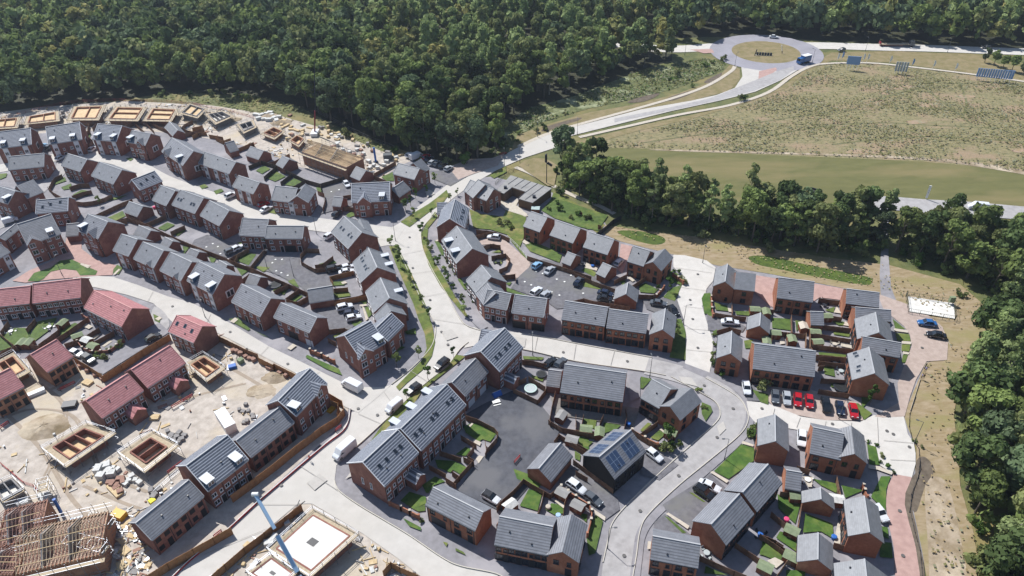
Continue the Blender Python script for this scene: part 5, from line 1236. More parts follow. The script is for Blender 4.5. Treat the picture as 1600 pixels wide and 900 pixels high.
F('e', [[1075,660,1260,615], [1105,755,1215,745], [1075,665,1100,700], [1110,860,1360,810]], 'brown fences behind the two dormered terrace left of the avenue', 'new_fence')
F('i', [[740,40,820,60,920,5], [1110,45,1290,15,1370,-10], [1070,275,1190,262,1260,300], [1060,340,1120,370]], 'brown fence by the driveway with three parked cars')
wallrun('i', [[920,425,1010,460,1110,510]], 'low brick wall with piers beside the corner lawn of the lower street')
F('i', [[1080,790,1170,835,1180,870], [1190,870,1150,930,1050,1000]], 'new timber hoarding corner by the van junction', 'new_fence') if False else None
F('f', [[720,295,800,300,880,315,980,360], [700,345,790,320,870,310], [760,430,830,405,910,415], [840,500,950,480,985,520,960,580,900,605], [905,655,1025,640,1030,680], [910,415,915,460]], 'brown fences round the pink courtyard gardens')
F('f', [[1120,500,1230,535,1380,580,1500,620,1620,660]], 'long brown fence above the car park bays')
F('f', [[965,340,1000,370,1050,420,1100,480,1115,510]], 'white post and rail fence along the pink courtyard', 'white_paint', h=1.1, name='rail_fence', style='open')
F('g', [[-10,630,120,690,310,760], [440,730,560,650], [490,800,600,805,640,790], [300,780,380,800], [-20,850,60,830,130,850,260,870,420,900], [300,690,400,640]], 'brown garden fences behind the three house row and the gable garage')
wallrun('g', [[630,800,690,730], [760,630,840,690]], 'brick wall with piers round the corner house garden')
F('g', [[160,320,230,270,290,215,355,185]], 'black timber fence running from the orchard lawn to the trees', 'dark_frame', h=1.8)
F('l', [[75,540,180,560,330,575], [225,540,220,480], [105,680,200,655,290,680], [530,680,640,695,800,710], [685,560,690,690], [530,760,530,690], [655,790,655,700], [800,800,800,700], [830,620,835,810,850,830], [830,630,940,640], [945,640,1150,665], [840,700,1150,750], [850,790,1170,830], [950,560,1080,580], [900,430,1060,450], [370,500,460,510,550,520], [870,880,1110,890]], 'brown fences dividing the gardens of the eastern block')
wallrun('l', [[60,410,65,500,75,550]], 'brick wall with piers beside the eastern lawn corner')
F('m', [[-20,470,100,480,225,500], [0,520,210,545], [20,655,210,670], [0,740,140,765,240,775], [0,560,40,555]], 'brown fences behind the skylight house of the eastern terrace')
F('j', [[1080,510,1170,520,1270,545], [1130,640,1260,720], [1010,735,1130,790,1200,825], [1200,825,1265,740,1270,690], [1110,650,1010,690], [1340,750,1310,880,1295,970,1300,1000]], 'brown fence round the trampoline gardens')
F('q', [[640,245,720,270,860,340,890,375,880,420,800,510,790,540], [620,570,690,600,700,610], [690,600,600,700,540,770], [530,680,590,720], [480,730,560,780], [790,440,800,510], [700,490,650,560,700,590], [350,630,480,700], [430,520,600,575], [600,400,720,470]], 'new timber fences behind the long dark striped terrace', 'fence')
F('q', [[1285,280,1350,320,1400,345,1500,360,1640,370], [1370,390,1330,440], [1370,390,1460,450,1600,540,1640,560], [1500,240,1500,340]], 'brown fences south of the wide grey terrace')
F('q', [[1090,740,1020,820,930,900,880,960], [1090,740,1170,790,1300,860,1370,800,1390,790], [1250,830,1230,930,1200,1010], [1440,830,1410,930,1400,1020]], 'brown fence between the asphalt court and the bottom gardens')
wallrun('u', [[1385,190,1440,230,1500,270,1600,330,1625,380], [1625,380,1620,450,1590,560]], 'brick wall with piers beside the two parked cars at the bottom')
wallrun('u', [[40,310,130,350,200,385,270,420]], 'brick wall with piers at the terrace end garden')
F('u', [[880,500,940,390,1020,330]], 'new brown fence beside the long L shaped terrace', 'new_fence')
F('r', [[-20,360,100,385,220,400], [0,460,90,510], [380,330,400,240,390,190], [170,380,190,290,215,240], [40,330,60,240], [440,350,480,380,560,430,620,470,700,480], [500,390,640,290], [720,440,800,370], [-20,590,60,650,180,740,290,820], [0,680,90,730]], 'brown garden fences between the black clad house and its neighbours')
wallrun('r', [[440,350,540,410,640,460]], 'brick wall with piers behind the solar panel house')
F('v', [[970,740,1080,790,1240,860,1330,895], [1250,640,1340,700,1460,780], [1440,570,1560,620,1620,660], [1570,640,1640,690]], 'brown fences behind the pair of driveway car terraces')
F('w', [[130,400,250,500,330,560], [40,570,140,640,250,720], [0,740,60,790,130,850], [370,310,350,440,330,570], [640,120,660,220,680,310], [620,640,720,670], [250,780,180,880,160,910], [200,240,290,250], [330,40,430,70]], 'brown fences of the bottom right gardens')
wallrun('w', [[850,180,860,220,880,270]], 'short brick wall with piers beside the dark green side lawn')
F('h', [[-30,470,60,420,130,395,210,390,300,400], [200,270,270,190], [300,390,450,280,470,190], [340,410,520,290,680,180], [500,385,620,350,770,260], [-30,280,60,360,130,410], [730,370,880,290], [0,290,60,210]], 'dark brown fences of the red terrace gardens')
wallrun('h', [[600,360,640,410,720,440,850,430,960,350], [640,150,680,180]], 'curved brick wall behind the red terrace gardens', 'brick', 1.5)
F('h', [[790,640,940,550,1100,440,1220,370,1320,310], [570,490,690,560,790,625]], 'orange timber hoarding between the parking strip and the building site', 'new_fence', h=2.2, name='hoarding', cat='hoarding')
F('i', [[170,310,280,360,420,430,510,465], [510,490,630,550,640,540,820,630]], 'timber hoarding along the lower street side of the building site', 'new_fence', h=2.2, name='hoarding', cat='hoarding')
F('p', [[1065,70,1170,130,1185,190,1130,260,1000,340,800,490,640,620,480,740,300,870], [1075,120,1140,150,1130,230]], 'long timber hoarding in front of the dark striped terrace', 'new_fence', h=2.4, name='hoarding', cat='hoarding', th=.14)
F('s', [[1800,520,1660,600,1500,690,1300,800,1140,900,1060,960]], 'timber hoarding continuing along the bottom left street', 'new_fence', h=2.4, name='hoarding', cat='hoarding', th=.14)
F('t', [[850,340,720,440,560,560,400,680,250,810,130,910]], 'timber hoarding along the concrete slab site at the bottom', 'new_fence', h=2.2, name='hoarding', cat='hoarding')
F('u', [[-10,860,50,790,120,830,260,890,330,930]], 'timber hoarding at the bottom edge beside the kerb', 'new_fence', h=2.2, name='hoarding', cat='hoarding')
F('c', [[1420,760,1600,880,1700,950], [870,720,940,650,1040,600]], 'grey mesh fence along the footpath by the tree belt', 'mesh_fence', h=1.2, name='mesh_fence', style='open')
# red and white site barriers along the road
W_ = smooth_poly([tuple(at(*q)[:2]) for q in pts('P', [548,640,545,660,536,676,510,696,472,728,430,764,400,790,350,836,300,876,270,905])], 4, closed=False)
import itertools
o0 = np.array(W_[0]); root = empty('road_barrier', (o0[0], o0[1], 0), 0, label='long low red and white site barrier along the lower left street', cat='barrier')
mb = MB()
for i in range(len(W_) - 1):
    a, b = np.array(W_[i]) - o0, np.array(W_[i + 1]) - o0
    mb.bar((a[0], a[1], .35), (b[0], b[1], .35), .08, .5, m=0); mb.bar((a[0], a[1], .75), (b[0], b[1], .75), .1, .08, m=1)
mb.build('barrier_rail', ['barrier_red', 'white_paint'], root)

F('a', [[-60,240,80,190,250,150,420,110,600,80,850,70,1100,75,1300,80,1560,110]], 'red and white safety fence between the back row shells and the wood', 'barrier_red', h=1.2, name='site_fence', style='open')
F('b', [[0,95,150,130,300,155,420,190,480,210]], 'red safety fence on the dry bank above the upper site', 'barrier_red', h=1.1, name='site_fence', style='open')
F('b', [[960,140,1100,220,1250,300,1400,370,1540,420,1620,460]], 'thin grey site fence between the upper site and the wood', 'steel', h=1.8, name='site_fence', style='open')
F('s', [[0,10,60,60,120,110,180,160,250,180,290,220]], 'red safety fence across the sand at the left edge', 'barrier_red', h=1.0, name='site_fence', style='open')
F('o', [[1200,830,1320,720,1480,590,1620,480]], 'grey safety rail along the rear of the dark striped terrace', 'steel', h=1.1, name='site_fence', style='open')
# ================================================================ VEHICLES
def loft(mb, secs, m=0, close=True):
    """secs: list of (x, [(y,z)...]) cross sections with equal point counts"""
    n = len(secs[0][1])
    for i in range(len(secs) - 1):
        xa, A = secs[i]; xb, B = secs[i + 1]
        for j in range(n - 1):
            mb.face([(xa, *A[j]), (xb, *B[j]), (xb, *B[j + 1]), (xa, *A[j + 1])], m)
    if close:
        mb.face([(secs[0][0], *p) for p in secs[0][1]], m); mb.face([(secs[-1][0], *p) for p in secs[-1][1]][::-1], m)
def car_sec(w, z0, z1, c=.18):
    h = w / 2
    return [(-h + .05, z0), (-h, z0 + .15), (-h, z1 - c), (-h + .12, z1), (h - .12, z1), (h, z1 - c), (h, z0 + .15), (h - .05, z0), (-h + .05, z0)]
CC = {}
def car_meshes(kind):
    if kind in CC: return CC[kind]
    b, g, rf = MB(), MB(), MB()
    if kind in ('hatchback', 'saloon', 'suv'):
        L = dict(hatchback=4.1, saloon=4.6, suv=4.5)[kind]; W = 1.8 if kind != 'suv' else 1.9; up = .18 if kind == 'suv' else 0
        x = L / 2; bz = .92 + up
        prof = [(-x, .35 + up, .72 + up, .84), (-x + .15, .25 + up, .86 + up, .95), (-x + .6, .22 + up, bz, 1), (0, .22 + up, bz + .02, 1), (x - 1.3, .22 + up, bz - .02, 1), (x - .45, .22 + up, .78 + up, .97), (x - .1, .28 + up, .66 + up, .88), (x, .35 + up, .55 + up, .8)]
        loft(b, [(p[0], car_sec(W * p[3], p[1], p[2])) for p in prof])
        r0, r1 = (-x + .12, -x + .55) if kind != 'saloon' else (-x + .75, -x + 1.3)
        f1, f0 = (x - 1.95, x - 1.25)
        zt = 1.45 + up * 1.3
        def cs(w, z0, z1): return [(-w/2, z0), (-w/2 * .86, z1), (w/2 * .86, z1), (w/2, z0)]
        # glasshouse
        lo = [(r0, bz - .02), (f0, bz - .04)]; hi = [(r1, zt), (f1, zt)]; w0, w1 = W * .46, W * .37
        P = lambda xx, y, z: (xx, y, z)
        a, c, d, e_ = (r0, bz - .02), (f0, bz - .05), (f1, zt), (r1, zt)
        for sg in (1, -1):
            q = [P(a[0], sg * w0, a[1]), P(c[0], sg * w0, c[1]), P(d[0], sg * w1, d[1]), P(e_[0], sg * w1, e_[1])]; g.face(q if sg < 0 else q[::-1])
        g.face([P(c[0], -w0, c[1]), P(c[0], w0, c[1]), P(d[0], w1, d[1]), P(d[0], -w1, d[1])]); g.face([P(a[0], w0, a[1]), P(a[0], -w0, a[1]), P(e_[0], -w1, e_[1]), P(e_[0], w1, e_[1])])
        rf.face([P(e_[0] - .05, -w1 - .02, zt), P(d[0] + .03, -w1 - .02, zt), P(d[0] + .03, w1 + .02, zt), P(e_[0] - .05, w1 + .02, zt)])
        rf.box(e_[0], d[0], -w1 + .06, w1 - .06, zt + .002, zt + .05)
        for sg in (-1, 1):   # pillars
            for (q1, q2) in ((a, e_), (c, d)): rf.bar((q1[0], sg * w0, q1[1]), (q2[0], sg * w1, q2[1]), .09)
            xm = (r1 + f1) / 2; rf.bar((xm, sg * w0, bz), (xm, sg * w1, zt), .08)
        wr, wx = .33 + up * .3, (-x + .8, x - .85)
    elif kind in ('van', 'small_van'):
        L, W, Hh = (5.6, 2.05, 2.35) if kind == 'van' else (4.4, 1.85, 1.8); x = L / 2; k = Hh / 2.35
        def s(w, z0, z1): h = w / 2; return [(-h, z0), (-h, z1 - .5 * k), (-h * .9, z1 - .06), (-h * .8, z1), (h * .8, z1), (h * .9, z1 - .06), (h, z1 - .5 * k), (h, z0), (-h, z0)]
        loft(b, [(-x, s(W * .97, .4, Hh - .05)), (-x + .1, s(W, .3, Hh)), (x - 1.75 * k, s(W, .28, Hh)), (x - 1.45 * k, s(W * .97, .28, Hh - .12)), (x - .75 * k, s(W * .96, .28, 1.3 * k)), (x - .15, s(W * .92, .3, 1.05 * k)), (x, s(W * .85, .38, .85 * k))])
        g.face([(x - .80 * k, -W*.4, 1.33 * k), (x - .80 * k, W*.4, 1.33 * k), (x - 1.42 * k, W*.36, Hh - .16), (x - 1.42 * k, -W*.36, Hh - .16)])
        for sg in (-1, 1):
            q = [(x - 1.0 * k, sg * (W/2 - .0), 1.3 * k), (x - 1.95 * k, sg * (W/2 + .01), 1.3 * k), (x - 1.95 * k, sg * (W/2 - .01), 1.75 * k), (x - 1.4 * k, sg * (W/2 - .03), 1.75 * k)]; g.face(q if sg > 0 else q[::-1])
        rf.box(-x + .3, x - 2.2 * k, -W*.3, W*.3, Hh + .002, Hh + .03)
        wr, wx = .34, (-x + 1.0, x - .95)
    meshes = dict(body=b, glass=g, roof=rf)
    tb = MB(); tb.tube((0, -.11, 0), (0, .11, 0), wr, wr, 14); rm_ = MB(); rm_.tube((0, -.125, 0), (0, .125, 0), wr * .6, wr * .6, 10)
    hl = MB(); hl.box(-.07, .03, -.2, .2, -.07, .07)
    CC[kind] = (b.mesh('body', 'paint_white'), g.mesh('windscreen', 'glass'), rf.mesh('roof', 'paint_white'), tb.mesh('tyre', 'tyre'), rm_.mesh('rim', 'rim'), hl.mesh('headlight', 'lamp_glass'), L, W, wr, wx)
    return CC[kind]
PM = {}
def painted(me, paint):
    k = (me.name, paint)
    if k not in PM:
        c = me.copy(); c.materials[0] = M[paint]; PM[k] = c
    return PM[k]
NC = [0]
def car(cr, rear, front, paint, kind, label, name=None, cat=None, ang=None, group='cars parked about the estate'):
    """rear and front: clicks of the ground under the rear and front (or centre when front is None and ang given, degrees)"""
    a = at(*px(cr, rear), .6); 
    if front is not None:
        b = at(*px(cr, front), .6); d = b - a; ang_ = math.atan2(d[1], d[0]); c = (a + b) / 2
    else: c = a; ang_ = rad(ang)
    bm_, gm, rm_, tm, rim, hl, L, W, wr, wx = car_meshes(kind)
    ang_ += rad(R.uniform(-3.5, 3.5))
    nm = name or ('parked_van' if 'van' in kind else 'parked_car')
    root = empty(nm, (c[0], c[1], .03 + LAYER_TOP * .5), ang_, label=label, cat=cat or ('van' if 'van' in kind else 'car'), group=group if 'van' not in kind else 'vans on the estate')
    root.location.z = LAYER_TOP
    body = obj('body', painted(bm_, paint), root); obj('windscreen', gm, root); obj('roof', painted(rm_, paint if not label.startswith('white car with black') else 'paint_black'), root)
    for x in wx:
        for sg in (-1, 1):
            w = obj('wheel', tm, root, (x, sg * (W / 2 - .12), wr)); obj('rim', rim, w)
    for sg in (-1, 1): obj('headlight', hl, root, (L / 2 - .12, sg * W * .3, .68 if 'van' not in kind else .8))
    NC[0] += 1
    return root
C_ = car
C_('u', (780,265), (895,325), 'paint_white', 'hatchback', 'white car with black roof on the dark asphalt court')
C_('u', (1445,180), (1560,250), 'paint_white', 'suv', 'silver white car beside the brick garden wall, left of the dark car'); 
C_('v', (80,275), (190,345), 'paint_grey', 'hatchback', 'dark grey hatchback beside the brick garden wall, right of the white car')
C_('r', (560,530), (660,600), 'paint_white', 'hatchback', 'white hatchback on the drive of the solar panel house')
C_('v', (985,180), (1100,235), 'paint_white', 'saloon', 'white saloon on the drive of the striped terrace')
C_('v', (935,215), (1060,300), 'paint_black', 'suv', 'black estate car beside the white saloon on the terrace drive')
C_('k', (1325,695), (1335,780), 'paint_white', 'saloon', 'white car parked on the tarmac in the road bend')
C_('k', (1150,220), (1255,230), 'paint_white', 'saloon', 'white saloon in front of the double garage')
C_('g', (590,870), (700,885), 'paint_grey', 'saloon', 'blue grey saloon by the white road corner')
C_('k', (735,110), (785,160), 'paint_black', 'hatchback', 'black hatchback behind the gable fronted corner house')
for x_, pc, lb in ((1211,'paint_grey','dark grey car, leftmost in the row beside the white court'), (1229,'paint_silver','silver car, second from left in the row beside the white court'), (1246,'paint_red','bright red car, left of the two adjacent red ones beside the white court'),
                   (1264,'paint_red','bright red car, right of the two adjacent red ones beside the white court')):
    C_('P', (x_ - 1, 612 + (x_ - 1210) * .14), (x_ + 1, 632 + (x_ - 1210) * .14), pc, 'hatchback', lb, group='cars in the row beside the white court')
C_('n', (40,35), (60,120), 'paint_black', 'suv', 'black car in the row beside the white court, left of the gap', group='cars in the row beside the white court')
C_('n', (145,50), (175,150), 'paint_navy', 'hatchback', 'dark car with pale roof in the row beside the white court', group='cars in the row beside the white court')
C_('n', (250,70), (278,165), 'paint_red', 'saloon', 'deep red sports car at the right end of the row beside the white court', group='cars in the row beside the white court')
C_('m', (895,240), (785,225), 'paint_blue', 'saloon', 'bright blue car on the pale paved turning area')
C_('m', (970,335), (855,315), 'paint_black', 'saloon', 'black car below the blue one on the pale turning area')
C_('w', (940,380), (1000,455), 'paint_white', 'hatchback', 'white car half hidden beside the pale roofed house by the lane')
C_('n', (-140,300), (-140,380), 'paint_white', 'suv', 'white car between the garages west of the turning area')
C_('f', (900,365), (815,355), 'paint_white', 'hatchback', 'white car at the head of the pink courtyard')
C_('f', (1170,600), (1225,560), 'paint_lightblue', 'hatchback', 'light blue car in the left corner of the car park')
C_('f', (1260,650), (1330,590), 'paint_silver', 'saloon', 'silver car in the upper bays of the car park')
C_('f', (1485,750), (1555,675), 'paint_navy', 'hatchback', 'dark blue car in the upper right bay of the car park')
C_('f', (1155,820), (1225,755), 'paint_white', 'suv', 'white car in the lower bays of the car park, left of two')
C_('f', (1230,840), (1290,780), 'paint_silver', 'hatchback', 'pale silver car in the lower bays of the car park, right of two')
C_('g', (0,745), (40,665), 'paint_grey', 'saloon', 'grey car in the car park near the long fence')
C_('g', (180,790), (285,810), 'paint_navy', 'saloon', 'navy car beside the gable fronted garage, upper of two')
C_('g', (180,835), (275,850), 'paint_black', 'saloon', 'black car beside the gable fronted garage, lower of two')
C_('g', (300,590), (370,525), 'paint_white', 'hatchback', 'white car on the pink drive between two brick houses')
C_('e', (540,160), (625,120), 'paint_white', 'saloon', 'white car parked on the middle street forecourt')
C_('e', (520,120), (600,85), 'paint_red', 'hatchback', 'red car in the shade of the window strip house')
C_('e', (275,50), (340,20), 'paint_white', 'suv', 'white car on the drive by the middle street')
C_('e', (1105,200), (1160,155), 'paint_black', 'hatchback', 'black car in front of the narrow pale garage')
C_('b', (1185,720), (1235,775), 'paint_white', 'hatchback', 'white car parked against the fence of the unfinished house')
C_('e', (265,485), (350,450), 'paint_grey', 'hatchback', 'dark car in the asphalt court corner, left of two')
C_('e', (320,465), (395,425), 'paint_white', 'hatchback', 'white car in the asphalt court corner, right of two')
C_('e', (1055,620), (1160,600), 'paint_black', 'suv', 'black car below the curved fence of the asphalt court')
C_('e', (1180,605), (1260,580), 'paint_white', 'hatchback', 'white car behind the dormered terrace, upper of two')
C_('e', (1165,640), (1255,622), 'paint_white', 'saloon', 'white car behind the dormered terrace, lower of two')
C_('e', (1050,365), (1100,330), 'paint_white', 'hatchback', 'white car partly hidden beside the skylight terrace')
C_('i', (1140,125), (1250,95), 'paint_white', 'suv', 'white car nearest the garage on the grey driveway')
C_('i', (1190,165), (1300,145), 'paint_navy', 'hatchback', 'navy car in the middle of three on the grey driveway')
C_('i', (1220,200), (1310,180), 'paint_white', 'hatchback', 'white car lowest of three on the grey driveway')
C_('i', (1320,755), (1185,695), 'paint_white', 'van', 'white van turning out of the lower street')
C_('t', (1255,-130), (1130,-10), 'paint_white', 'van', 'white van parked by the dark striped terrace end')
C_('j', (500,520), (405,590), 'paint_black', 'suv', 'black car on the avenue below the junction, nearer the junction')
C_('j', (280,710), (185,780), 'paint_black', 'hatchback', 'black car on the avenue verge side, lower of two black ones')
C_('q', (120,150), (35,220), 'paint_white', 'small_van', 'small white van on the avenue verge side')
C_('j', (1280,560), (1320,520), 'paint_black', 'hatchback', 'black car behind the trampoline garden fence, left of two')
C_('j', (1360,560), (1400,525), 'paint_grey', 'hatchback', 'grey car behind the trampoline garden fence, right of two')
C_('h', (555,450), (650,490), 'paint_white', 'hatchback', 'white car by the curved brick wall of the red terrace')
C_('h', (650,490), (745,540), 'paint_black', 'suv', 'black car by the curved brick wall, nose to the white one')
C_('h', (1150,370), (1250,320), 'paint_black', 'hatchback', 'black car beside the plain gable of the large red terrace')
C_('c', (475,640), (535,605), 'paint_silver', 'hatchback', 'silver car, rightmost of the row below the wood')
for i, (x0, y0, pc, nm_) in enumerate(((430, 620, 'paint_black', 'black car, second from right in the row below the wood'), (390, 605, 'paint_grey', 'dark grey car, third from right in the row below the wood'), (352, 595, 'paint_silver', 'silver car, fourth from right in the row below the wood'),
                       (322, 570, 'paint_navy', 'navy car, fifth from right in the row below the wood'), (300, 550, 'paint_red', 'red car in the row below the wood'), (170, 535, 'paint_white', 'white car at the left end of the row below the wood'))):
    C_('c', (x0, y0), (x0 + 58, y0 - 38), pc, 'hatchback', nm_, group='cars in the row below the wood')
C_('c', (225,545), (285,520), 'paint_white', 'van', 'white van in the row of cars below the wood')
C_('a', (305,455), (355,435), 'paint_lightblue', 'hatchback', 'pale blue car under the carport of the back row')
C_('a', (370,470), (395,440), 'paint_grey', 'hatchback', 'grey car beside the second dormered house')
C_('a', (450,555), (500,525), 'paint_white', 'hatchback', 'white car on the back street corner')
C_('a', (705,485), (745,455), 'paint_white', 'hatchback', 'white car on the drive of the third dormered house')
C_('d', (50,240), (120,220), 'paint_white', 'small_van', 'small white van behind the low grey roofed house')
C_('x', (1010,290), (1080,295), 'paint_white', 'saloon', 'white car driving round the far side of the roundabout')
C_('x', (1600,390), (1545,400), 'paint_grey', 'hatchback', 'dark car approaching the roundabout')
C_('y', (1330,372), (1285,372), 'paint_black', 'saloon', 'black car beyond the lorry on the main road')
C_('z', (1375,560), (1270,550), 'paint_white', 'van', 'white van half hidden behind the tree belt')
C_('s', (1500,-100), (1580,-150), 'paint_white', 'small_van', 'x') if False else None
# lorries
def lorry(cr, rear, front, kind, label):
    a, b = at(*px(cr, rear), 1.), at(*px(cr, front), 1.); d = b - a; an = math.atan2(d[1], d[0]); c = (a + b) / 2; L = float(np.linalg.norm(d[:2]))
    root = empty('lorry', (c[0], c[1], .1), an, label=label, cat='lorry')
    q = MB()
    q.box(L/2 - 2.2, L/2, -1.2, 1.2, .6, 1.7); q.face([(L/2-2.2,-1.2,1.7),(L/2,-1.2,1.7),(L/2-.25,-1.1,3.0),(L/2-2.2,-1.1,3.0)]); q.face([(L/2,1.2,1.7),(L/2-2.2,1.2,1.7),(L/2-2.2,1.1,3.0),(L/2-.25,1.1,3.0)])
    q.face([(L/2-2.2,-1.1,3.0),(L/2-.25,-1.1,3.0),(L/2-.25,1.1,3.0),(L/2-2.2,1.1,3.0)]); q.face([(L/2,-1.2,1.7),(L/2,1.2,1.7),(L/2-.25,1.1,3.0),(L/2-.25,-1.1,3.0)]); q.face([(L/2-2.2,1.2,1.7),(L/2-2.2,-1.2,1.7),(L/2-2.2,-1.1,3.0),(L/2-2.2,1.1,3.0)])
    q.build('cab', 'paint_blue' if kind == 'box' else 'paint_grey', root)
    g_ = MB(); g_.face([(L/2+.005,-1.05,1.8),(L/2+.005,1.05,1.8),(L/2-.2,1.0,2.75),(L/2-.2,-1.0,2.75)]); g_.build('windscreen', 'glass', root)
    ch = MB(); ch.box(-L/2, L/2 - 2.3, -1.1, 1.1, .85, 1.1); ch.build('chassis', 'dark_frame', root)
    if kind == 'box':
        bx = MB(); bx.box(-L/2, L/2 - 2.45, -1.25, 1.25, 1.12, 3.7); bx.build('cargo_box', 'paint_blue', root)
        bx = MB(); bx.box(-L/2 - .02, L/2 - 2.43, -1.27, 1.27, 3.702, 3.8); bx.build('cargo_roof', 'white_trim', root)
    else:
        bx = MB(); bx.box(-L/2, L/2 - 5.5, -1.25, 1.25, 1.0, 1.25, 0); bx.box(L/2 - 5.5, L/2 - 2.6, -1.25, 1.25, 1.25, 1.5, 0); bx.build('flatbed', 'deck', root)
        bx = MB(); bx.box(-L/2, -L/2 + .4, -1.25, 1.25, 1.26, 2.2); bx.build('ramp', 'crane_red', root)
        bx = MB(); bx.box(-L/2, L/2 - 5.5, -1.28, 1.28, .8, .99); bx.build('side_rail', 'crane_red', root)
    for x in (-L/2 + 1.2, -L/2 + 2.4, L/2 - 1.3):
        for s in (-1, 1):
            w = MB(); w.tube((0, -.16, 0), (0, .16, 0), .5, .5, 14); o = w.build('wheel', 'tyre', root); o.location = (x, s * 1.05, .5)
lorry('x', (1320,470), (1235,490), 'box', 'blue lorry with white topped box on the roundabout')
lorry('y', (470,345), (740,350), 'flat', 'long flatbed lorry on the main road beyond the field')
# ================================================================ BUILDING SITES
def plan(cr, quad, z): return [at(*q, z)[:2] for q in pts(cr, quad)]
def lerp(a, b, t): return a * (1 - t) + b * t
def quadpt(Q, u, v): return lerp(lerp(Q[0], Q[1], u), lerp(Q[3], Q[2], u), v)
def shell(cr, quad, label, zd=2.6, kind='brick', walls=(.33, .66), floor='ply', split_u=True, deck='deck', inner=.16, top=None, slab=False, dp=1.2):
    """unfinished house shell inside a scaffold: quad = outer corners of the working deck"""
    Q = plan(cr, quad, zd); c0 = Q[0].copy(); Q = [q - c0 for q in Q]
    area = sum(Q[i][0] * Q[(i + 1) % 4][1] - Q[(i + 1) % 4][0] * Q[i][1] for i in range(4))
    if area < 0: Q = [Q[1], Q[0], Q[3], Q[2]]
    root = empty('house_shell', (c0[0], c0[1], 0), 0, label=label, cat='unfinished house', group='house shells under construction')
    I = [quadpt(Q, u, v) for u, v in ((inner, inner), (1 - inner, inner), (1 - inner, 1 - inner), (inner, 1 - inner))]
    q = MB()
    def strip(mb, A, B, C, D, z0, z1, m=0):
        k = [tuple(A), tuple(B), tuple(C), tuple(D)]
        mb.prism(k, z0, z1, m)
    wt = zd + (.32 if not slab else .05) if top is None else top
    # deck boards
    dk = MB()
    for i in range(4):
        j = (i + 1) % 4
        strip(dk, Q[i], Q[j], I[j] * .93 + Q[j] * .07, I[i] * .93 + Q[i] * .07, zd - .05, zd + i * .004)
    dk.build('scaffold_deck', deck, root)
    # walls of the shell
    wl = MB()
    for i in range(4):
        j = (i + 1) % 4; wl.bar((I[i][0], I[i][1], wt / 2 + i * .003), (I[j][0], I[j][1], wt / 2 + i * .003), .32, wt)
    wl.build('shell_wall', kind, root)
    for w in walls:
        iw = MB(); a, b = (lerp(I[0], I[1], w), lerp(I[3], I[2], w)) if split_u else (lerp(I[0], I[3], w), lerp(I[1], I[2], w))
        iw.bar((a[0], a[1], wt / 2 - .02), (b[0], b[1], wt / 2 - .02), .22, wt - .06); iw.build('partition_wall', kind, root)
    fl = MB(); fl.prism([tuple(p) for p in I], (zd - dp - .25 if not slab else zd - .1), (zd - dp if not slab else zd + .03)); fo = fl.build('floor', floor, root)
    if slab:
        q_ = MB(); s_ = [quadpt(I, u, v) for u, v in ((.4, .42), (.6, .42), (.6, .58), (.4, .58))]; q_.prism([tuple(p) for p in s_], zd + .031, zd + .06); q_.build('stair_opening', 'door_dark', fo)
    # scaffold: standards, ledgers, guard rails
    sc_ = MB()
    for i in range(4):
        j = (i + 1) % 4; L = np.linalg.norm(Q[j] - Q[i]); n = max(2, int(L / 2.4))
        for k in range(n):
            p = lerp(Q[i], Q[j], k / n); sc_.bar((p[0], p[1], 0), (p[0], p[1], zd + 1.1 + R.uniform(-.1, .5)), .07)
        for z in (zd - .12, zd + .55, zd + 1.0, zd * .5): sc_.bar((Q[i][0], Q[i][1], z + i * .01), (Q[j][0], Q[j][1], z + i * .01), .06)
    sc_.build('scaffold', 'steel', root)
    return root
shell('o', (330,510,680,310,910,385,515,655), 'long brick shell with three floored rooms inside a scaffold on the lower left site', 2.7, 'brick')
shell('o', (925,545,1190,370,1400,480,1130,695), 'squarer brick shell with two long rooms inside a scaffold on the lower left site', 2.7, 'brick', (.5,), inner=.2, split_u=False)
shell('h', (-60,540,110,450,245,600,60,700), 'small brick shell in scaffolding between two red tiled shells', 2.5, 'tan_brick', (.55,))
shell('P', (290,569,318,553,353,575,323,597), 'small shell with ply floor in scaffolding below the small red tiled house', 2.4, 'tan_brick', (.5,))
shell('t', (945,375,1305,575,925,915,590,700), 'white slab floored block in scaffolding beside the bottom street', 3.0, 'brick', (), 'slab', slab=True, inner=.1)
shell('t', (620,735,820,880,650,1020,430,880), 'second white slab floored block at the bottom edge behind the crane boom', 3.0, 'brick', (.5,), 'slab', slab=True, inner=.1)
shell('s', (-60,200,100,130,200,230,20,330), 'grey block shell cut by the left edge above the timber roofs', 2.2, 'block', (.5,), 'slab', inner=.1)
for q_, lb, kd in (((-90,240,165,212,140,300,-110,312), 'leftmost scaffolded brick shell in the back row below the wood', 'tan_brick'), ((205,212,462,165,470,245,180,275), 'second scaffolded shell from the left in the back row below the wood', 'tan_brick'),
               ((575,130,832,120,772,240,520,240), 'third scaffolded shell from the left in the back row below the wood', 'tan_brick'), ((900,130,1152,135,1080,247,812,242), 'fourth scaffolded shell from the left in the back row below the wood', 'tan_brick'),
               ((1180,140,1400,150,1342,250,1112,246), 'fifth scaffolded shell from the left in the back row below the wood', 'tan_brick'), ((1480,105,1620,150,1545,225,1395,185), 'grey block walled shell at the right end of the scaffolded back row', 'block')):
    shell('a', q_, lb, 2.7, kd, (.45,), split_u=R.random() < .5, inner=.13, dp=.45)
shell('b', (90,190,245,165,335,205,180,275), 'grey block shell with gable blockwork left of the crane mast', 2.6, 'block', (.4, .7), 'slab')
shell('b', (340,275,480,235,505,295,400,345), 'small grey block shell next to the brick packs on the upper site', 2.4, 'block', (.5,), 'block')
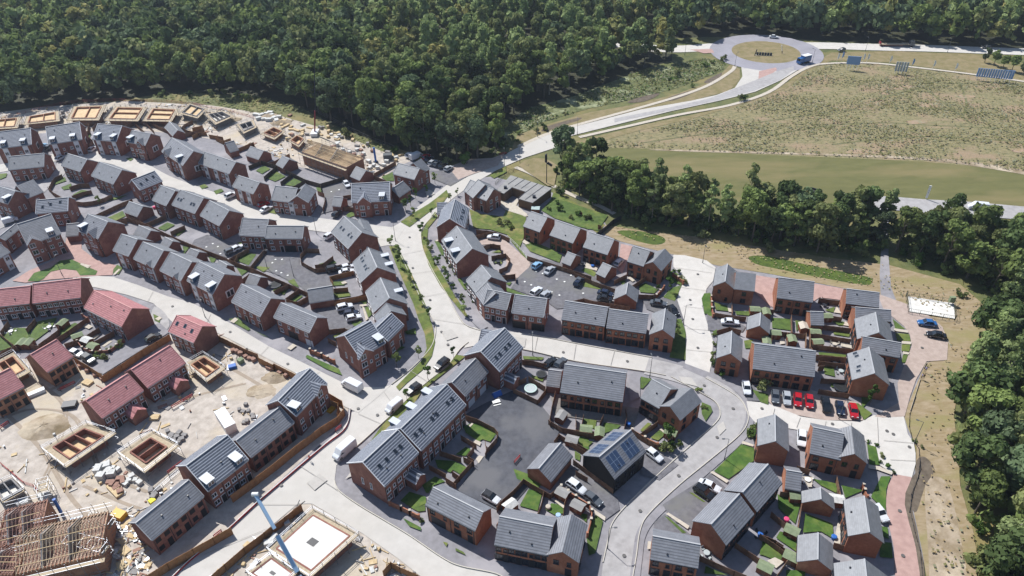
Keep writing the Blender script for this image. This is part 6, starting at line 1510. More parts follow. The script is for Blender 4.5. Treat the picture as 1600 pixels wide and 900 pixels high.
shell('b', (530,345,640,285,730,325,645,390), 'low shell with ply floor and orange barriers on the upper site', 2.0, 'tan_brick', (.5,))
shell('b', (750,400,820,350,890,385,835,450), 'small ply floored shell next to the timber roofed block', 2.2, 'tan_brick', ())
# --- timber truss roofs
def truss_block(cr, A, B, Rr, e, label, wallm='tan_brick', n=22, tm='timber', width=None, cover=0.0):
    a, b, u, L, w, sg, er = solve(px(cr, A), px(cr, B), px(cr, Rr), e, width, .62)
    rz = math.atan2(u[1], u[0]); zr = e + w / 2 * .62
    root = empty('house_shell', (a[0], a[1], 0), rz, label=label, cat='unfinished house', group='timber roofed house shells')
    q = MB(); q.box(.3, L - .3, .3, .5, 0, e); q.box(.3, L - .3, w - .5, w - .3, 0, e); q.box(.3, .5, .5, w - .5, 0, e); q.box(L - .5, L - .3, .5, w - .5, 0, e); q.build('wall', wallm, root)
    q = MB(); q.box(.52, L - .52, .52, w - .52, e - .5, e - .3); q.build('ceiling_board', 'brick_pack' if 'gold' not in tm or cr != 'b' else 'ply', root)
    for f_ in (.3, .62):
        q = MB(); q.face([(L*f_, .3, e), (L*f_, w-.3, e), (L*f_, w/2, zr + .1)]); q.face([(L*f_+.25, w-.3, e), (L*f_+.25, .3, e), (L*f_+.25, w/2, zr + .1)]); q.face([(L*f_, .3, e), (L*f_, w/2, zr + .1), (L*f_+.25, w/2, zr + .1), (L*f_+.25, .3, e)]); q.face([(L*f_+.25, w-.3, e), (L*f_+.25, w/2, zr + .1), (L*f_, w/2, zr + .1), (L*f_, w-.3, e)]); q.build('party_wall', 'block', root)
    t = MB()
    for y0, y1 in ((0, w / 2), (w, w / 2)): t.bar((0, y0, e), (0, y1, zr), .05, .1)
    t.bar((0, 0, e), (0, w, e), .06, .12); t.bar((0, w / 2, zr), (0, w * .36, e), .05, .09); t.bar((0, w / 2, zr), (0, w * .64, e), .05, .09)
    t.bar((0, w * .25, e + w * .25 * .62), (0, w * .36, e), .05, .09); t.bar((0, w * .75, e + w * .25 * .62), (0, w * .64, e), .05, .09)
    tmh = t.mesh('roof_truss', tm); n = int(L / .6)
    for k in range(n): obj('roof_truss', tmh, root, (L * (k + .5) / n, 0, 0))
    q = MB()
    for y in (.12, .3, .42): q.bar((0, w * y, e + min(y, 1 - y) * w * .62 + .05), (L, w * y, e + min(y, 1 - y) * w * .62 + .05), .1, .04)
    q.build('roof_brace', 'timber', root)
    sc_ = MB()
    for i in range(int(L / 2.2) + 1):
        x = min(L, i * 2.2)
        for y in (-1.2, w + 1.2): sc_.bar((x, y, 0), (x, y, e + 1.2 + R.uniform(-.2, .4)), .07)
    for y in (-1.2, w + 1.2):
        for z in (e - .3, e + .6, e * .5): sc_.bar((0, y, z), (L, y, z), .06)
    sc_.build('scaffold', 'steel', root)
    dk = MB(); dk.box(-.6, L + .6, -1.25, -.35, e - .42, e - .36); dk.build('scaffold_deck', 'deck', root)
    return root, L, w, e, zr
mat('timber_red', 'b8968a', rough=.9, dark='a07c70', scale=1.5); mat('timber_gold', 'd9c9b0', rough=.9, dark='bda68a', scale=1.5)
truss_block('b', (850,487), (1205,612), (1330,500), 5.2, 'long shell with golden roof trusses beside the crane mast', tm='timber_gold', width=9.0)
truss_block('P', (22,900), (158,868), (149,815), 5.4, 'timber roofed shell with packed trusses at the bottom left', tm='timber_gold')
truss_block('s', (-60,700), (322,600), (335,365), 5.2, 'timber roofed shell with reddish battens at the left edge', tm='timber_red')
truss_block('s', (-300,900), (100,900), (60,700), 5.0, 'timber roofed shell cut by the bottom left corner', tm='timber_red')
# --- scaffolding tower and site clutter
def tower(cr, q, w, d, h, ang, label):
    c = at(*px(cr, q), 0); root = empty('scaffold_tower', (c[0], c[1], 0), rad(ang), label=label, cat='scaffolding', group='free standing scaffolding')
    m = MB(); nx, ny = max(1, int(w / 1.5)), max(1, int(d / 1.5))
    for i in range(nx + 1):
        for j in range(ny + 1): m.bar((w * i / nx, d * j / ny, 0), (w * i / nx, d * j / ny, h + R.uniform(0, .8)), .07)
    for z in np.arange(1, h + .1, 1.0):
        for j in range(ny + 1): m.bar((0, d * j / ny, z), (w, d * j / ny, z), .05)
        for i in range(nx + 1): m.bar((w * i / nx, 0, z + .03), (w * i / nx, d, z + .03), .05)
    m.build('scaffold', 'steel', root)
    b = MB(); b.box(.1, w - .1, .1, d - .1, h * .66, h * .66 + .06); b.build('scaffold_deck', 'deck', root)
tower('s', (860,860), 2.5, 8, 6.5, 75, 'tall scaffold bay at the right end of the bottom left timber roof')
tower('s', (900,640), 2.5, 5, 5.5, 78, 'scaffold bay behind the bottom left timber roof, beside the dark terrace')
tower('s', (330,330), 2.2, 3, 4, 20, 'small loading scaffold with blue chute at the bottom left timber roofs')
def lump(nm, cat_, cr, q, size, mt, label, group=None, ang=None, parts=None, z0=0):
    c = at(*px(cr, q), size[2] / 2); an = R.uniform(0, 180) if ang is None else ang
    root = empty(nm, (c[0], c[1], z0), rad(an), label=label, cat=cat_, group=group)
    w, d, h = size; m = MB(); m.box(-w/2, w/2, -d/2, d/2, .12, h); m.build('load', mt, root)
    p = MB()
    for k in (-.4, 0, .4): p.box(-w/2, w/2, k * d - .05, k * d + .05, 0, .118)
    p.build('pallet', 'timber', root)
    return root
GP = 'pallets on the lower left site'
i_ = 0
for cr, fl, mt, sz, lb, gp in (
    ('o', (770,670,790,720,850,680,870,700,830,640), 'bag_white', (1.6,1.3,1.5), 'white wrapped block pack beside the squarer brick shell', 'white packs beside the squarer shell'),
    ('o', (880,660,920,670,1030,720,1060,750,1090,770,1010,750,980,780), 'bag_white', (1.1,1.0,.9), 'small white bulk bag beside the squarer brick shell', 'white bulk bags beside the squarer shell'),
    ('o', (880,780,910,810,940,840,900,790,860,770,940,740,960,760), 'brick_pack', (1.3,1.0,.9), 'strapped brick pack beside the squarer brick shell', 'brick packs beside the squarer shell'),
    ('h', (630,560,685,595,745,630,800,660), 'brick_pack', (1.0,1.0,.9), 'brick pack standing along the orange hoarding corner', 'brick packs by the hoarding corner'),
    ('i', (350,445,420,485,480,510,450,500,320,440,380,460,620,580,690,610,735,635,600,570), 'brick_pack', (1.1,1.0,1.0), 'brick pack lined up inside the street hoarding', 'brick packs along the street hoarding'),
    ('o', (1310,370,1340,400,1380,410,1400,380,1420,430,1360,440,1440,400,1400,450,1330,420), 'block', (1.0,.9,.8), 'grey block pack behind the dark striped terrace', 'block packs behind the dark terrace'),
    ('b', (500,195,540,200,580,190,620,200,560,230,600,235,640,220,680,215,520,225,660,240,610,180), 'bag_white', (2.2,1.4,1.2), 'pale wrapped pack in the heap on the upper site', 'pale packs heaped on the upper site'),
    ('b', (690,250,720,240,700,270,740,280,780,310,820,320,860,330,700,300,860,350), 'timber', (2.4,1.2,.7), 'pale timber stack on the upper site', 'timber stacks on the upper site'),
    ('b', (1180,470,1230,490,1290,470,1340,500,1380,560,1420,590,1520,560,1450,610,1500,590,1390,610), 'bag_white', (1.4,1.1,1.0), 'white pack beside the timber roofed block', 'white packs by the timber roofed block'),
    ('b', (920,300,960,310,980,330,1000,350,1080,320,1100,340), 'timber', (2.6,.8,.5), 'loose timber bundle at the foot of the crane mast', 'timber bundles at the crane mast'),
    ('s', (1180,230,1210,260,1240,220,1200,280), 'block', (1.1,1.0,1.0), 'grey pack at the corner of the dark open ground floor terrace', 'grey packs at the dark terrace corner'),
    ('s', (330,270,350,310,370,280,160,330,200,320), 'bag_white', (1.3,1.2,1.1), 'white pack on the loading bay above the timber roofs', 'white packs above the timber roofs'),
    ('p', (370,200,400,215,420,160,440,210,430,290,410,300,480,260,470,240), 'block', (.9,.8,.7), 'small grey heap of blocks behind the dark striped roof terrace', 'block heaps by the site container'),
    ('a', (490,180,500,210,850,170,870,150,1130,170,1150,190,480,230), 'block', (1.2,1.0,1.4), 'block pack in the gap between scaffolded back row shells', 'block packs between the back row shells'),
    ('t', (600,640,640,600,740,480,480,830,500,800), 'bag_white', (1.4,1.0,.9), 'pale pack between the hoarding and the white slab', 'pale packs beside the white slab')):
    for q in range(0, len(fl), 2): lump('material_pack', 'material pack', cr, (fl[q], fl[q + 1]), tuple(v * R.uniform(.85, 1.2) for v in sz), mt, lb, gp)
lump('timber_stack', 'timber stack', 'o', (900,830), (4.5,1.6,.7), 'timber', 'long flat stack of timber sheets below the squarer brick shell', ang=-40)
lump('timber_stack', 'timber stack', 'h', (685,690), (2.4,1.6,.7), 'timber', 'pale sheet stack beside the unfinished red tiled house', ang=-25)
lump('skip', 'skip', 'o', (545,165), (3.0,2.0,1.1), 'dark_frame', 'dark skip on the sand behind the lower red terrace', ang=10)
lump('material_pack', 'material pack', 'o', (1210,262), (2.0,1.5,.7), 'timber', 'crate of boards beside the lower red terrace porch', ang=0)
lump('site_container', 'container', 'p', (265,290), (6.5,2.4,2.5), 'pole_white', 'white topped site container behind the dark striped roof terrace', ang=-52)
lump('site_container', 'container', 'h', (270,775), (4.5,1.3,1.0), 'pole_white', 'long white trough beside the red tiled shell at the left edge', ang=38)
lump('site_container', 'container', 'b', (1530,525), (3.2,2.2,2.3), 'pole_grey', 'blue grey site cabin at the edge of the upper site', ang=5)
mat('digger_yellow', 'c89a2c', rough=.5); mat('orange', 'c8611e', rough=.6)
lump('dumper', 'dumper', 's', (930,425), (2.6,1.8,1.4), 'digger_yellow', 'small yellow dumper near the bottom left scaffolding', ang=-20)
lump('material_pack', 'material pack', 'p', (1100,190), (3.0,1.2,.6), 'digger_yellow', 'orange yellow barrier stack inside the hoarding corner', ang=60)
lump('material_pack', 'material pack', 'i', (315,565), (1.8,1.2,.9), 'blue_plastic', 'blue pack on the site by the street hoarding', ang=20)
lump('material_pack', 'material pack', 'i', (380,520), (1.3,1.3,1.3), 'shed_green', 'dark green pack near the street hoarding', ang=50)
lump('material_pack', 'material pack', 's', (1190,315), (1.2,1.2,.8), 'hivis_yellow', 'yellow pack by the dark open ground floor terrace', ang=50)
lump('material_pack', 'material pack', 's', (600,470), (2.2,1.2,1.0), 'crane_blue', 'blue pack behind the bottom left timber roof', ang=15)
# debris chute
a0, a1 = at(*px('s', (420,300)), 4.5), at(*px('s', (475,400)), .6)
root = empty('debris_chute', (a1[0], a1[1], 0), 0, label='blue plastic debris chute on the small loading scaffold', cat='debris chute')
m = MB(); m.tube((0, 0, .5), tuple(a0 - a1 + np.array([0, 0, .6])), .32, .32, 10); m.build('chute', 'blue_plastic', root)
# sand heaps / rubble
for cr, q, r_, h_, lb in (('o', (350,340), 5.5, .9, 'low heap of grey sand behind the long brick shell'), ('i', (650,650), 3.2, .7, 'scrubby grey soil heap inside the street hoarding'), ('i', (540,760), 3.4, .6, 'grey soil heap beside the dark gabled house'),
                      ('b', (600,215), 5.0, 1.0, 'pale rubble heap on the upper site'), ('b', (700,260), 4.5, .8, 'pale rubble heap nearest the crane mast'), ('b', (330,235), 3.5, .7, 'pale rubble heap between the grey block shells'), ('a', (1500,250), 3.0, .6, 'small rubble heap below the block walled shell')):
    c = at(*px(cr, q), 0); m = MB(); N_, K_ = 20, 5; P = []
    for k in range(K_ + 1):
        P.append([(math.cos(2 * math.pi * i / N_) * r_ * (1 - k / K_) * R.uniform(.85, 1.15), math.sin(2 * math.pi * i / N_) * r_ * .7 * (1 - k / K_) * R.uniform(.85, 1.15), LAYER_TOP * .3 + h_ * math.sin(k / K_ * math.pi / 2) * R.uniform(.85, 1.1)) for i in range(N_)])
    for k in range(K_):
        for i in range(N_): j = (i + 1) % N_; m.face([P[k][i], P[k][j], P[k + 1][j], P[k + 1][i]])
    o = m.build('rubble_heap', 'bare_soil', None, True); o.location = (c[0], c[1], 0); tag(o, lb, 'rubble heap')
# red barriers
def barrier(cr, A, B, label, mt='barrier_red'):
    a, b = at(*px(cr, A), .5), at(*px(cr, B), .5); d = b - a; L = float(np.linalg.norm(d)); an = math.atan2(d[1], d[0])
    root = empty('site_barrier', (a[0], a[1], LAYER_TOP * .5), an, label=label, cat='barrier', group='short site barriers')
    m = MB(); m.box(0, L, -.04, .04, .75, 1.0); m.box(0, L, -.04, .04, .3, .5); m.build('panel', mt, root)
    for x in (.1, L - .1): f_ = MB(); f_.box(x - .05, x + .05, -.3, .3, 0, .08); f_.box(x - .04, x + .04, -.05, .05, .081, 1.05); f_.build('foot', 'dark_frame', root)
barrier('o', (0,350), (75,300), 'red barrier by the red tiled shell at the left edge'); barrier('q', (1015,620), (1065,565), 'red barrier lying on the dark asphalt court')
barrier('o', (1310,700), (1430,610), 'dark red barrier right of the squarer brick shell'); barrier('h', (470,750), (590,690), 'red barrier in front of the unfinished red tiled house')
barrier('t', (170,600), (235,550), 'red barrier inside the lower left hoarding'); barrier('p', (1120,370), (1170,330), 'red barrier at the hoarding bend by the street')
barrier('o', (1340,190), (1510,90), 'low barrier rail in front of the upper red terrace'); barrier('c', (900,510), (960,500), 'red barrier where the wood meets the main road')
# crane boom over the bottom edge
tip = at(393, 757, 30.0); base = at(552, 1060, 2.5)
root = empty('crane', (base[0], base[1], 0), 0, label='light blue telescopic crane boom reaching over the bottom street', cat='crane')
D_ = tip - base
m = MB(); m.box(-1.4, 1.4, -4, 4, .6, 2.2); m.build('chassis', 'crane_blue', root)
prev = np.array([0, 0, 2.3])
for k, (f0, f1, w_b) in enumerate(((0, .34, .95), (.34, .56, .8), (.56, .78, .65), (.78, 1, .5))):
    m = MB(); p0 = prev if k == 0 else np.array([0, 0, 2.3]) + D_ * f0; p1 = np.array([0, 0, 2.3]) + D_ * f1 - np.array([0, 0, 2.3]) * f1
    m.bar(p0, p1, w_b, w_b * 1.15); m.build('boom_section', 'crane_blue', root); prev = p1
m = MB(); m.tube(tuple(prev + np.array([-.5, 0, .1])), tuple(prev + np.array([.5, 0, .1])), .34, .34, 12); m.build('boom_head', 'pole_white', root)
# tall red and dark mast by the wood
b0 = at(493, 211, 0); t0 = at(491, 98, 29.)
root = empty('crane', (b0[0], b0[1], 0), 0, label='thin upright crane boom, red at its foot, in front of the big wood', cat='crane')
D_ = t0 - b0
m = MB(); m.bar((0, 0, 1.6), tuple(D_ * .33 + np.array([0, 0, .6])), .5, .5); m.build('boom_section', 'crane_red', root)
m = MB(); m.bar(tuple(D_ * .33), tuple(D_), .26, .26); m.build('boom_section', 'sign_navy', root)
m = MB(); m.box(-1.3, 1.3, -2.5, 2.5, .3, 1.6); m.build('chassis', 'pole_white', root)
# smaller blue post crane
b0 = at(*px('b', (1437, 570)), 0); root = empty('telehandler', (b0[0], b0[1], 0), .5, label='blue lifting post beside the timber roofed block', cat='lift')
m = MB(); m.bar((0, 0, 0), (0, 0, 6), .6); m.build('mast', 'blue_plastic', root); m = MB(); m.box(-.8, .8, -.6, .6, 0, .5); m.build('base', 'dark_frame', root)

# loose debris over the sites: nobody could count it
def debris(Pw, n, seed, label):
    rg = random.Random(seed); xs = [p[0] for p in Pw]; ys = [p[1] for p in Pw]; m = MB(); k = 0
    hot = [(rg.uniform(min(xs), max(xs)), rg.uniform(min(ys), max(ys))) for _ in range(26)]
    while k < n:
        if rg.random() < .75: h_ = rg.choice(hot); x, y = rg.gauss(h_[0], 2.6), rg.gauss(h_[1], 2.6)
        else: x, y = rg.uniform(min(xs), max(xs)), rg.uniform(min(ys), max(ys))
        k += 1
        if not inpoly(Pw, x, y): continue
        a = rg.uniform(0, 3.14); t = rg.random(); z = LAYER_TOP * .5
        if t < .4: l, w_, h_ = rg.uniform(1.2, 4.2), rg.uniform(.08, .25), .1
        elif t < .8: l, w_, h_ = rg.uniform(.2, .8), rg.uniform(.2, .6), rg.uniform(.15, .5)
        else: l, w_, h_ = rg.uniform(.8, 2.2), rg.uniform(.6, 1.4), rg.uniform(.04, .12)
        ca, sa = math.cos(a), math.sin(a)
        m.box(-l/2, l/2, -w_/2, w_/2, 0, h_ + z, rg.choice([0, 0, 0, 1, 1, 2, 3, 4]), T=lambda p: (x + ca * p[0] - sa * p[1], y + sa * p[0] + ca * p[1], p[2]))
    tag(m.build('building_debris', ['timber', 'bag_white', 'block', 'brick_pack', 'steel']), kind='stuff', label=label)
for q in range(46):
    fx = R.uniform(430, 640); fy = 185 + (fx - 430) * .33 + R.uniform(-14, 26)
    lump('material_pack', 'material pack', 'P', (fx, fy), (R.uniform(1, 2.4), R.uniform(.8, 1.4), R.uniform(.6, 1.5)), R.choice(['bag_white', 'timber', 'block', 'brick_pack', 'timber']), 'strapped pack among the crowded stacks of the upper site', 'crowded stacks on the upper site')
debris(wpoly([180,160,330,168,440,186,520,210,600,242,640,252,600,280,560,276,470,262,400,232,300,212]), 900, 3, 'loose boards, blocks and rubble strewn over the upper site')
debris(wpoly([0,212,0,178,60,170,200,160,330,168,330,200,200,200]), 350, 4, 'loose boards and blocks round the back row shells')
debris(wpoly([0,600,60,562,118,572,165,600,230,560,325,508,470,584,520,640,300,760,200,830,150,800,90,760,0,740]), 520, 5, 'loose boards, blocks and rubble strewn over the lower left site')
debris(wpoly([160,800,220,790,260,830,230,900,180,960,150,900]), 300, 6, 'loose boards beside the bottom left scaffolding')
debris(wpoly([466,790,486,790,500,820,420,880,340,940,330,900]), 150, 7, 'loose boards behind the hoarding at the bottom')
debris(wpoly([560,840,620,872,680,920,640,980,560,940]), 120, 8, 'loose boards right of the white slab block')
# ================================================================ STREET FURNITURE AND GARDEN THINGS
def lamp(cr, q, h, ang, label, group='street lamps'):
    c = at(*px(cr, q), 0); root = empty('street_lamp', (c[0], c[1], 0), rad(ang), label=label, cat='street lamp', group=group)
    m = MB(); m.tube((0, 0, 0), (0, 0, 1.2), .11, .11, 8); m.tube((0, 0, 1.2), (0, 0, h), .075, .05, 8); m.build('pole', 'pole_grey', root)
    m = MB(); m.bar((0, 0, h), (.9, 0, h + .12), .07); m.build('arm', 'pole_grey', root)
    m = MB(); m.box(.85, 1.45, -.14, .14, h + .06, h + .18); hd = m.build('lamp_head', 'pole_grey', root)
    m = MB(); m.box(.92, 1.38, -.1, .1, h + .03, h + .058); m.build('lens', 'lamp_glass', hd)
LP = 'grey street lamp %s'
for cr, q, a, w in (('c', (1510,355), 90, 'on the curve of the main road above the tree belt'), ('c', (942,600), 90, 'at the bus pull in of the main road'), ('c', (1062,572), 90, 'right of the bus pull in of the main road'),
                 ('c', (1200,375), -90, 'on the far side of the main road'), ('g', (988,560), -90, 'on the dry strip above the white road'), ('k', (838,240), 0, 'on the left edge of the white road'),
                 ('k', (575,655), 90, 'at the mouth of the grey bend road'), ('r', (1158,595), 180, 'beside the sloping roadside lawn'), ('v', (245,690), 0, 'on the inner kerb near the bottom edge'),
                 ('e', (975,332), 180, 'on the middle street near the asphalt court'), ('e', (590,602), 0, 'standing in the small grass corner of the asphalt court'), ('e', (797,668), 0, 'at the lower grass tip of the asphalt court'),
                 ('i', (105,182), -45, 'on the lower street opposite the site'), ('x', (350,432), -90, 'west of the roundabout'), ('x', (740,522), 45, 'at the south west of the roundabout'), ('x', (1345,492), 135, 'beside the blue lorry at the roundabout'),
                 ('y', (360,402), 90, 'left of the flatbed lorry'), ('y', (1000,412), 90, 'right of the flatbed lorry'), ('n', (150,180), -90, 'on the white court above the parked cars'),
                 ('n', (740,365), 150, 'at the outer edge of the white turning area'), ('d', (490,655), 90, 'on the crescent lawn'), ('d', (600,830), 0, 'on the avenue'), ('j', (1162,480), 90, 'on the east street by the rumble strip'),
                 ('f', (90,385), 0, 'at the side street mouth of the avenue'), ('c', (870,520), 90, 'on the path edge by the wood corner')):
    if w in ('on the avenue',): continue
    lamp(cr, q, 6.5, a, LP % w)
# phone mast
c = at(854, 287, 0); root = empty('phone_mast', (c[0], c[1], 0), 0, label='tall dark mast with two brown antenna drums beside the pavilion', cat='mast')
m = MB(); m.tube((0, 0, 0), (0, 0, 11.5), .16, .1, 8); m.build('pole', 'dark_frame', root)
m = MB(); m.tube((-.25, 0, 8.2), (-.25, 0, 11.0), .42, .42, 10); m.build('antenna', 'dark_frame', root)
m = MB(); m.bar((.2, 0, 8.0), (1.8, -.4, 7.0), .5, .7); m.build('antenna', 'dark_frame', root)
# signs near the field
def board(cr, ql, qr, z0, z1, mt, label, posts=4, slats=0, nm='billboard', cat_='sign', th=.12, slant=0):
    a, b = at(*px(cr, ql), 0), at(*px(cr, qr), 0); d = b - a; L = float(np.linalg.norm(d)); an = math.atan2(d[1], d[0])
    root = empty(nm, (a[0], a[1], 0), an, label=label, cat=cat_)
    if slats:
        for k in range(slats):
            m = MB(); x = L * (k + .5) / slats; m.box(x - L / slats * .38, x + L / slats * .38, -th, th, z0, z1); m.build('panel', mt, root)
    else:
        m = MB(); m.box(0, L, -th, th, z0, z1); m.build('panel', mt, root)
    for k in range(posts):
        m = MB(); x = L * (k + .5) / posts; m.bar((x, th + .1, 0), (x, th + .1, z1 - .2), .16); m.build('post', 'pole_white', root)
    return root, L
mat('sign_blue', '7f9cc4', rough=.5); mat('sign_grey', 'a5adae', rough=.5)
board('y', (200,545), (303,552), 2.6, 6.4, 'sign_blue', 'pale blue billboard on white posts at the field corner', 4)
board('y', (578,575), (680,582), 1.2, 5.5, 'sign_grey', 'grey slatted board near the middle of the far field path', 4, 5)
board('y', (1210,625), (1500,648), 1.6, 5.4, 'sign_blue', 'long row of blue upright panels at the right end of the field path', 8, 15)
rt, L = board('z', (322,492), (385,512), .9, 3.9, 'sign_navy', 'dark navy sign board with pale lettering behind the tree belt', 2)
m = MB(); m.box(.5, L - .5, -.14, -.122, 3.0, 3.25); m.box(.9, L - 1.2, -.14, -.122, 2.55, 2.75); m.build('lettering', 'sign_white', rt)
m = MB(); m.box(-.1, L + .1, -.15, .13, .6, .895); m.build('lower_rail', 'sign_grey', rt)
rt, L = board('z', (1008,502), (1022,506), .8, 5.2, 'sign_white', 'tall narrow white sign board beside the road behind the tree belt', 1)
m = MB(); m.box(.3, L - .3, -.14, -.122, 3.4, 3.6); m.box(.3, L - .3, -.14, -.122, 2.6, 2.8); m.build('lettering', 'pole_grey', rt)
for i, (q, mt) in enumerate((((135,490), 'sign_white'), ((335,495), 'sign_white'), ((368,495), 'sign_white'), ((543,512), 'sign_white'), ((880,550), 'sign_white'), ((1052,570), 'sign_white'), ((170,480), 'sign_blue'), ((716,535), 'sign_blue'))):
    c = at(*px('y', q), 0); root = empty('banner_flag', (c[0], c[1], 0), 0, label=('pale feather flag along the far field path' if mt == 'sign_white' else 'light blue upright flag along the far field path'), cat='flag', group='white flags by the field path' if mt == 'sign_white' else 'blue flags by the field path')
    m = MB(); m.tube((0, 0, 0), (0, 0, 4.6), .05, .03, 6); m.build('pole', 'pole_white', root)
    m = MB(); m.prism([(0.06, 1.6), (.75, 2.2), (.95, 3.6), (.5, 4.5), (.06, 4.6)], -.02, .02, T=lambda p: (p[0], p[2], p[1])); m.build('flag', mt, root)
# roundabout letters and post
a, b = at(1183, 86.5, 0), at(1204, 87.5, 0)
for k in range(6):
    c = a * (1 - k / 5) + b * k / 5; root = empty('upright_stone', (c[0], c[1], 0), 0, label='dark upright block in the row of six on the roundabout island', cat='sculpture', group='row of dark blocks on the roundabout')
    m = MB(); m.box(-.45, .45, -.3, .3, .25, 1.5); m.build('block', 'sign_navy', root); m = MB(); m.box(-.6, .6, -.45, .45, 0, .249); m.build('plinth', 'sign_white', root)
c = at(1179, 87.5, 0); root = empty('post', (c[0], c[1], 0), 0, label='taller leaning dark post left of the row of blocks on the roundabout', cat='post')
m = MB(); m.bar((0, 0, 0), (.6, 0, 3.2), .35); m.build('shaft', 'dark_frame', root)
c = at(1222, 84, 0); root = empty('post', (c[0], c[1], 0), 0, label='white topped leaning post on the right of the roundabout island', cat='post')
m = MB(); m.bar((0, 0, 0), (-.3, 0, 1.4), .3); m.build('foot', 'dark_frame', root); m = MB(); m.bar((-.3, 0, 1.41), (-1.0, 0, 4.2), .3); m.build('shaft', 'sign_white', root)
# caged pumping station
F('m', [[685,-10,690,0,1050,60,1070,180,1060,190,700,130,680,0]], 'dark green mesh fence around the pale slab', 'mesh_fence', h=1.9, zc=1.0, th=.04, name='mesh_fence', style='open')
sheet('slab', 'm', [690,25, 1050,80, 1055,200, 700,145], 'slab')
c = at(*px('m', (1020, 85)), 0); root = empty('control_cabinet', (c[0], c[1], 0), 0, label='dark green cabinet on legs inside the mesh fenced slab', cat='cabinet')
m = MB(); m.box(-.7, .7, -.4, .4, 1.2, 2.8); m.build('cabinet', 'shed_green', root); m = MB(); m.box(-.6, -.5, -.1, .1, 0, 1.19); m.box(.5, .6, -.1, .1, 0, 1.19); m.build('stand', 'pole_grey', root)
# cabinets along the paths by the wood
# knee rails on the dry strip
F('m', [[885,190,950,255],[965,280,1035,410]], 'low pale knee rail beside the pale turning area', 'slab_path', h=.5, name='knee_rail')
F('m', [[840,530,820,570],[790,660,715,900]], 'low pale knee rail below the pale turning area', 'slab_path', h=.5, name='knee_rail')
F('n', [[755,0,710,130,705,230,730,330,780,400,795,560,740,720,705,900]], 'low dark edging rail along the dry strip', 'dark_frame', h=.4, name='knee_rail', th=.05)
F('w', [[1290,0,1275,130,1220,260,1215,400,1250,560,1290,700,1310,900]], 'low dark edging rail beside the brick lane', 'dark_frame', h=.4, name='knee_rail', th=.05)
# sheds
def shed(cr, q, ang, roof, label, s=1.0, wallm='shed_wood'):
    c = at(*px(cr, q), 1.9); root = empty('shed', (c[0], c[1], 0), rad(ang), label=label, cat='shed', group='garden sheds')
    w, d, h = 1.25 * s, .95 * s, 1.75
    m = MB(); m.box(-w, w, -d, d, 0, h); m.face([(w, -d, h), (w, d, h), (w, 0, h + .35)]); m.face([(-w, d, h), (-w, -d, h), (-w, 0, h + .35)]); m.build('wall', wallm, root)
    m = MB()
    for sg in (-1, 1): m.bar((-w - .1, sg * (d / 2 + .05), h + .19), (w + .1, sg * (d / 2 + .05), h + .19), d + .22, .05) if False else m.face([(-w - .12, sg * (d + .15), h - .03), (w + .12, sg * (d + .15), h - .03), (w + .12, 0, h + .42), (-w - .12, 0, h + .42)][::(1 if sg < 0 else -1)])
    m.build('roof', roof, root)
    m = MB(); m.box(-.35, .35, -d - .04, -d - .002, .05, 1.65); m.build('door', 'fence', root)
for cr, q, a, rf_, lb in (('u', (1395,240), -35, 'flat_roof', 'shed with pale roof against the pier wall, upper of two'), ('u', (1515,340), -35, 'flat_roof', 'shed with pale roof against the pier wall, lower of two'),
    ('u', (985,335), 40, 'bag_white', 'white roofed shed beside the long terrace'), ('r', (742,368), -30, 'shed_green', 'green roofed shed at the corner house'), ('r', (80,342), -10, 'shed_green', 'green roofed shed behind the wide grey terrace, left of two'),
    ('r', (185,368), 80, 'shed_green', 'pale green shed behind the wide grey terrace, right of two'), ('q', (1385,238), 60, 'flat_roof', 'shed by the left fence of the wide grey terrace gardens'), ('q', (1470,425), -20, 'flat_roof', 'white topped shed near the garage block'),
    ('h', (480,215), 75, 'shed_green', 'green roofed shed in the middle of the red terrace gardens'), ('h', (162,368), 85, 'shed_green', 'green roofed shed in the red terrace gardens, left of two'), ('h', (213,368), 85, 'shed_green', 'green roofed shed in the red terrace gardens, right of two'),
    ('h', (600,315), 35, 'shed_green', 'long low green roofed shed behind the large red terrace'), ('h', (672,348), -25, 'bag_white', 'red shed with white roof behind the large red terrace'), ('h', (722,395), -25, 'shed_green', 'green roofed shed beside the red one behind the large red terrace'),
    ('w', (322,262), -8, 'shed_green', 'green roofed shed below the striped roof garage'), ('w', (290,535), -35, 'shed_green', 'green roofed shed in the second terrace garden, upper of three on the slope'), ('w', (285,738), -35, 'shed_green', 'green roofed shed in the second terrace garden, middle of three on the slope'),
    ('w', (82,820), -35, 'shed_green', 'green roofed shed lowest of three on the slope'), ('w', (640,290), -12, 'bag_white', 'white topped shed beside the upper pale garage'), ('l', (400,508), -8, 'shed_green', 'green roofed shed behind the first eastern house, left of two'),
    ('l', (488,528), 85, 'shed_green', 'green roofed shed behind the first eastern house, right of two'), ('l', (560,693), -8, 'shed_green', 'green shed under the double garage fence'), ('l', (492,758), 80, 'shed_green', 'small shed left of two above the wide semi'),
    ('l', (690,740), 85, 'shed_green', 'small shed right of two above the wide semi'), ('l', (780,640), 85, 'slab_path', 'pale roofed shed in the narrow eastern garden'), ('l', (870,683), -8, 'shed_green', 'green roofed shed below the small middle garage'),
    ('l', (890,762), 0, 'shed_green', 'rounded green shed in the long eastern gardens'), ('l', (960,560), 0, 'shed_green', 'small green roofed shed right of the middle garage'), ('f', (1185,120), -10, 'trampoline_pad', 'teal roofed shed beside the pavilion')):
    shed(cr, q, a, rf_, lb)
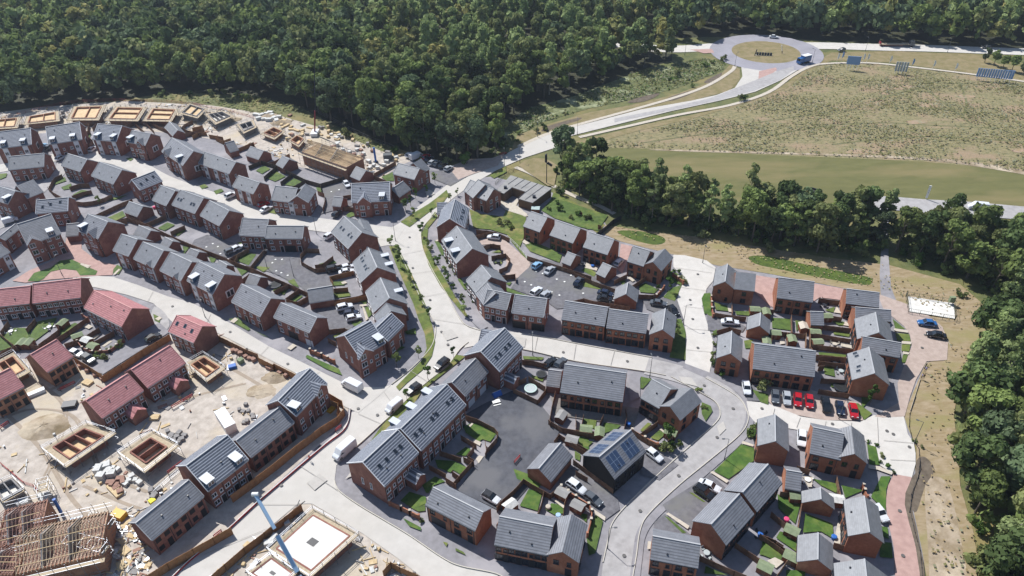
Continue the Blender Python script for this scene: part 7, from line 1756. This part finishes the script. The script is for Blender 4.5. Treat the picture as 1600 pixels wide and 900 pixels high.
# trampolines
def tramp(cr, q, r_, label, pad='trampoline_pad'):
    c = at(*px(cr, q), .8); root = empty('trampoline', (c[0], c[1], 0), 0, label=label, cat='trampoline'); n = 24
    m = MB(); m.prism([(r_ * .8 * math.cos(2 * math.pi * k / n), r_ * .8 * math.sin(2 * math.pi * k / n)) for k in range(n)], .72, .76); m.build('jumping_mat', 'trampoline_mat' if pad != 'trampoline_pad' else 'sign_grey', root)
    m = MB()
    for k in range(n):
        a, b = 2 * math.pi * k / n, 2 * math.pi * (k + 1) / n
        P = [(rr * math.cos(t), rr * math.sin(t), .8) for rr, t in ((r_ * .8, a), (r_, a), (r_, b), (r_ * .8, b))]; m.face(P)
    m.build('pad', pad, root)
    for k in range(6):
        a = math.pi * k / 3; m = MB(); m.tube((r_ * .95 * math.cos(a), r_ * .95 * math.sin(a), 0), (r_ * .95 * math.cos(a), r_ * .95 * math.sin(a), .79), .04, .04, 6); m.build('leg', 'pole_grey', root)
tramp('j', (1145,732), 1.5, 'round trampoline with pale teal pad in the dark green garden'); tramp('e', (650,722), 1.7, 'dark trampoline behind the lowest stepped town house', 'dark_frame')
tramp('m', (170,720), 1.7, 'dark trampoline beside the end house with roof windows', 'dark_frame'); tramp('j', (1230,620), 1.3, 'dark trampoline in the planted garden above the teal one', 'dark_frame')
# play tent, slide, parasols, garden tables
c = at(*px('q', (882,68)), .8); root = empty('play_tent', (c[0], c[1], 0), .5, label='blue play tent in the shade of the dark striped terrace', cat='tent')
m = MB(); m.face([(-1.1,-.9,0),(1.1,-.9,0),(1.0,0,1.3),(-1.0,0,1.3)]); m.face([(1.1,.9,0),(-1.1,.9,0),(-1.0,0,1.3),(1.0,0,1.3)]); m.face([(1.1,-.9,0),(1.1,.9,0),(1,0,1.3)]); m.face([(-1.1,.9,0),(-1.1,-.9,0),(-1,0,1.3)]); m.build('canopy', 'blue_plastic', root)
m = MB(); m.tube((-1.2, 0, 1.32), (1.2, 0, 1.32), .05, .05, 6); m.build('ridge_pole', 'pole_white', root)
c = at(*px('q', (878,145)), .4); root = empty('picnic_table', (c[0], c[1], 0), .3, label='white garden table with benches next to the blue play tent', cat='table')
m = MB(); m.box(-.9, .9, -.4, .4, .7, .76); m.build('tabletop', 'sign_white', root)
for s in (-1, 1): m = MB(); m.box(-.9, .9, s * .75 - .14, s * .75 + .14, .42, .46); m.build('bench', 'sign_white', root); m = MB(); m.box(s * .6 - .05, s * .6 + .05, -.7, .7, 0, .41); m.build('leg', 'sign_white', root)
def seatset(cr, q, mt, label, n=4):
    c = at(*px(cr, q), .5); root = empty('garden_table', (c[0], c[1], 0), R.uniform(0, 3), label=label, cat='garden table', group=None)
    m = MB(); m.tube((0, 0, .68), (0, 0, .74), .6, .6, 14); m.build('tabletop', mt, root); m = MB(); m.tube((0, 0, 0), (0, 0, .679), .06, .06, 6); m.build('leg', 'dark_frame', root)
    for k in range(n):
        a = 2 * math.pi * k / n + .4; x, y = c[0] + 1.1 * math.cos(a), c[1] + 1.1 * math.sin(a)
        ch = empty('garden_chair', (x, y, 0), a + math.pi / 2, label='garden chair at the ' + label, cat='chair', group='chairs at the ' + label)
        m = MB(); m.box(-.25, .25, -.25, .25, .4, .45); m.build('seat', mt, ch); m = MB(); m.box(-.25, .25, -.29, -.25, .46, .9); m.build('backrest', mt, ch)
        m = MB(); [m.box(sx * .2 - .02, sx * .2 + .02, sy * .2 - .02, sy * .2 + .02, 0, .399) for sx in (-1, 1) for sy in (-1, 1)]; m.build('leg_frame', 'dark_frame', ch)
for cr, q, mt, lb in (('l', (940,485), 'dark_frame', 'black table on the paved end of the eastern garden'), ('w', (410,150), 'sign_white', 'white table on the bright decked garden'), ('h', (385,255), 'sign_white', 'white table on the lawn of the red terrace'), ('h', (85,290), 'sign_white', 'white table at the left of the red terrace gardens'),
                  ('l', (1020,790), 'slab_path', 'pale table in the long eastern garden'), ('m', (170,600), 'sign_grey', 'grey table below the end house with roof windows'), ('m', (125,540), 'dark_frame', 'dark table beside the small lawn of the end house'), ('g', (50,560), 'dark_frame', 'dark table behind the three house row'),
                  ('v', (1445,580), 'dark_frame', 'dark table behind the driveway terrace'), ('i', (1285,-160), 'dark_frame', 'dark table in the conservatory garden'), ('v', (1020,720), 'sign_grey', 'grey table beside the gable wall at the bottom'), ('f', (890,545), 'dark_frame', 'dark table in the pink courtyard garden')):
    seatset(cr, q, mt, lb)
for cr, q, mt, lb in (('w', (243,462), 'pink_plastic', 'pink play ball on the garden lawn'), ('w', (615,600), 'blue_plastic', 'blue water butt on the pale patio'), ('u', (1362,432), 'crane_blue', 'pale blue parasol in the small bottom garden'), ('u', (1283,365), 'slab_path', 'straw coloured garden ornament on the small bottom lawn'),
                  ('v', (1440,580), 'blue_plastic', 'blue bin behind the striped terrace'), ('g', (130,580), 'blue_plastic', 'blue paddling pool behind the three house row'), ('r', (410,315), 'blue_plastic', 'blue bin beside the corner house fence'), ('d', (1205,122), 'pink_plastic', 'pink garden toy behind the middle street house')):
    c = at(*px(cr, q), .5); root = empty('garden_ornament', (c[0], c[1], 0), 0, label=lb, cat='garden item')
    m = MB(); m.tube((0, 0, 0), (0, 0, .9), .45, .5, 12); m.build('body', mt, root); m = MB(); m.tube((0, 0, .901), (0, 0, 1.0), .54, .4, 12); m.build('lid', mt, root)
# wheelie bins and patio slabs
for cr, q in (('i', (1295,634)), ('i', (1310,636)), ('p', (1285,790)), ('p', (1300,795)), ('n', (460,30)), ('n', (480,35)), ('r', (265,830)), ('u', (850,745)), ('d', (835,492)), ('d', (850,490)), ('s', (1390,570))):
    pass
E_ = ['e:1165,715,1200,705,1215,720,1180,730', 'u:1300,300,1330,310,1420,370,1400,380', 'q:660,340,690,312,700,320,672,350', 'q:720,595,745,568,778,578,740,632', 'q:690,460,705,440,760,465,750,495', 'w:640,490,665,500,660,660,610,650', 'w:370,130,445,140,440,215,410,215',
      'w:90,790,150,765,220,800,160,850', 'l:1010,550,1035,505,1050,530,1075,560', 'l:1085,650,1100,620,1130,640,1140,660', 'l:1065,780,1165,805,1160,835,1065,815', 'l:590,760,620,740,630,795,590,800', 'l:180,500,215,460,225,550,190,545', 'm:580,275,685,290,690,310,580,295', 'm:640,375,720,380,715,400,640,395', 'm:650,455,700,465,695,480,650,475',
      'g:65,600,80,560,170,600,160,625', 'g:400,680,425,670,460,700,440,710', 'f:1080,400,1095,380,1140,410,1110,420', 'f:880,60,960,110,1010,90,1040,60,1050,80,1030,120,1120,180,1110,200,950,150,870,80', 'h:650,260,680,235,730,260,700,280', 'h:710,350,770,320,780,330,740,360', 'h:800,415,860,370,885,375,820,420', 'h:1215,200,1250,180,1270,195,1240,215',
      'i:300,220,340,190,365,205,330,235', 'i:745,430,790,395,820,410,775,445', 'i:1310,90,1365,85,1370,98,1320,105', 'i:1330,100,1345,110,1380,200,1360,215', 'r:650,365,665,360,710,395,700,405', 'r:1300,455,1385,485,1380,500,1290,475', 'r:1045,700,1065,690,1190,765,1175,785', 'v:700,425,720,415,885,520,870,545', 'v:140,390,230,450,225,480,150,430',
      'v:560,640,585,640,580,700,555,700', 'n:380,540,470,555,570,605,560,620,450,580,380,570', 'k:790,700,800,690,1030,0', 'b:1180,840,1200,840,1200,870,1180,870', 'd:630,575,640,565,715,585,690,605', 'd:885,655,930,610,945,615,905,655', 'c:860,620,900,640,1000,700,1010,860,980,900,880,870', 'f:400,385,430,380,440,388,410,395']
for s in E_:
    c_, fl = s.split(':'); fl = [float(v) for v in fl.split(',')]
    if c_ in ('k', 'b', 'c'): continue
    sheet('patio', c_, fl, 'slab_path', h=LAYER_TOP + .012)
# people
def person(cr, q, top, bottom, label, ang=0, pose=0, kid=1.0):
    c = at(*px(cr, q), 0); h = 1.72 * kid
    J = [(0,0,.95),(0,0,1.15),(0,0,1.4),(0,0,1.52),(0,.02,1.64), (.1,0,.9),(.12,.03+.1*pose,.5),(.13,-.06*pose,.08),(.13,.1,.03), (-.1,0,.9),(-.12,.03-.1*pose,.5),(-.13,.06*pose,.08),(-.13,.12,.03),
         (.19,0,1.4),(.25,.02,1.13),(.24,.16,.92),(-.19,0,1.4),(-.25,.02,1.13),(-.24,.16,.92)]
    E = [(0,1),(1,2),(2,3),(3,4),(0,5),(5,6),(6,7),(7,8),(0,9),(9,10),(10,11),(11,12),(2,13),(13,14),(14,15),(2,16),(16,17),(17,18)]
    Rr = [.15,.13,.15,.06,.1, .095,.065,.045,.04, .095,.065,.045,.04, .06,.045,.035,.06,.045,.035]
    me = bpy.data.meshes.new('person'); me.from_pydata([tuple(v * kid for v in j) for j in J], E, [])
    o = bpy.data.objects.new('tmp', me); COL.objects.link(o)
    sk = o.modifiers.new('s', 'SKIN'); ss = o.modifiers.new('d', 'SUBSURF'); ss.levels = 1
    for i, v in enumerate(me.skin_vertices[0].data): v.radius = (Rr[i] * kid, Rr[i] * kid * .8); v.use_root = i == 0
    dg = bpy.context.evaluated_depsgraph_get(); m2 = bpy.data.meshes.new_from_object(o.evaluated_get(dg)); bpy.data.objects.remove(o)
    m2.name = 'body'
    for k in (top, bottom, 'skin'): m2.materials.append(M[k])
    for p in m2.polygons:
        z = p.center.z / kid; x = abs(p.center.x) / kid
        p.material_index = 2 if z > 1.47 or (x > .2 and z < 1.12) else (0 if z > .93 else 1)
    root = empty('person', (c[0], c[1], LAYER_TOP * .9), rad(ang), label=label, cat='person'); obj('body', m2, root)
    hb = MB(); hb.tube((0, -.02 * kid, 1.68 * kid), (0, -.03 * kid, 1.78 * kid), .115 * kid, .06 * kid, 10); hb.build('hair', 'hair', root)
mat('lilac', '8d8fc0', rough=.9)
person('p', (925,608), 'hivis', 'navy_cloth', 'person in red hi-vis top walking on the lower left street', 40, 1)
person('m', (822,615), 'lilac', 'navy_cloth', 'person in pale lilac top standing behind the other two at the knee rail', 120, .3)
person('m', (792,668), 'lilac', 'navy_cloth', 'person in lilac top, left of the pair at the end of the knee rail', 60, .3)
person('m', (806,672), 'navy_cloth', 'navy_cloth', 'person in dark clothes, right of the pair at the end of the knee rail', -30, .3)
person('l', (910,470), 'sign_white', 'navy_cloth', 'person in white top in the garden by the pink court', -60, .2)
# haze
# ================================================================ LIGHT
sc.render.engine = 'CYCLES'
w_ = bpy.data.worlds.new('World'); sc.world = w_; w_.use_nodes = True
nt = w_.node_tree; bg = nt.nodes['Background']; sky = nt.nodes.new('ShaderNodeTexSky'); sky.sky_type = 'NISHITA'; sky.sun_disc = False
SUN_EL, SUN_AZ = rad(52), rad(130)   # azimuth of the sun measured from +X, anticlockwise
sky.sun_elevation = SUN_EL; sky.sun_rotation = math.pi / 2 - SUN_AZ
sky.air_density = 1.0; sky.dust_density = .6
nt.links.new(sky.outputs[0], bg.inputs[0]); bg.inputs[1].default_value = 0.09
sd = bpy.data.lights.new('sun', 'SUN'); so = bpy.data.objects.new('sun', sd); COL.objects.link(so)
sd.energy = 4.5; sd.angle = rad(.53); sd.color = (1.0, .98, .95)
dv = (math.cos(SUN_EL) * math.cos(SUN_AZ), math.cos(SUN_EL) * math.sin(SUN_AZ), math.sin(SUN_EL))
from mathutils import Vector
so.rotation_euler = Vector(dv).to_track_quat('Z', 'Y').to_euler()
so.location = (0, 100, 200)
sc.view_settings.view_transform = 'Standard'; sc.view_settings.look = 'None'; sc.view_settings.exposure = 0.5; sc.view_settings.gamma = 1.0
sc.cycles.use_denoising = True
sc.cycles.max_bounces = 5; sc.cycles.diffuse_bounces = 3; sc.cycles.glossy_bounces = 2; sc.cycles.transparent_max_bounces = 4
sc.cycles.use_adaptive_sampling = True; sc.cycles.adaptive_threshold = .02

# haze: one closed box of even air round the whole scene
mb = MB(); mb.box(-1100, 1100, -120, 1000, -1.0, 130.0)
hz = bpy.data.materials.new('haze'); hz.use_nodes = True; n_ = hz.node_tree; n_.nodes.remove(n_.nodes['Principled BSDF'])
pv = n_.nodes.new('ShaderNodeVolumePrincipled'); pv.inputs['Color'].default_value = (.72, .82, 1.0, 1); pv.inputs['Density'].default_value = .00011; pv.inputs['Anisotropy'].default_value = .2
n_.links.new(pv.outputs[0], n_.nodes['Material Output'].inputs['Volume'])
MATS['haze'] = hz
tag(mb.build('haze', 'haze'), kind='stuff', label='thin blue summer haze')
sc.cycles.volume_bounces = 0
